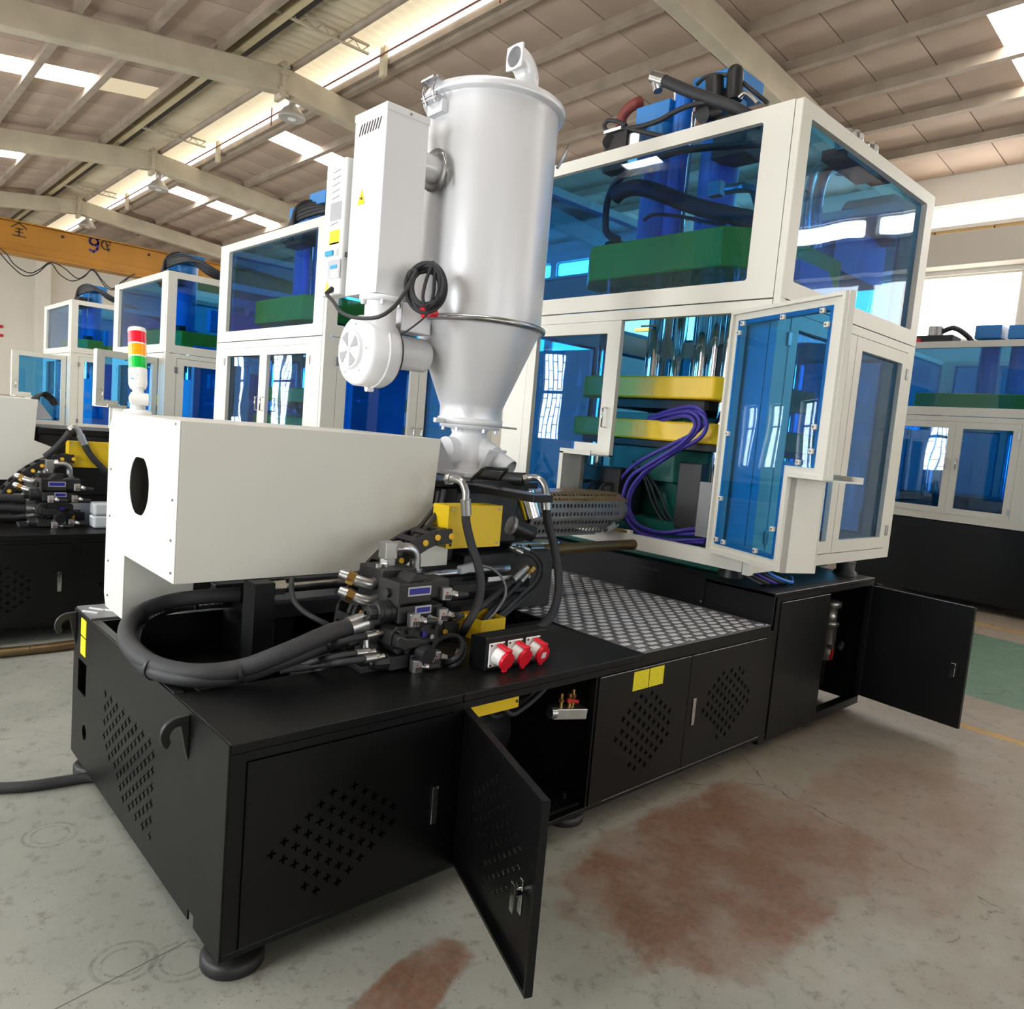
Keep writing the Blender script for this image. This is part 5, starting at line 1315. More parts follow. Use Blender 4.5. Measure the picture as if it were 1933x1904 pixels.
    return m
mani = manifold('black hydraulic valve stack with blue name plates and silver plug connectors', 0.0, 0.075)

# ------------------------------------------------------------------ hoses
def ferrule(p, q, r, par, mt='zinc'):
    p = Vector(p); q = Vector(q); d_ = (q - p)
    MB().cyl(p, p + d_ * 0.55, r, seg=14).hexn(p + d_ * 0.55, p + d_ * 0.72, r * 1.05).cyl(p + d_ * 0.72, q, r * 0.72, seg=12).build('ferrule', mt, par)
def hose(name, label, P, r, mt='rubber', end=None, start=None, group=None, seg=10):
    t = thing(name, label, 'hose', tuple(P[0]), group)
    MB().tube(P, r, seg=seg).build('hose_body', mt, t)
    if start is not None: ferrule(P[0], start, r * 1.22, t)
    if end is not None: ferrule(P[-1], end, r * 1.22, t)
    return t
G1 = 'hoses of the hydraulic manifold'
h1 = [at(658, 1184, Y=0.40), at(620, 1195, Y=0.385), at(540, 1230, Z=0.815), at(455, 1261, Z=0.762), at(370, 1270, Z=0.748), at(292, 1255, Z=0.745), at(246, 1220, Z=0.748), at(240, 1186, Z=0.765), at(262, 1157, Z=0.79), at(318, 1136, Z=0.81), at(385, 1126, Z=0.825), at(452, 1122, Z=0.83)]
t1 = hose('hydraulic_hose', 'thickest black hose looping over the end of the base under the cover', h1, 0.031, 'rubber_thick', start=at(712, 1165, Y=0.40), group=G1, seg=14)
h2 = [at(650, 1208, Y=0.42), at(600, 1224, Y=0.41), at(530, 1250, Z=0.77), at(455, 1275, Z=0.733), at(372, 1282, Z=0.730), at(300, 1270, Z=0.730), at(262, 1244, Z=0.730), at(250, 1205, Z=0.735), at(270, 1168, Z=0.74), at(322, 1146, Z=0.745), at(385, 1138, Z=0.75), at(452, 1135, Z=0.75)]
t2 = hose('hydraulic_hose', 'second thick black hose running just beneath the thickest loop', h2, 0.026, 'hose_print', start=at(705, 1193, Y=0.42), group=G1, seg=14)
tie_pts = ((278, 1250, 0.742), (447, 1268, 0.748), (370, 1128, 0.80), (262, 1160, 0.77))
for i, (u_, v_, z_) in enumerate(tie_pts):
    c = at(u_, v_, Z=z_); src = h1
    k = min(range(1, len(h1) - 1), key=lambda k: (h1[k] - c).length); dd = (h1[k + 1] - h1[k - 1]).normalized()
    c2 = h1[k] if (h1[k] - c).length < 0.08 else c
    q_ = Vector((c2.x, c2.y, c2.z - 0.010)) - dd * 0.0
    MB().tube([q_ - dd * 0.006, q_ + dd * 0.006], 0.040, seg=18, smooth_path=False).build('cable_tie', 'black_plastic', t1)
hose('hydraulic_hose', 'thin black hose from the tee fitting lying on the base top', [at(690, 1200, Y=0.36), at(640, 1212, Y=0.36), at(590, 1232, Z=0.76), at(550, 1250, Z=0.725), at(512, 1262, Z=0.712)], 0.013, 'rubber', start=at(722, 1193, Y=0.36), group=G1)
hose('hydraulic_hose', 'printed black hose second from the bottom at the valve stack', [at(672, 1233, Y=0.32), at(630, 1240, Y=0.33), at(580, 1252, Z=0.722), at(545, 1258, Z=0.713), at(505, 1262, Z=0.713)], 0.012, 'hose_print', start=at(708, 1229, Y=0.31), group=G1)
hose('hydraulic_hose', 'lowest thin black hose leaving the valve stack along the base top', [at(688, 1244, Y=0.28), at(640, 1250, Y=0.30), at(590, 1258, Z=0.715), at(530, 1266, Z=0.712)], 0.012, 'rubber', start=at(724, 1238, Y=0.28), group=G1)
te = thing('tee_fitting', 'silver tee fitting stacked between the hose ends of the valve stack', 'fitting', tuple(at(690, 1225, Y=0.38)))
MB().tube([at(692, 1178, Y=0.39), at(690, 1200, Y=0.38)], 0.014, seg=12, smooth_path=False).tube([at(690, 1200, Y=0.38), at(690, 1225, Y=0.37)], 0.017, seg=6, smooth_path=False).tube([at(684, 1203, Y=0.38), at(712, 1199, Y=0.37)], 0.016, seg=6, smooth_path=False).tube([at(684, 1212, Y=0.38), at(708, 1208, Y=0.40)], 0.013, seg=12, smooth_path=False).build('tee_body', 'zinc', te)
MB().hexn(at(690, 1222, Y=0.37), at(690, 1229, Y=0.37), 0.02).build('tee_nut', 'zinc', te)
# looping solenoid leads
hose('solenoid_lead', 'black lead looping from the lowest right connector with yellow marker', [at(838, 1250, Y=0.285), at(858, 1243, Y=0.22), at(872, 1225, Y=0.26), at(868, 1205, Y=0.32), at(845, 1200, Y=0.36), at(815, 1215, Y=0.38)], 0.011, 'rubber', group='solenoid leads')
hose('solenoid_lead', 'black lead returning along the base below the lowest connectors', [at(812, 1262, Y=0.275), at(838, 1261, Y=0.275), at(862, 1252, Y=0.22), at(878, 1232, Y=0.26), at(874, 1212, Y=0.30), at(850, 1208, Y=0.36)], 0.008, 'rubber', group='solenoid leads')
for i, (a, b, lab) in enumerate((((862, 1240), (868, 1225), 'grey wire marker with yellow band on the upper loop of leads'), ((812, 1263), (832, 1262), 'grey wire marker with yellow band beside the lowest connector'), ((810, 1165), (832, 1175), 'grey wire marker with yellow band under the middle valve'))):
    t = thing('wire_marker', lab, 'wire marker', tuple(at(*a, Y=0.275)), 'wire markers')
    pa, pb = at(*a, Y=0.275), at(*b, Y=0.275)
    MB().tube([pa, pb], 0.011, seg=10, smooth_path=False).build('sleeve', 'cable_grey', t)
    MB().tube([pa + (pb - pa) * 0.4, pa + (pb - pa) * 0.6], 0.0116, seg=10, smooth_path=False).build('band', 'yellow_plastic', t)
hose('solenoid_lead', 'black lead from the middle right connector dropping behind the pilot valve', [at(858, 1158, Y=0.285), at(870, 1162, Y=0.23), at(860, 1172, Y=0.27), at(840, 1176, Y=0.30)], 0.006, 'rubber', group='solenoid leads')

# the two big hoses with silver elbows
def elbow_hose(label, E, P, r, mt, re):
    t = thing('elbow_hose', label, 'hose', tuple(P[-1]), 'hoses with silver elbows')
    MB().tube(E, re, seg=16).build('elbow', 'zinc', t)
    MB().hexn(E[0], E[0] + (E[1] - E[0]) * 0.55, re * 1.5).build('elbow_nut', 'zinc', t)
    d_ = (P[0] - E[-1]).normalized()
    MB().cyl(E[-1] - d_ * 0.005, P[0] + d_ * 0.02, r * 1.18, seg=16).build('ferrule', 'zinc', t)
    MB().tube(P, r, seg=12).build('hose_body', mt, t)
    return t
elbow_hose('printed black hose hanging from a silver elbow in front of the yellow box', [at(844, 905, Y=0.62), at(858, 904, Y=0.58), at(872, 910, Y=0.54), at(879, 928, Y=0.52), at(879, 945, Y=0.51)], [at(880, 963, Y=0.51), at(880, 985, Y=0.51), at(889, 1025, Y=0.50), at(902, 1065, Y=0.47), at(908, 1105, Y=0.45), at(900, 1145, Y=0.42), at(882, 1178, Y=0.40), at(872, 1196, Y=0.42)], 0.0185, 'hose_print', 0.016)
elbow_hose('thick black hose bowing out over the tread plate from the right-hand silver elbow', [at(990, 905, Y=0.75), at(1004, 901, Y=0.72), at(1018, 904, Y=0.68), at(1028, 918, Y=0.65), at(1031, 935, Y=0.63)], [at(1031, 955, Y=0.62), at(1034, 985, Y=0.62), at(1046, 1030, Y=0.60), at(1054, 1080, Y=0.56), at(1053, 1125, Y=0.50), at(1040, 1162, Y=0.44), at(1018, 1184, Y=0.40), at(990, 1196, Y=0.40)], 0.0205, 'hose_print', 0.017)
# smaller hoses around the slide cylinders
G2 = 'small hoses beside the tread plate'
hose('slide_hose', 'printed black hose curling from the rail into the yellow outlet, lower of two', [at(985, 1043, Y=0.72), at(1005, 1050, Y=0.70), at(1018, 1068, Y=0.66), at(1012, 1095, Y=0.62), at(985, 1122, Y=0.58), at(950, 1155, Y=0.53), at(925, 1178, Y=0.51)], 0.011, 'hose_print', start=at(962, 1032, Y=0.74), group=G2)
hose('slide_hose', 'printed black hose curling from the rail into the yellow outlet, upper of two', [at(998, 1038, Y=0.74), at(1015, 1050, Y=0.72), at(1026, 1072, Y=0.68), at(1016, 1102, Y=0.63), at(990, 1128, Y=0.58), at(955, 1158, Y=0.53), at(932, 1178, Y=0.51)], 0.011, 'hose_print', start=at(976, 1030, Y=0.75), group=G2)
hose('slide_hose', 'short black hose with brass-ringed fitting, nearer the valve stack', [at(968, 1095, Y=0.62), at(945, 1115, Y=0.58), at(915, 1140, Y=0.55), at(890, 1160, Y=0.52)], 0.014, 'rubber', start=at(994, 1070, Y=0.64), group=G2)
hose('slide_hose', 'short black hose with brass-ringed fitting, nearer the tread plate', [at(982, 1098, Y=0.64), at(960, 1120, Y=0.60), at(930, 1150, Y=0.55), at(912, 1172, Y=0.51)], 0.012, 'rubber', start=at(1006, 1072, Y=0.66), group=G2)
for (u_, v_, lab) in ((991, 1074, 'brass ring fitting on the short hose nearer the valve stack'), (1003, 1076, 'brass ring fitting on the short hose nearer the tread plate')):
    solo(MB().hexn(at(u_ - 4, v_ + 4, Y=0.64), at(u_ + 3, v_ - 4, Y=0.645), 0.019), 'hose_nut', 'brass', lab, 'fitting', 'brass ring fittings')
solo(MB().tube([at(905, 1066, Y=0.62), at(930, 1074, Y=0.60), at(950, 1095, Y=0.57), at(954, 1122, Y=0.55), at(940, 1148, Y=0.53), at(920, 1172, Y=0.51)], 0.006, seg=8), 'sensor_cable', 'cable_grey', 'thin grey sensor cable arching into the yellow outlet', 'cable')
solo(MB().tube([at(552, 1090, Y=0.72), at(550, 1110, Y=0.70), at(556, 1135, Y=0.66), at(575, 1155, Y=0.62), at(605, 1172, Y=0.57), at(625, 1182, Y=0.55)], 0.010, seg=8), 'drain_hose', 'hose_print', 'thin printed hose hanging under the cover into the well', 'hose')
solo(MB().obox(at(882, 1072, Y=0.70), (1, 0, 0.15), (0, 1, 0), (-0.15, 0, 1), 0.05, 0.015, 0.02), 'film_bag', 'clear_film', 'crumpled clear plastic bag stuck behind the printed hose', 'plastic bag', None, 0.008)

# yellow cable outlet and socket box -----------------------------------------
yo = thing('cable_outlet', 'small yellow open-topped cable outlet behind the socket box', 'cable outlet', (1.31, 0.5, 0.70))
MB().box(1.245, 1.385, 0.448, 0.452, 0.702, 0.795).build('front_plate', 'yellow_paint', yo)
MB().box(1.245, 1.249, 0.452, 0.57, 0.702, 0.795).build('side_plate', 'yellow_paint', yo)
MB().box(1.381, 1.385, 0.452, 0.57, 0.702, 0.795).build('side_plate', 'yellow_paint', yo)
MB().box(1.19, 1.385, 0.57, 0.574, 0.702, 0.805).build('back_plate', 'yellow_paint', yo)
MB().box(1.19, 1.245, 0.53, 0.57, 0.79, 0.80).build('flange', 'yellow_paint', yo)
sb = thing('socket_box', 'black box on the base with three red industrial sockets', 'socket box', (1.22, 0.3, 0.70))
MB().slab([(0.142, 0.702), (0.235, 0.702), (0.235, 0.822), (0.150, 0.832), (0.142, 0.828)], [], (1.012, 0, 0), (0, 1, 0), (0, 0, 1), (1, 0, 0), 0.0, 0.325).build('housing', 'black_paint', sb, 0.003)
for (x, lab) in ((1.062, 'a'), (1.155, 'b'), (1.250, 'c')):
    zc = 0.762
    fl_ = MB().box(x - 0.038, x + 0.038, 0.135, 0.142, zc - 0.046, zc + 0.046).build('socket', 'white_plastic', sb, 0.003)
    ax = Vector((0.12, -1, -0.26)).normalized(); c = Vector((x + 0.004, 0.138, zc - 0.002))
    MB().cyl(c, c + ax * 0.045, 0.034, 0.031, seg=24).build('socket_barrel', 'white_plastic', fl_)
    cp_ = MB().cyl(c + ax * 0.042, c + ax * 0.056, 0.035, seg=28)
    upv = Vector((0, -0.25, 1)).normalized()
    cp_.obox(c + ax * 0.049 + upv * 0.036, (1, 0.1, 0), ax, upv, 0.012, 0.007, 0.013); cp_.obox(c + ax * 0.026 + upv * 0.042, (1, 0.1, 0), ax, upv, 0.012, 0.028, 0.005); cp_.obox(c + ax * 0.049 - upv * 0.036, (1, 0.1, 0), ax, upv, 0.009, 0.007, 0.008)
    cp_.build('socket_cap', 'socket_red', fl_, 0.002)
    for (a, b) in ((-1, -1), (1, -1), (-1, 1), (1, 1)):
        MB().cyl((x + a * 0.031, 0.136, zc + b * 0.038), (x + a * 0.031, 0.133, zc + b * 0.038), 0.0045, seg=8).build('screw', 'print_dark', fl_)
    if lab == 'c':
        MB().obox(c + ax * 0.057, (1, 0.1, 0), upv, ax, 0.012, 0.012, 0.0008).build('rating_label', 'sticker_white', fl_)
# ================================================================== guard cabins and presses
def guard_cabin(label, x0, x1, y0, y1, zk, zs, zt, front='notch', notch=True, side_split=True, door_angle=None, detail=True, panes=('front', 'side', 'back', 'far')):
    g = thing('guard_cabin', label, 'guard cabin', ((x0 + x1) / 2, (y0 + y1) / 2, zk))
    yc = (y0 + y1) / 2; T = 0.035
    FO = (x0, 0, 0); U, V, N = (0, 1, 0), (0, 0, 1), (1, 0, 0)
    CR, GL = 'cream_paint', 'acrylic_blue'
    # front (towards -X): upper panel with pane
    pa, pb, pz0, pz1 = y0 + 0.21, y1 - 0.21, zs + 0.105, zt - 0.075
    up = MB().slab(rect(y0 + 0.045, y1 - 0.02, zs + 0.006, zt), [rrect(pa, pb, pz0, pz1, 0.015, 3)], FO, U, V, N, 0.0, T).build('upper_front', CR, g)
    MB().slab(rrect(pa - 0.02, pb + 0.02, pz0 - 0.02, pz1 + 0.02, 0.015, 3), [], FO, U, V, N, T, T + 0.006).build('pane', GL, up)
    # corner post, lower frame
    MB().box(x0 + 0.002, x0 + 0.05, y0 + 0.002, y0 + 0.043, zk - 0.012, zt - 0.002).build('corner_post', CR, g, 0.003)
    oa, ob = y0 + 0.222, y1 - 0.21
    MB().slab(rect(y0 + 0.045, y1 - 0.02, zk, zs - 0.002), [rect(oa, ob, zk + 0.085, zs - 0.06)], FO, U, V, N, 0.0, 0.05).build('lower_frame', CR, g)
    MB().box(x0 + 0.05, x0 + 0.09, y0 + 0.05, oa, zk + 0.02, zs - 0.02).build('inner_jamb', CR, g)
    # doors in the front
    dz0, dz1 = zk + 0.082, zs - 0.062
    def leaf(o, u_, n_, wd, with_notch, hinge_marks=True, clips=False, name='door'):
        nw, nz = 0.225, dz0 + 0.455
        fr = 0.075
        if with_notch:
            outer = [(0, dz0), (wd - nw, dz0), (wd - nw, nz), (wd, nz), (wd, dz1), (0, dz1)]
            inner = [(fr, dz0 + fr), (wd - nw - fr, dz0 + fr), (wd - nw - fr, nz + fr), (wd - fr - 0.03, nz + fr), (wd - fr - 0.03, dz1 - fr), (fr, dz1 - fr)]
        else:
            outer = rect(0, wd, dz0, dz1); inner = rect(fr, wd - fr, dz0 + fr, dz1 - fr)
        d = MB().slab(outer, [inner], o, u_, V, n_, -0.004, 0.03).build(name, CR, g)
        grow = [(a + (0.015 if a > wd / 2 else -0.015), b + (0.015 if b > (dz0 + dz1) / 2 else -0.015)) for (a, b) in inner]
        if with_notch:
            e = 0.02
            grow = [(fr - e, dz0 + fr - e), (wd - nw - fr + e, dz0 + fr - e), (wd - nw - fr + e, nz + fr - e), (wd - fr - 0.03 + e, nz + fr - e), (wd - fr - 0.03 + e, dz1 - fr + e), (fr - e, dz1 - fr + e)]
        MB().slab(grow, [], o, u_, V, n_, 0.031, 0.036).build('pane', GL, d)
        if with_notch:
            o_ = Vector(o); uu = Vector(u_); nn = Vector(n_)
            fl_ = MB().slab(rect(-0.175, 0.03, dz0, nz), [], o_ + uu * (wd - nw - 0.006), nn, V, uu, 0.0, 0.006)
            fl_.slab(rect(wd - nw - 0.006, wd, -0.175, 0.03), [], o_ + Vector((0, 0, nz)), uu, nn, Vector((0, 0, 1)), 0.0, 0.008)
            fl_.slab(rect(wd - nw - 0.03, wd - nw, dz0, nz + 0.01), [], o_, uu, V, nn, -0.18, -0.172)
            fl_.slab(rect(wd - nw - 0.03, wd, nz, nz + 0.03), [], o_, uu, V, nn, -0.18, -0.172)
            fl_.build('nozzle_flange', CR, d)
        # pull handle on the outside
        o_ = Vector(o); uu = Vector(u_); nn = Vector(n_)
        hc = o_ + uu * (wd - 0.055) + Vector((0, 0, (dz0 + dz1) / 2 + 0.05)) - nn * 0.004
        MB().tube([hc + Vector((0, 0, 0.06)), hc + Vector((0, 0, 0.06)) - nn * 0.035, hc - Vector((0, 0, 0.06)) - nn * 0.035, hc - Vector((0, 0, 0.06))], 0.006, seg=8, smooth_path=False).build('handle', 'chrome', d)
        if hinge_marks:
            for zz in (dz0 + 0.10, dz1 - 0.13):
                MB().obox(o_ + uu * 0.012 + Vector((0, 0, zz)) - nn * 0.008, uu, nn, V, 0.014, 0.006, 0.036).build('hinge', CR if not detail else 'zinc', d)
        if clips:
            for (a, b) in ((0.10, dz1 - fr), (wd / 2, dz1 - fr), (wd - 0.14, dz1 - fr), (fr, dz1 - 0.12), (fr, (dz0 + dz1) / 2), (fr, dz0 + 0.3), (wd - 0.105, dz1 - 0.14), (wd - 0.105, (dz0 + dz1) / 2 + 0.05), (wd - 0.105, nz + 0.13), (wd - 0.18, nz + fr), (0.14, dz0 + fr), (0.40, dz0 + fr), (wd - nw - fr, dz0 + 0.2), (fr, dz0 + 0.08)):
                MB().obox(o_ + uu * a + Vector((0, 0, b)) + nn * 0.04, uu, nn, V, 0.014, 0.008, 0.012).build('pane_clip', CR, d, 0.003)
                MB().cyl(o_ + uu * a + Vector((0, 0, b)) + nn * 0.048, o_ + uu * a + Vector((0, 0, b)) + nn * 0.052, 0.005, seg=8).build('clip_screw', 'screw', d)
            for (s0_, s1_, b0, b1) in ((0.012, fr - 0.01, dz0 + 0.01, dz1 - 0.01), (0.02, wd - 0.02, dz1 - fr + 0.012, dz1 - 0.012)):
                pass
            rim = MB().slab([(0.004, dz0 + 0.004), (wd - nw - 0.004, dz0 + 0.004), (wd - nw - 0.004, nz + 0.004), (wd - 0.004, nz + 0.004), (wd - 0.004, dz1 - 0.004), (0.004, dz1 - 0.004)], [[(0.022, dz0 + 0.022), (wd - nw - 0.022, dz0 + 0.022), (wd - nw - 0.022, nz + 0.022), (wd - 0.022, nz + 0.022), (wd - 0.022, dz1 - 0.022), (0.022, dz1 - 0.022)]], o_, uu, V, nn, 0.03, 0.05)
            rim.build('door_rim', CR, d)
        return d
    half = (ob - oa) / 2
    leaf((x0 + 0.004, ob - 0.002, 0), (0, -1, 0), (1, 0, 0), half - 0.003, front == 'notch')
    if door_angle is None:
        leaf((x0 + 0.004, oa + 0.002, 0), (0, 1, 0), (1, 0, 0), half - 0.003, front == 'notch')
    else:
        th = math.radians(90 + door_angle)
        u_ = Vector((math.cos(th), math.sin(th), 0)); n_ = Vector((u_.y, -u_.x, 0))
        leaf((x0 - 0.012, oa + 0.002, 0), tuple(u_), tuple(n_), half - 0.003, True, False, True)
    # side (towards -Y)
    SO = (0, y0, 0); U2, N2 = (1, 0, 0), (0, 1, 0)
    su = MB().slab(rect(x0 + 0.004, x1, zs + 0.006, zt), [rrect(x0 + 0.105, x1 - 0.12, zs + 0.10, zt - 0.075, 0.012, 3)], SO, U2, V, N2, 0.0, 0.002).slab(rect(x0 + 0.06, x1 - 0.01, zs + 0.01, zt - 0.004), [rrect(x0 + 0.105, x1 - 0.12, zs + 0.10, zt - 0.075, 0.012, 3)], SO, U2, V, N2, 0.002, T).build('upper_side', CR, g)
    MB().slab(rect(x0 + 0.085, x1 - 0.10, zs + 0.08, zt - 0.055), [], SO, U2, V, N2, T, T + 0.006).build('pane', GL, su)
    lo = MB().slab(rect(x0 + 0.004, x1, zk, zs), [rect(x0 + 0.13, x1 - 0.10, zk + 0.065, zs - 0.05)], SO, U2, V, N2, 0.0, 0.04).build('lower_side', CR, g)
    xa, xb = x0 + 0.135, x1 - 0.105; xm = (xa + xb) / 2
    for (a, b, hs) in ((xa, xm - 0.003, 0), (xm + 0.003, xb, 1)):
        d = MB().slab(rect(a, b, zk + 0.07, zs - 0.055), [rect(a + 0.085, b - 0.085, zk + 0.145, zs - 0.13)], SO, U2, V, N2, -0.004, 0.025).build('door', CR, g)
        MB().slab(rect(a + 0.07, b - 0.07, zk + 0.13, zs - 0.115), [], SO, U2, V, N2, 0.026, 0.031).build('pane', GL, d)
        hx_ = b + 0.008 if hs else a - 0.008
        for zz in (zk + 0.19, zs - 0.19):
            MB().box(hx_ - 0.018, hx_ + 0.018, y0 - 0.012, y0 - 0.001, zz - 0.036, zz + 0.036).build('hinge', 'zinc', d, 0.003)
        hx2 = a + 0.04 if hs else b - 0.04
        if not door_angle:
            zc = (zk + zs) / 2 - 0.1
            MB().tube([(hx2, y0 - 0.004, zc + 0.06), (hx2, y0 - 0.04, zc + 0.06), (hx2, y0 - 0.04, zc - 0.06), (hx2, y0 - 0.004, zc - 0.06)], 0.006, seg=8, smooth_path=False).build('handle', 'chrome', d)
    # back (towards +X) and far side
    bk = MB().slab(rect(y0 + 0.04, y1 - 0.02, zk, zt), [rect(y0 + 0.2, y1 - 0.2, zs + 0.10, zt - 0.08), rect(y0 + 0.2, yc - 0.06, zk + 0.15, zs - 0.1), rect(yc + 0.06, y1 - 0.2, zk + 0.15, zs - 0.1)], (x1, 0, 0), U, V, N, -T, 0.0).build('back_panel', CR, g)
    for (a, b, c, d_) in ((y0 + 0.18, y1 - 0.18, zs + 0.08, zt - 0.06), (y0 + 0.18, yc - 0.04, zk + 0.13, zs - 0.08), (yc + 0.04, y1 - 0.18, zk + 0.13, zs - 0.08)):
        MB().slab(rect(a, b, c, d_), [], (x1, 0, 0), U, V, N, -T - 0.006, -T).build('pane', GL, bk)
    fs = MB().slab(rect(x0, x1, zk, zt), [rect(x0 + 0.12, x1 - 0.12, zs + 0.10, zt - 0.08), rect(x0 + 0.2, xm - 0.06, zk + 0.15, zs - 0.1), rect(xm + 0.06, x1 - 0.2, zk + 0.15, zs - 0.1)], (0, y1, 0), U2, V, N2, -0.02, 0.0).build('far_panel', CR, g)
    for (a, b, c, d_) in ((x0 + 0.10, x1 - 0.10, zs + 0.08, zt - 0.06), (x0 + 0.18, xm - 0.04, zk + 0.13, zs - 0.08), (xm + 0.04, x1 - 0.18, zk + 0.13, zs - 0.08)):
        MB().slab(rect(a, b, c, d_), [], (0, y1, 0), U2, V, N2, -0.026, -0.02).build('pane', GL, fs)
    if detail:
        for (y, z) in ((y0 + 0.09, zs + 0.1), (y0 + 0.09, zt - 0.2)):
            pass
    return g
cabin1 = guard_cabin('cream guard cabin with blue panes and an open notched door, beside the hopper', 2.81, 4.655, 0.126, 2.177, 0.956, 2.39, 3.377, 'notch', door_angle=158)
# small latch parts in the open doorway
lt = thing('door_sensor', 'small brass safety switch at the top of the open guard doorway', 'switch', (2.87, 1.05, 2.27))
MB().box(2.865, 2.885, 0.99, 1.10, 2.265, 2.285).build('switch_body', 'brass', lt); MB().box(2.862, 2.866, 0.93, 1.05, 2.29, 2.30).build('switch_arm', 'black_plastic', lt)
lt = thing('door_catch', 'small cream and brass door catch on the bottom rail of the open doorway', 'door catch', (2.83, 1.0, 1.04))
MB().box(2.82, 2.845, 0.94, 1.07, 1.041, 1.062).build('catch_plate', 'cream_paint', lt); MB().box(2.815, 2.82, 0.965, 1.05, 1.045, 1.058).build('catch_insert', 'brass', lt)

def press(label, dx=0.0, dy=0.0, detail=2, dz=0.0, tall=True):
    pr = thing('clamp_press', label, 'press', (3.7 + dx, 1.15 + dy, 0.87))
    def W_(p): return Vector((p[0] + dx, p[1] + dy, p[2] + dz))
    def plate(nm, mt, x0, x1, y0, y1, z0, z1, ch=0.12, bev=0.012):
        P = [(x0 + ch, y0), (x1 - ch, y0), (x1, y0 + ch), (x1, y1 - ch), (x1 - ch, y1), (x0 + ch, y1), (x0, y1 - ch), (x0, y0 + ch)]
        return MB().slab(P, [], W_((0, 0, 0)), (1, 0, 0), (0, 1, 0), (0, 0, 1), z0, z1).build(nm, mt, pr, bev)
    # columns
    for (x, y) in ((3.27, 0.66), (3.27, 1.66), (4.10, 0.66), (4.10, 1.66)):
        MB().cyl(W_((x, y, 0.88)), W_((x, y, 2.66)), 0.055, seg=24).build('tie_column', 'chrome', pr)
        MB().hexn(W_((x, y, 2.88)), W_((x, y, 2.95)), 0.085).build('column_nut', 'black_satin', pr)
    # fixed and moving platens
    plate('lower_platen', 'yellow_cast', 3.08, 4.28, 0.50, 1.84, 1.62, 1.745)
    plate('moving_platen', 'yellow_cast', 3.10, 4.26, 0.53, 1.80, 1.885, 2.025)
    plate('top_platen', 'yellow_cast', 3.02, 4.32, 0.45, 1.86, 2.645, 2.875, 0.2)
    if detail:
        plate('mould_plate', 'cast_dark', 3.2, 4.1, 0.75, 1.6, 1.825, 1.885, 0.02, 0.004)
        plate('mould_plate', 'teal_paint', 3.15, 4.15, 0.85, 1.6, 1.745, 1.79, 0.02, 0.004)
        plate('mould_plate', 'cast_dark', 3.12, 4.2, 0.56, 1.7, 1.575, 1.62, 0.03, 0.004)
        plate('rotary_table', 'teal_paint', 3.2, 4.2, 0.8, 1.6, 1.36, 1.575, 0.15, 0.01)
    plate('bed', 'teal_paint', 3.1, 4.3, 0.35, 1.9, 0.872, 1.12, 0.05, 0.01)
    MB().box(3.3 + dx, 4.1 + dx, 0.8 + dy, 1.5 + dy, 1.12, 1.36).build('bed_block', 'teal_paint', pr, 0.01)
    # rams between the platens
    MB().cyl(W_((3.7, 1.15, 2.025)), W_((3.7, 1.15, 2.65)), 0.085, seg=28).build('ram', 'chrome', pr)
    for y in (0.92, 1.42): MB().cyl(W_((3.5, y, 2.025)), W_((3.5, y, 2.65)), 0.055, seg=22).build('ram', 'chrome', pr)
    # blue cylinders on top
    zt = 3.86 + dz if tall else 3.55 + dz
    for (x, y, r, cap) in ((3.46, 1.50, 0.115, 0.14), (3.46, 1.02, 0.125, 0.16)):
        c = MB().cyl((x + dx, y + dy, 2.875 + dz), (x + dx, y + dy, zt - 0.08), r, seg=28).build('cylinder', 'blue_paint', pr)
        MB().cyl((x + dx, y + dy, 2.875 + dz), (x + dx, y + dy, 2.94 + dz), r + 0.05, seg=28).build('cylinder_flange', 'deep_blue', c)
        zz = zt + (0.0 if y > 1.2 else 0.06)
        MB().box(x - cap + dx, x + cap + dx, y - cap + dy, y + cap + dy, zz - 0.12, zz).build('cylinder_head', 'blue_paint', c, 0.006)
    MB().cyl(W_((3.40, 1.30, 2.875)), W_((3.40, 1.30, zt + 0.04)), 0.065, seg=24).build('accumulator', 'deep_blue', pr)
    MB().cyl(W_((3.36, 1.19, 2.875)), W_((3.36, 1.19, zt - 0.12)), 0.014, seg=10).build('guide_rod', 'chrome', pr)
    return pr
press1 = press('blue and yellow clamping press with chrome columns inside the open cream cabin')
# ------------------------------------------------------------------ hoses of the near press
G3 = 'violet hoses of the mould'
PH = [((1225, 788), (1275, 772), (1312, 768), (1330, 785), (1318, 812), (1262, 842), (1205, 872), (1172, 905), (1166, 938), (1176, 965), (1196, 988), (1235, 1004), (1290, 1008), (1330, 1006)),
      ((1240, 792), (1285, 776), (1318, 778), (1334, 798), (1322, 826), (1280, 850), (1228, 884), (1200, 915), (1188, 945), (1192, 972), (1215, 1002), (1255, 1018), (1300, 1019), (1332, 1018)),
      ((1215, 796), (1262, 782), (1305, 778), (1321, 800), (1300, 830), (1250, 868), (1215, 892), (1190, 925), (1184, 955), (1190, 978), (1212, 995), (1250, 1005), (1295, 1000), (1330, 996)),
      ((1230, 800), (1270, 788), (1300, 786), (1312, 805), (1285, 838), (1225, 876), (1192, 898), (1178, 928), (1176, 955), (1186, 985), (1210, 1008), (1252, 1020), (1290, 1023), (1330, 1024))]
PLAB = ['violet hose looping farthest left out of the open guard doorway', 'violet hose hanging outermost on the right of the loop bundle', 'violet hose inside the loop, ending highest at the black coil', 'violet hose ending lowest at the black coil by the bottom rail']
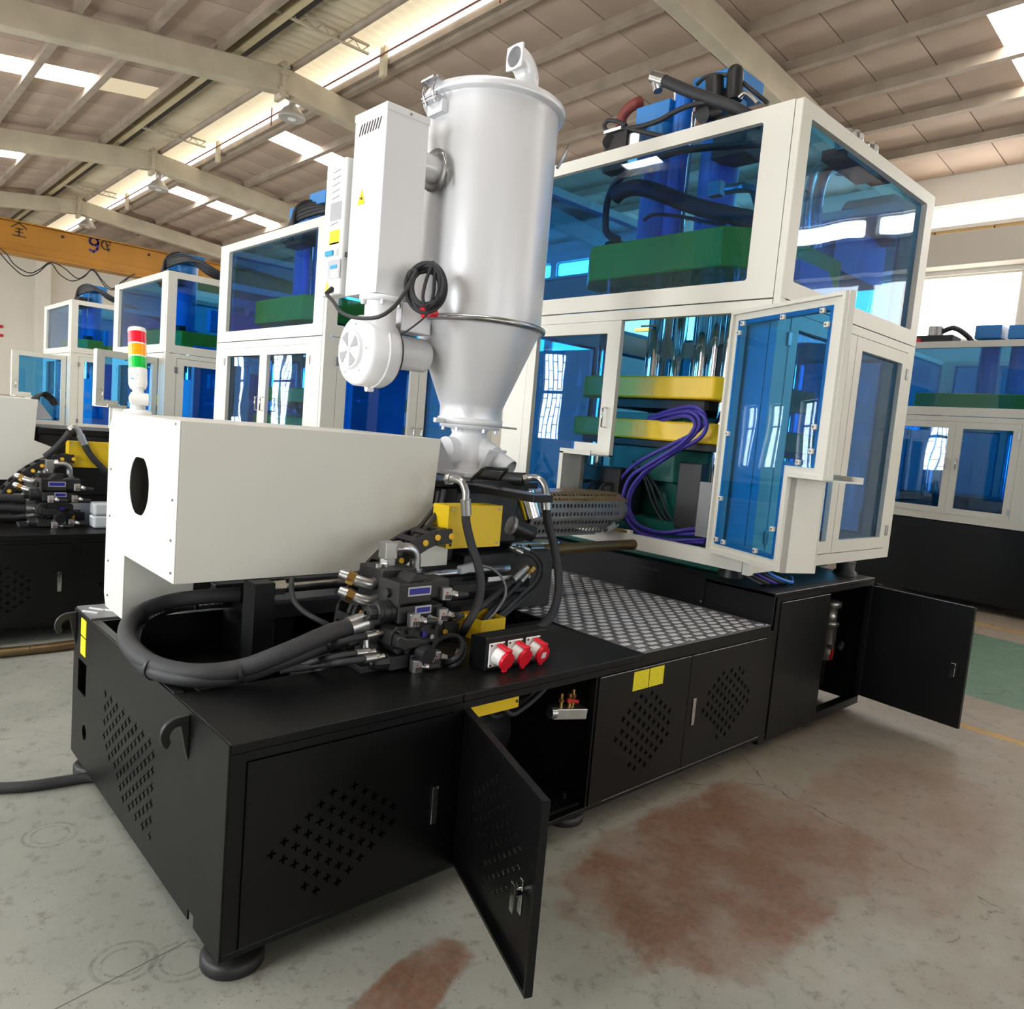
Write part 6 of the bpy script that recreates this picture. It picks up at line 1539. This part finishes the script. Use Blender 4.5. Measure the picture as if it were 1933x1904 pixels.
for i, pts in enumerate(PH):
    n_ = len(pts)
    P = []
    for k, (u_, v_) in enumerate(pts):
        X = 3.12 if k == 0 else 3.06 if k == 1 else 2.99 - 0.012 * i if k < n_ - 2 else 3.02
        P.append(at(u_, v_, X=X))
    solo(MB().tube(P, 0.0125, seg=9), 'mould_hose', 'purple_hose', PLAB[i], 'hose', G3)
for i, (cu, cv, ru, rv, lab) in enumerate(((1336, 1000, 18, 34, 'outer ring of the black hose coil in the open doorway'), (1340, 1005, 12, 26, 'inner ring of the black hose coil in the open doorway'))):
    P = [at(cu + ru * math.cos(t), cv + rv * math.sin(t), X=3.05 + 0.03 * i) for t in [2 * PI * k / 12 for k in range(13)]]
    solo(MB().tube(P, 0.016, seg=8, sub=3), 'coiled_hose', 'rubber', lab, 'hose', 'coiled hoses in the doorway')
WL = ['leftmost black wire hanging inside the open doorway', 'middle black wire hanging inside the open doorway', 'rightmost black wire hanging inside the open doorway']
for i, pts in enumerate((((1195, 870), (1215, 900), (1228, 940), (1245, 975), (1268, 998)), ((1205, 880), (1228, 915), (1240, 950), (1258, 980), (1278, 1000)), ((1218, 885), (1245, 930), (1258, 965), (1275, 985), (1292, 1002)))):
    solo(MB().tube([at(u_, v_, X=3.16 + 0.02 * i) for (u_, v_) in pts], 0.008, seg=6), 'mould_wire', 'rubber', WL[i], 'wire', 'wires in the open doorway')
cl = thing('nozzle_plate', 'cluttered black nozzle block under the lower yellow platen', 'nozzle block', (3.1, 1.3, 1.2))
MB().box(2.96, 3.2, 1.18, 1.62, 1.1, 1.42).build('nozzle_block', 'cast_dark', cl, 0.01)
for k in range(5):
    MB().cyl((2.955, 1.26 + 0.06 * k, 1.18 + 0.03 * (k % 3)), (2.9, 1.25 + 0.06 * k, 1.2 + 0.03 * (k % 3)), 0.016, seg=10).build('nipple', 'zinc', cl)
for k in range(4):
    MB().tube([(2.95, 1.24 + 0.09 * k, 1.32), (2.88, 1.25 + 0.09 * k, 1.30), (2.88, 1.3 + 0.08 * k, 1.18), (2.95, 1.3 + 0.08 * k, 1.12)], 0.011, seg=7).build('jumper_hose', 'rubber', cl)
MB().box(3.02, 3.1, 0.62, 0.78, 1.1, 1.5).build('side_switch', 'black_plastic', cl, 0.008)
MB().box(2.99, 3.02, 0.52, 0.60, 1.08, 1.40).build('cover_strip', 'cable_grey', cl)
MB().box(3.42, 3.6, 0.68, 0.86, 2.03, 2.26).build('upper_switch', 'black_plastic', cl, 0.01)

# things on top of the press
G4 = 'hydraulics on top of the near press'
XT = 3.30
t = thing('top_hose', 'thick printed black hose with silver end slanting across the top of the blue cylinders', 'hose', tuple(at(1245, 152, X=3.15)), G4)
P = [at(1256, 153, X=3.15), at(1300, 172, X=3.15), at(1350, 190, X=3.15), at(1395, 208, X=3.2), at(1440, 235, X=3.3)]
MB().tube(P, 0.036, seg=14).build('hose_body', 'hose_print', t)
MB().cyl(at(1233, 146, X=3.15), at(1256, 153, X=3.15), 0.04, seg=16).cyl(at(1238, 152, X=3.15), at(1242, 172, X=3.15), 0.03, seg=14).build('hose_end', 'zinc', t)
solo(MB().tube([at(1150, 252, X=3.12), at(1182, 243, X=3.12), at(1212, 238, X=3.12), at(1245, 227, X=3.12), at(1272, 212, X=3.12), at(1300, 200, X=3.12), at(1335, 194, X=3.15), at(1375, 200, X=3.2)], 0.016, seg=10), 'top_hose', 'hose_print', 'slim printed black hose arching over the top edge of the near cabin', 'hose', G4)
solo(MB().tube([at(1185, 242, X=3.12), at(1210, 248, X=3.12), at(1240, 255, X=3.14), at(1280, 262, X=3.2)], 0.016, seg=10), 'top_hose', 'rubber', 'short black branch hose dipping behind the top frame of the near cabin', 'hose', G4)
solo(MB().tube([at(1148, 250, X=3.12), at(1141, 238, X=3.12), at(1148, 228, X=3.12), at(1165, 229, X=3.12), at(1182, 237, X=3.12)], 0.014, seg=10), 'top_hose', 'rubber', 'black hose curled in a tight loop above the corner valve', 'hose', G4)
solo(MB().tube([at(1315, 160, X=3.3), at(1332, 146, X=3.3), at(1358, 141, X=3.3), at(1385, 145, X=3.3), at(1410, 162, X=3.35), at(1450, 195, X=3.4)], 0.013, seg=10), 'top_hose', 'hose_print', 'thin printed hose arching highest over the black pump', 'hose', G4)
t = thing('corner_valve', 'grey-black valve with silver cap on the far top corner of the near cabin', 'valve', tuple(at(1165, 285, X=3.1)), G4)
a = at(1142, 255, X=3.1); b = at(1180, 288, X=3.1)
MB().box(3.1, 3.2, b.y, a.y, 3.38, a.z).build('valve_body', 'cast_dark', t, 0.008)
MB().cyl(at(1150, 268, X=3.09), at(1150, 268, X=3.12), 0.045, seg=18).build('valve_cap', 'cast_dark', t)
MB().box(3.08, 3.2, b.y + 0.04, a.y - 0.005, a.z, a.z + 0.02).build('top_bar', 'zinc', t)
MB().box(3.12, 3.26, b.y - 0.09, b.y, 3.38, a.z - 0.03).build('bracket', 'zinc', t)
solo(MB().tube([at(1172, 240, X=3.35), at(1175, 222, X=3.35), at(1186, 206, X=3.35), at(1200, 196, X=3.35), at(1210, 192, X=3.38)], 0.038, seg=14), 'rust_pipe', 'rust_red', 'rust-red bent pipe beside the far blue cylinder head', 'pipe', G4)
t = thing('top_pump', 'black hydraulic pump and valve cluster on the near blue cylinder', 'pump', tuple(at(1370, 200, X=3.25)), G4)
MB().cyl(at(1352, 205, X=3.3), at(1350, 150, X=3.3), 0.06, seg=16).build('pump_body', 'black_satin', t)
MB().cyl(at(1385, 190, X=3.3), at(1388, 138, X=3.3), 0.05, seg=16).ball(at(1388, 138, X=3.3), 0.05).build('accumulator', 'black_satin', t)
MB().cyl(at(1325, 214, X=3.2), at(1350, 208, X=3.3), 0.06, seg=16).build('pump_flange', 'cast_dark', t)
MB().box(3.25, 3.45, 0.72, 0.95, 3.36, 3.62).build('valve_block', 'black_satin', t, 0.01)
MB().cyl(at(1312, 200, X=3.18), at(1313, 185, X=3.18), 0.012, seg=8).build('nipple', 'chrome', t)
MB().tube([at(1395, 184, X=3.25), at(1405, 176, X=3.25), at(1415, 180, X=3.25), at(1430, 195, X=3.25)], 0.014, seg=8).build('fitting', 'zinc', t)
solo(MB().obox(at(1284, 190, X=3.5), (0.2, 1, -0.2), (1, 0, 0), (0, 0.2, 1), 0.05, 0.02, 0.10), 'plastic_bag', 'label_white', 'white plastic bag tied between the two blue cylinders', 'plastic bag', G4, 0.02)
# hoses behind the upper front pane
solo(MB().tube([at(1160, 372, X=3.0), at(1175, 360, X=3.0), at(1205, 354, X=3.0), at(1245, 364, X=3.0), at(1300, 385, X=3.05), at(1360, 402, X=3.1), at(1425, 415, X=3.2)], 0.05, seg=14), 'inner_hose', 'rubber', 'thick dark hose crossing behind the upper front pane of the near cabin', 'hose', 'hoses behind the upper pane')
solo(MB().tube([at(1168, 452, X=3.0), at(1147, 442, X=3.0), at(1143, 415, X=3.0), at(1150, 370, X=3.0), at(1172, 335, X=3.0), at(1225, 305, X=3.0), at(1300, 282, X=3.05), at(1440, 272, X=3.2)], 0.022, seg=10), 'inner_hose', 'rubber', 'slimmer dark hose bending down to the platen behind the upper front pane', 'hose', 'hoses behind the upper pane')
solo(MB().tube([at(1215, 415, X=3.1), at(1235, 405, X=3.1), at(1280, 408, X=3.1), at(1330, 418, X=3.1), at(1370, 426, X=3.15)], 0.011, seg=8), 'inner_hose', 'rubber', 'thin dark hose lying just above the upper platen behind the pane', 'hose', 'hoses behind the upper pane')
t = thing('pane_fitting', 'pale elbow fitting behind the upper front pane near the corner post', 'fitting', tuple(at(1370, 360, X=3.0)))
MB().tube([at(1372, 358, X=3.0), at(1400, 354, X=3.0), at(1422, 358, X=3.05), at(1432, 385, X=3.1)], 0.028, seg=12).build('elbow', 'zinc', t)
MB().box(2.98, 3.04, at(1362, 350, X=3.0).y, at(1340, 350, X=3.0).y, at(1350, 370, X=3.0).z, at(1350, 342, X=3.0).z).build('fitting_block', 'zinc', t, 0.006)
# things behind the side pane
t = thing('suction_pipe', 'pale blue bent suction pipe behind the upper side pane', 'pipe', tuple(at(1535, 450, Y=0.5)))
MB().tube([at(1532, 470, Y=0.5), at(1533, 400, Y=0.5), at(1545, 335, Y=0.5), at(1570, 310, Y=0.5), at(1595, 308, Y=0.55)], 0.06, seg=16).build('pipe_body', 'zinc', t)
MB().cyl(at(1590, 308, Y=0.55), at(1602, 310, Y=0.56), 0.08, seg=16).build('pipe_flange', 'zinc', t)
t = thing('press_motor', 'round grey motor behind the upper side pane', 'motor', (4.35, 0.7, 3.05))
c = at(1655, 420, Y=0.6)
MB().lathe([(0.0, 0.45), (0.16, 0.45), (0.18, 0.47), (0.18, 0.80), (0.0, 0.80)], (c.x, 0, c.z), axis='Y', seg=28).build('motor_body', 'cable_grey', t)
MB().box(min(c.x - 0.2, 4.2), c.x + 0.1, 0.55, 0.85, 2.875, c.z - 0.15).build('motor_stand', 'panel_blue', t)

t = thing('oil_tank', 'bright blue faceted oil tank low behind the upper side pane', 'tank', tuple(at(1530, 540, Y=0.4)))
a = at(1505, 488, Y=0.32); b = at(1575, 560, Y=0.32)
MB().slab([(a.x, b.z), (b.x - 0.1, b.z - 0.1), (b.x, b.z + 0.05), (b.x, a.z - 0.12), (b.x - 0.15, a.z), (a.x, a.z)], [], (0, 0.30, 0), (1, 0, 0), (0, 0, 1), (0, 1, 0), 0.0, 0.2).build('tank_body', 'panel_blue', t, 0.01)
cpn = thing('control_panel', 'tall bright blue control panel standing inside the near cabin', 'panel', (4.3, 1.5, 0.95))
MB().box(4.35, 4.58, 0.9, 1.95, 0.97, 2.30).build('panel_body', 'panel_blue', cpn, 0.01)
MB().box(4.345, 4.35, 0.95, 1.42, 1.02, 2.25).build('panel_door', 'panel_blue', cpn); MB().box(4.345, 4.35, 1.43, 1.9, 1.02, 2.25).build('panel_door', 'panel_blue', cpn)
t = thing('top_couplings', 'row of clear-capped couplings on the top side edge of the near cabin', 'coupling', (3.95, 0.3, 3.38))
for k, (u_, v_) in enumerate(((1598, 247), (1612, 250), (1640, 272))):
    c = at(u_, v_, Y=0.3)
    MB().lathe([(0.05, c.z - 0.12), (0.06, c.z - 0.05), (0.06, c.z - 0.02), (0.045, c.z), (0.0, c.z + 0.01)], (c.x, 0.3, 0), seg=12, smooth=False).build('coupling', 'zinc', t)
MB().box(3.62, 4.12, 0.26, 0.42, 3.36, 3.42).build('coupling_rail', 'black_satin', t)
MB().box(4.1, 4.2, 0.24, 0.36, 3.36, 3.43).build('marker', 'sign_red', t)
t = thing('leg_cluster', 'black round leg and cable bundle between base and cabin', 'cabin foot', (3.6, 0.2, H2))
c = at(1618, 1088, Z=H2)
MB().lathe([(0.075, H2), (0.07, H2 + 0.02), (0.055, H2 + 0.03), (0.06, 0.955)], (c.x, c.y + 0.08, 0), seg=18).build('foot', 'black_satin', t)
MB().lathe([(0.075, H2), (0.06, 0.955)], (3.1, 0.4, 0), seg=18).build('foot', 'black_satin', t)
MB().lathe([(0.075, H2), (0.06, 0.955)], (3.9, 1.8, 0), seg=18).build('foot', 'black_satin', t)
WB = ['first', 'second', 'third', 'fourth', 'fifth']
for k in range(5):
    solo(MB().tube([(2.93 + 0.03 * k, 0.30 - 0.02 * k, 0.99), (2.93 + 0.04 * k, 0.22 - 0.02 * k, 0.93), (3.0 + 0.06 * k, 0.16 - 0.015 * k, 0.885), (3.12 + 0.08 * k, 0.20, 0.882)], 0.010, seg=6), 'base_wire', ('rubber', 'rubber', 'purple_hose', 'rubber', 'deep_blue')[k], '%s wire from the near corner post in the bundle dropping onto the base' % WB[k], 'wire', 'wires under the cabin corner')

# ================================================================== the row of machines behind
def Yat(u_, v_, X): return at(u_, v_, X=X)
x2 = 2.22; n_ = Yat(613, 633, x2); fz_ = Yat(418, 468, x2)
xm2 = at(787, 760, Y=n_.y).x
cabin2 = guard_cabin('cream guard cabin with closed double doors directly behind the pale cover', x2, 2 * xm2 - x2 - 0.03, n_.y, fz_.y, 0.95, n_.z, fz_.z + 0.01, 'plain', detail=True)
press2 = press('blue and yellow press inside the cabin directly behind the pale cover', x2 - 2.81 + 0.05, n_.y - 0.126 + 0.42, 1, fz_.z - 3.377)
x3 = 2.22; n3_ = Yat(312, 665, x3); f3_ = Yat(217, 540, x3)
cabin3 = guard_cabin('cream guard cabin behind the stack light with its door ajar', x3, x3 + 1.85, n3_.y, f3_.y, 0.95, n3_.z, f3_.z + 0.01, 'notch', door_angle=118, detail=False)
press3 = press('blue and yellow press inside the cabin behind the stack light', x3 - 2.81 + 0.05, n3_.y - 0.126 + 0.5, 1, f3_.z - 3.377 - 0.08)
x4 = 2.45; n4_ = Yat(133, 665, x4); f4_ = Yat(84, 580, x4)
cabin4 = guard_cabin('farthest cream guard cabin of the row, with a wide-open door', x4, x4 + 1.85, n4_.y, f4_.y, 0.95, n4_.z, f4_.z + 0.01, 'notch', door_angle=100, detail=False)
press4 = press('blue and yellow press inside the farthest cabin of the row', x4 - 2.81 + 0.05, n4_.y - 0.126 + 0.5, 1, f4_.z - 3.377 - 0.08)
# bundles of hoses over the far cabins
def top_bundle(label, x, y, z, w, cat='hose bundle'):
    t = thing('hose_bundle', label, cat, (x, y, z), 'hose bundles on the far presses')
    for k in range(5):
        MB().tube([(x - 0.25, y + 0.5 - 0.05 * k, z + 0.05), (x - 0.2, y + 0.35, z + 0.25 + 0.03 * k), (x, y + 0.1 * k - 0.1, z + 0.34 + 0.03 * k), (x + 0.25, y - 0.3 + 0.08 * k, z + 0.22), (x + 0.7, y - 0.35 + 0.1 * k, z + 0.02 + 0.03 * k), (x + 1.2, y - 0.4 + 0.1 * k, z - 0.05)], 0.022, seg=7).build('hose', 'rubber', t)
    MB().box(x - 0.25, x - 0.1, y + 0.1, y + 0.45, z, z + 0.2).build('valve', 'black_satin', t, 0.01)
    return t
top_bundle('black hoses heaped over the press behind the pale cover', x2 + 0.6, n_.y + 1.1, fz_.z + 0.0, 0.3)
top_bundle('black hoses heaped over the press behind the stack light', x3 + 0.6, n3_.y + 1.0, f3_.z + 0.0, 0.3)
top_bundle('black hoses heaped over the farthest press', x4 + 0.6, n4_.y + 1.0, f4_.z + 0.0, 0.3)
for (xx, nn_, lab) in ((x2, n_, 'bright blue panel behind the doors of the cabin next to the pale cover'), (x3, n3_, 'bright blue panel inside the cabin behind the stack light'), (x4, n4_, 'bright blue panel inside the farthest cabin')):
    t = thing('control_panel', lab, 'panel', (xx + 0.9, nn_.y + 0.5, 0.96), 'blue panels in the cabins')
    MB().box(xx + 0.42, xx + 0.98, nn_.y + 0.22, nn_.y + 0.30, 0.97, 2.32).build('panel_body', 'panel_blue', t, 0.006)
    MB().box(xx + 0.42, xx + 0.425, nn_.y + 0.30, nn_.y + 0.9, 0.97, 1.9).build('panel_side', 'panel_blue', t)
    MB().box(xx + 0.6, xx + 1.4, nn_.y + 0.24, nn_.y + 0.36, 2.52, 2.78).build('panel_top', 'panel_blue', t)

# base of the second machine
b2 = thing('machine_base', 'black base of the second machine, at the left edge beyond the pale cover', 'machine base', (0.8, 4.3, 0.0))
DX, DY = -0.36, 3.54
MB().box(-1.2, 2.5, DY + 0.03, DY + 1.6, 0.2, 0.66).build('core', 'black_inside', b2)
MB().box(-1.2, 2.5, DY, DY + 1.6, 0.665, 0.70).build('top_plate', 'black_paint', b2, 0.004)
MB().box(-1.2, 2.5, DY, DY + 0.03, 0.645, 0.664).build('top_rail', 'black_paint', b2)
MB().box(-1.2, 2.5, DY + 0.02, DY + 0.05, ZB + 0.02, 0.12).build('bottom_rail', 'black_paint', b2)
for (a, b, vents, lx) in ((-0.32, 0.40, True, 0.339), (0.46, 1.12, True, None), (1.14, 1.80, True, 1.2)):
    hs = vent_holes(a + 0.12, b - 0.2, 0.20, 0.52, 0.074, 0.027, 0.014, 0.0036, hexkeep) if vents else []
    d = MB().punched(a, b, 0.12, 0.642, hs, (0, DY, 0), (1, 0, 0), (0, 0, 1), (0, 1, 0), -0.006, 0.0).build('door', 'black_paint', b2)
    if lx is not None: latch(d, lx, 0.395, DY - 0.006)
for (a, b) in ((-1.2, -0.32), (0.40, 0.46), (1.12, 1.14), (1.8, 2.5)):
    MB().box(a, b, DY, DY + 0.03, 0.12, 0.645).build('stile', 'black_paint', b2)
MB().box(1.9, 4.1, DY + 0.1, DY + 2.3, 0.70, 0.93).build('press_deck', 'black_paint', b2)
MB().box(2.5, 4.1, DY + 0.05, DY + 2.3, 0.12, 0.70).build('press_base', 'black_paint', b2)
for (x, y) in ((-0.6, DY + 0.2), (0.9, DY + 0.2), (2.3, DY + 0.2), (0.9, DY + 1.4), (3.6, DY + 0.3), (3.6, DY + 2.0)):
    MB().lathe([(0.09, 0.0), (0.09, 0.03), (0.05, 0.05), (0.03, 0.2)], (x, y, 0), seg=16).build('levelling_foot', 'cast_dark', b2)
cover2 = injection_cover('pale cover of the second machine cut by the left edge of the picture', -0.87, DY)
jb2 = junction_box('yellow junction box of the second machine beyond the pale cover', -0.63, DY)
chain2 = drag_chain('small distant drag chain with yellow pins left of the second machine valves', -0.60, DY)
mani2 = manifold('distant black valve stack on the second machine at the left edge', -0.43, DY + 0.075)
t = thing('hopper_carriage', 'black carriage tray of the second machine above its yellow box', 'carriage', (0.9, DY + 1.0, 0.8))
MB().box(0.35, 1.3, DY + 0.80, DY + 1.5, 1.30, 1.34).build('carriage_plate', 'black_paint', t)
MB().box(0.36, 0.9, DY + 0.85, DY + 1.4, 0.85, 1.30).build('front_block', 'black_satin', t, 0.01)
MB().box(0.9, 1.7, DY + 0.95, DY + 1.35, 1.0, 1.25).build('barrel_block', 'cast_dark', t, 0.01)
MB().box(0.0, 0.36, DY + 0.8, DY + 1.4, 0.702, 0.8).build('slide_bed', 'cast_dark', t)
YY = DY + 0.55
elbow_hose('distant hose with silver elbow crossing the second yellow box', [at(130, 812, Y=YY), at(138, 807, Y=YY), at(147, 812, Y=YY), at(152, 822, Y=YY)], [at(157, 834, Y=YY), at(165, 850, Y=YY), at(178, 868, Y=YY), at(200, 890, Y=YY)], 0.022, 'rubber', 0.02)
solo(MB().tube([at(131, 815, Y=YY), at(118, 832, Y=YY), at(100, 850, Y=YY), at(85, 862, Y=YY)], 0.022, seg=8), 'distant_hose', 'hose_print', 'straight black hose slanting down from the second machine elbow', 'hose', 'hoses of the second machine')
G5 = 'hoses of the second machine'
for i, (y0_, y1_, r_) in enumerate(((940, 943, 0.028), (958, 960, 0.03), (975, 973, 0.018))):
    P = [(-1.17, DY + 0.7, 0.73), (-0.75, DY + 0.48, 0.76 + 0.03 * (2 - i)), at(-60, y0_ + 4, Y=DY + 0.4), at(0, y0_, Y=DY + 0.4), at(30, y0_ + 1, Y=DY + 0.4), at(48, y1_, Y=DY + 0.4)]
    hose('hydraulic_hose', ('upper', 'middle', 'lowest')[i] + ' of three black hoses at the left edge on the second machine', P, r_, 'rubber', end=at(72, y1_ - 1, Y=DY + 0.4), group=G5)
for i in range(5):
    P = [at(58 + 3 * i, 762, Y=DY + 0.95), at(62 + 3 * i, 752 - i, Y=DY + 0.95), at(75 + 3 * i, 745 - i, Y=DY + 0.98), at(90 + 3 * i, 752, Y=DY + 1.0), at(100 + 2 * i, 764, Y=DY + 1.0)]
    solo(MB().tube(P, 0.01, seg=6), 'loose_cable', 'rubber', '%s of five black cables arching over the second machine cover' % ('leftmost', 'second', 'third', 'fourth', 'rightmost')[i], 'cable', 'cables on the second cover')
for i, (u_, v_, lab) in enumerate(((185, 978, 'lower film-wrapped grey block left on the second machine base'), (186, 963, 'upper film-wrapped grey block left on the second machine base'))):
    c = at(u_, v_, Y=DY + 0.25)
    z0 = 0.702 if i == 0 else 0.79
    solo(MB().box(c.x - 0.04, c.x + 0.09, DY + 0.2, DY + 0.32, z0, z0 + 0.085), 'wrapped_block', 'clear_film', lab, 'block', 'film-wrapped blocks', 0.015)
solo(MB().tube([run_on(at(0, 1232, Z=0.03), at(60, 1226, Z=0.03), 3.0), run_on(at(0, 1232, Z=0.03), at(60, 1226, Z=0.03), 1.4), at(0, 1232, Z=0.03), at(60, 1226, Z=0.03), at(120, 1219, Z=0.03), at(180, 1208, Z=0.03), (0.9, 3.62, 0.03)], 0.03, seg=10), 'floor_hose', 'bronze_rod', 'brown corrugated hose on the floor below the second machine', 'hose')

# machine across the aisle ---------------------------------------------------------
XA = 9.0
ya_c = at(1797, 860, X=XA).y; ya_r = at(1922, 860, X=XA).y
y0r = ya_r - 0.222; y1r = 2 * ya_c - ya_r + 0.21
zkr = at(1700, 972, X=XA).z; zsr = at(1735, 783, X=XA).z; ztr = at(1745, 645, X=XA).z
cabinR = guard_cabin('cream guard cabin with blue panes across the aisle at the right edge', XA, XA + 1.9, y0r, y1r, zkr, zsr, ztr, 'plain', detail=True)
bR = thing('machine_base', 'black base of the machine across the aisle', 'machine base', (XA + 0.9, ya_c, 0.0))
MB().box(XA, XA + 1.95, y0r - 0.3, y1r + 0.1, 0.10, zkr - 0.014).build('base_body', 'black_paint', bR, 0.006)
for y in (y0r - 0.1, y1r - 0.1): MB().lathe([(0.09, 0.0), (0.09, 0.03), (0.05, 0.05), (0.03, 0.1)], (XA + 0.2, y, 0), seg=16).build('levelling_foot', 'cast_dark', bR)
MB().lathe([(0.09, 0.0), (0.09, 0.03), (0.05, 0.05), (0.03, 0.1)], (XA + 1.7, ya_c, 0), seg=16).build('levelling_foot', 'cast_dark', bR)
pR = thing('clamp_press', 'press with two blue cylinder heads in the cabin across the aisle', 'press', (XA + 0.9, ya_c, zkr))
MB().box(XA + 0.3, XA + 1.5, y0r + 0.25, y1r - 0.25, zkr + 0.02, zkr + 0.3).build('bed', 'teal_paint', pR)
for yy in (y0r + 0.45, y1r - 0.45):
    MB().cyl((XA + 0.6, yy, zkr + 0.3), (XA + 0.6, yy, zsr + 0.1), 0.06, seg=18).build('tie_column', 'chrome', pR)
MB().box(XA + 0.35, XA + 1.3, y0r + 0.25, y1r - 0.25, zsr + 0.1, zsr + 0.3).build('top_platen', 'yellow_cast', pR, 0.01)
for (u0, u1, v0) in ((1842, 1892, 614), (1905, 1948, 613)):
    a = at(u0, v0, X=XA + 0.5); b = at(u1, v0, X=XA + 0.5)
    c = MB().cyl((XA + 0.7, (a.y + b.y) / 2, zsr + 0.3), (XA + 0.7, (a.y + b.y) / 2, a.z - 0.1), 0.11, seg=20).build('cylinder', 'blue_paint', pR)
    MB().box(XA + 0.5, XA + 0.85, b.y, a.y, a.z - 0.16, a.z).build('cylinder_head', 'blue_paint', c, 0.01)
t = thing('top_pump', 'small pump with chrome cap on the cabin across the aisle', 'pump', tuple(at(1765, 640, X=XA + 0.3)))
c = at(1765, 636, X=XA + 0.3)
MB().box(XA + 0.15, XA + 0.45, c.y - 0.25, c.y + 0.22, ztr - 0.02, ztr + 0.10).build('pump_base', 'cast_dark', t, 0.01)
MB().cyl((XA + 0.3, c.y, ztr + 0.1), (XA + 0.3, c.y, ztr + 0.22), 0.09, seg=16).build('pump_cap', 'steel', t)
MB().tube([(XA + 0.3, c.y - 0.05, ztr + 0.15), (XA + 0.3, c.y - 0.2, ztr + 0.2), (XA + 0.35, c.y - 0.35, ztr + 0.1), (XA + 0.4, c.y - 0.4, ztr)], 0.03, seg=8).build('pump_hose', 'rubber', t)
MB().box(XA + 0.12, XA + 0.16, c.y + 0.1, c.y + 0.2, ztr, ztr + 0.06).build('tag', 'sign_red', t)

for (xx, nn_, ff_, lab) in ((x3, n3_, f3_, 'black base under the cabin behind the stack light'), (x4, n4_, f4_, 'black base under the farthest cabin of the row')):
    t = thing('machine_base', lab, 'machine base', (xx + 0.9, nn_.y + 0.8, 0.0))
    MB().box(xx - 2.2, xx + 1.4, nn_.y - 0.1, nn_.y + 1.6, 0.1, 0.70).build('base_body', 'black_paint', t, 0.006)
    MB().box(xx + 0.06, xx + 1.4, nn_.y + 0.06, ff_.y - 0.06, 0.70, 0.93).build('press_deck', 'black_paint', t)
    for (a_, b_) in ((xx - 2.0, nn_.y + 0.1), (xx + 1.2, nn_.y + 0.1), (xx - 2.0, nn_.y + 1.4), (xx + 1.2, nn_.y + 1.4)):
        MB().lathe([(0.09, 0.0), (0.09, 0.03), (0.05, 0.05), (0.03, 0.1)], (a_, b_, 0), seg=12).build('levelling_foot', 'cast_dark', t)
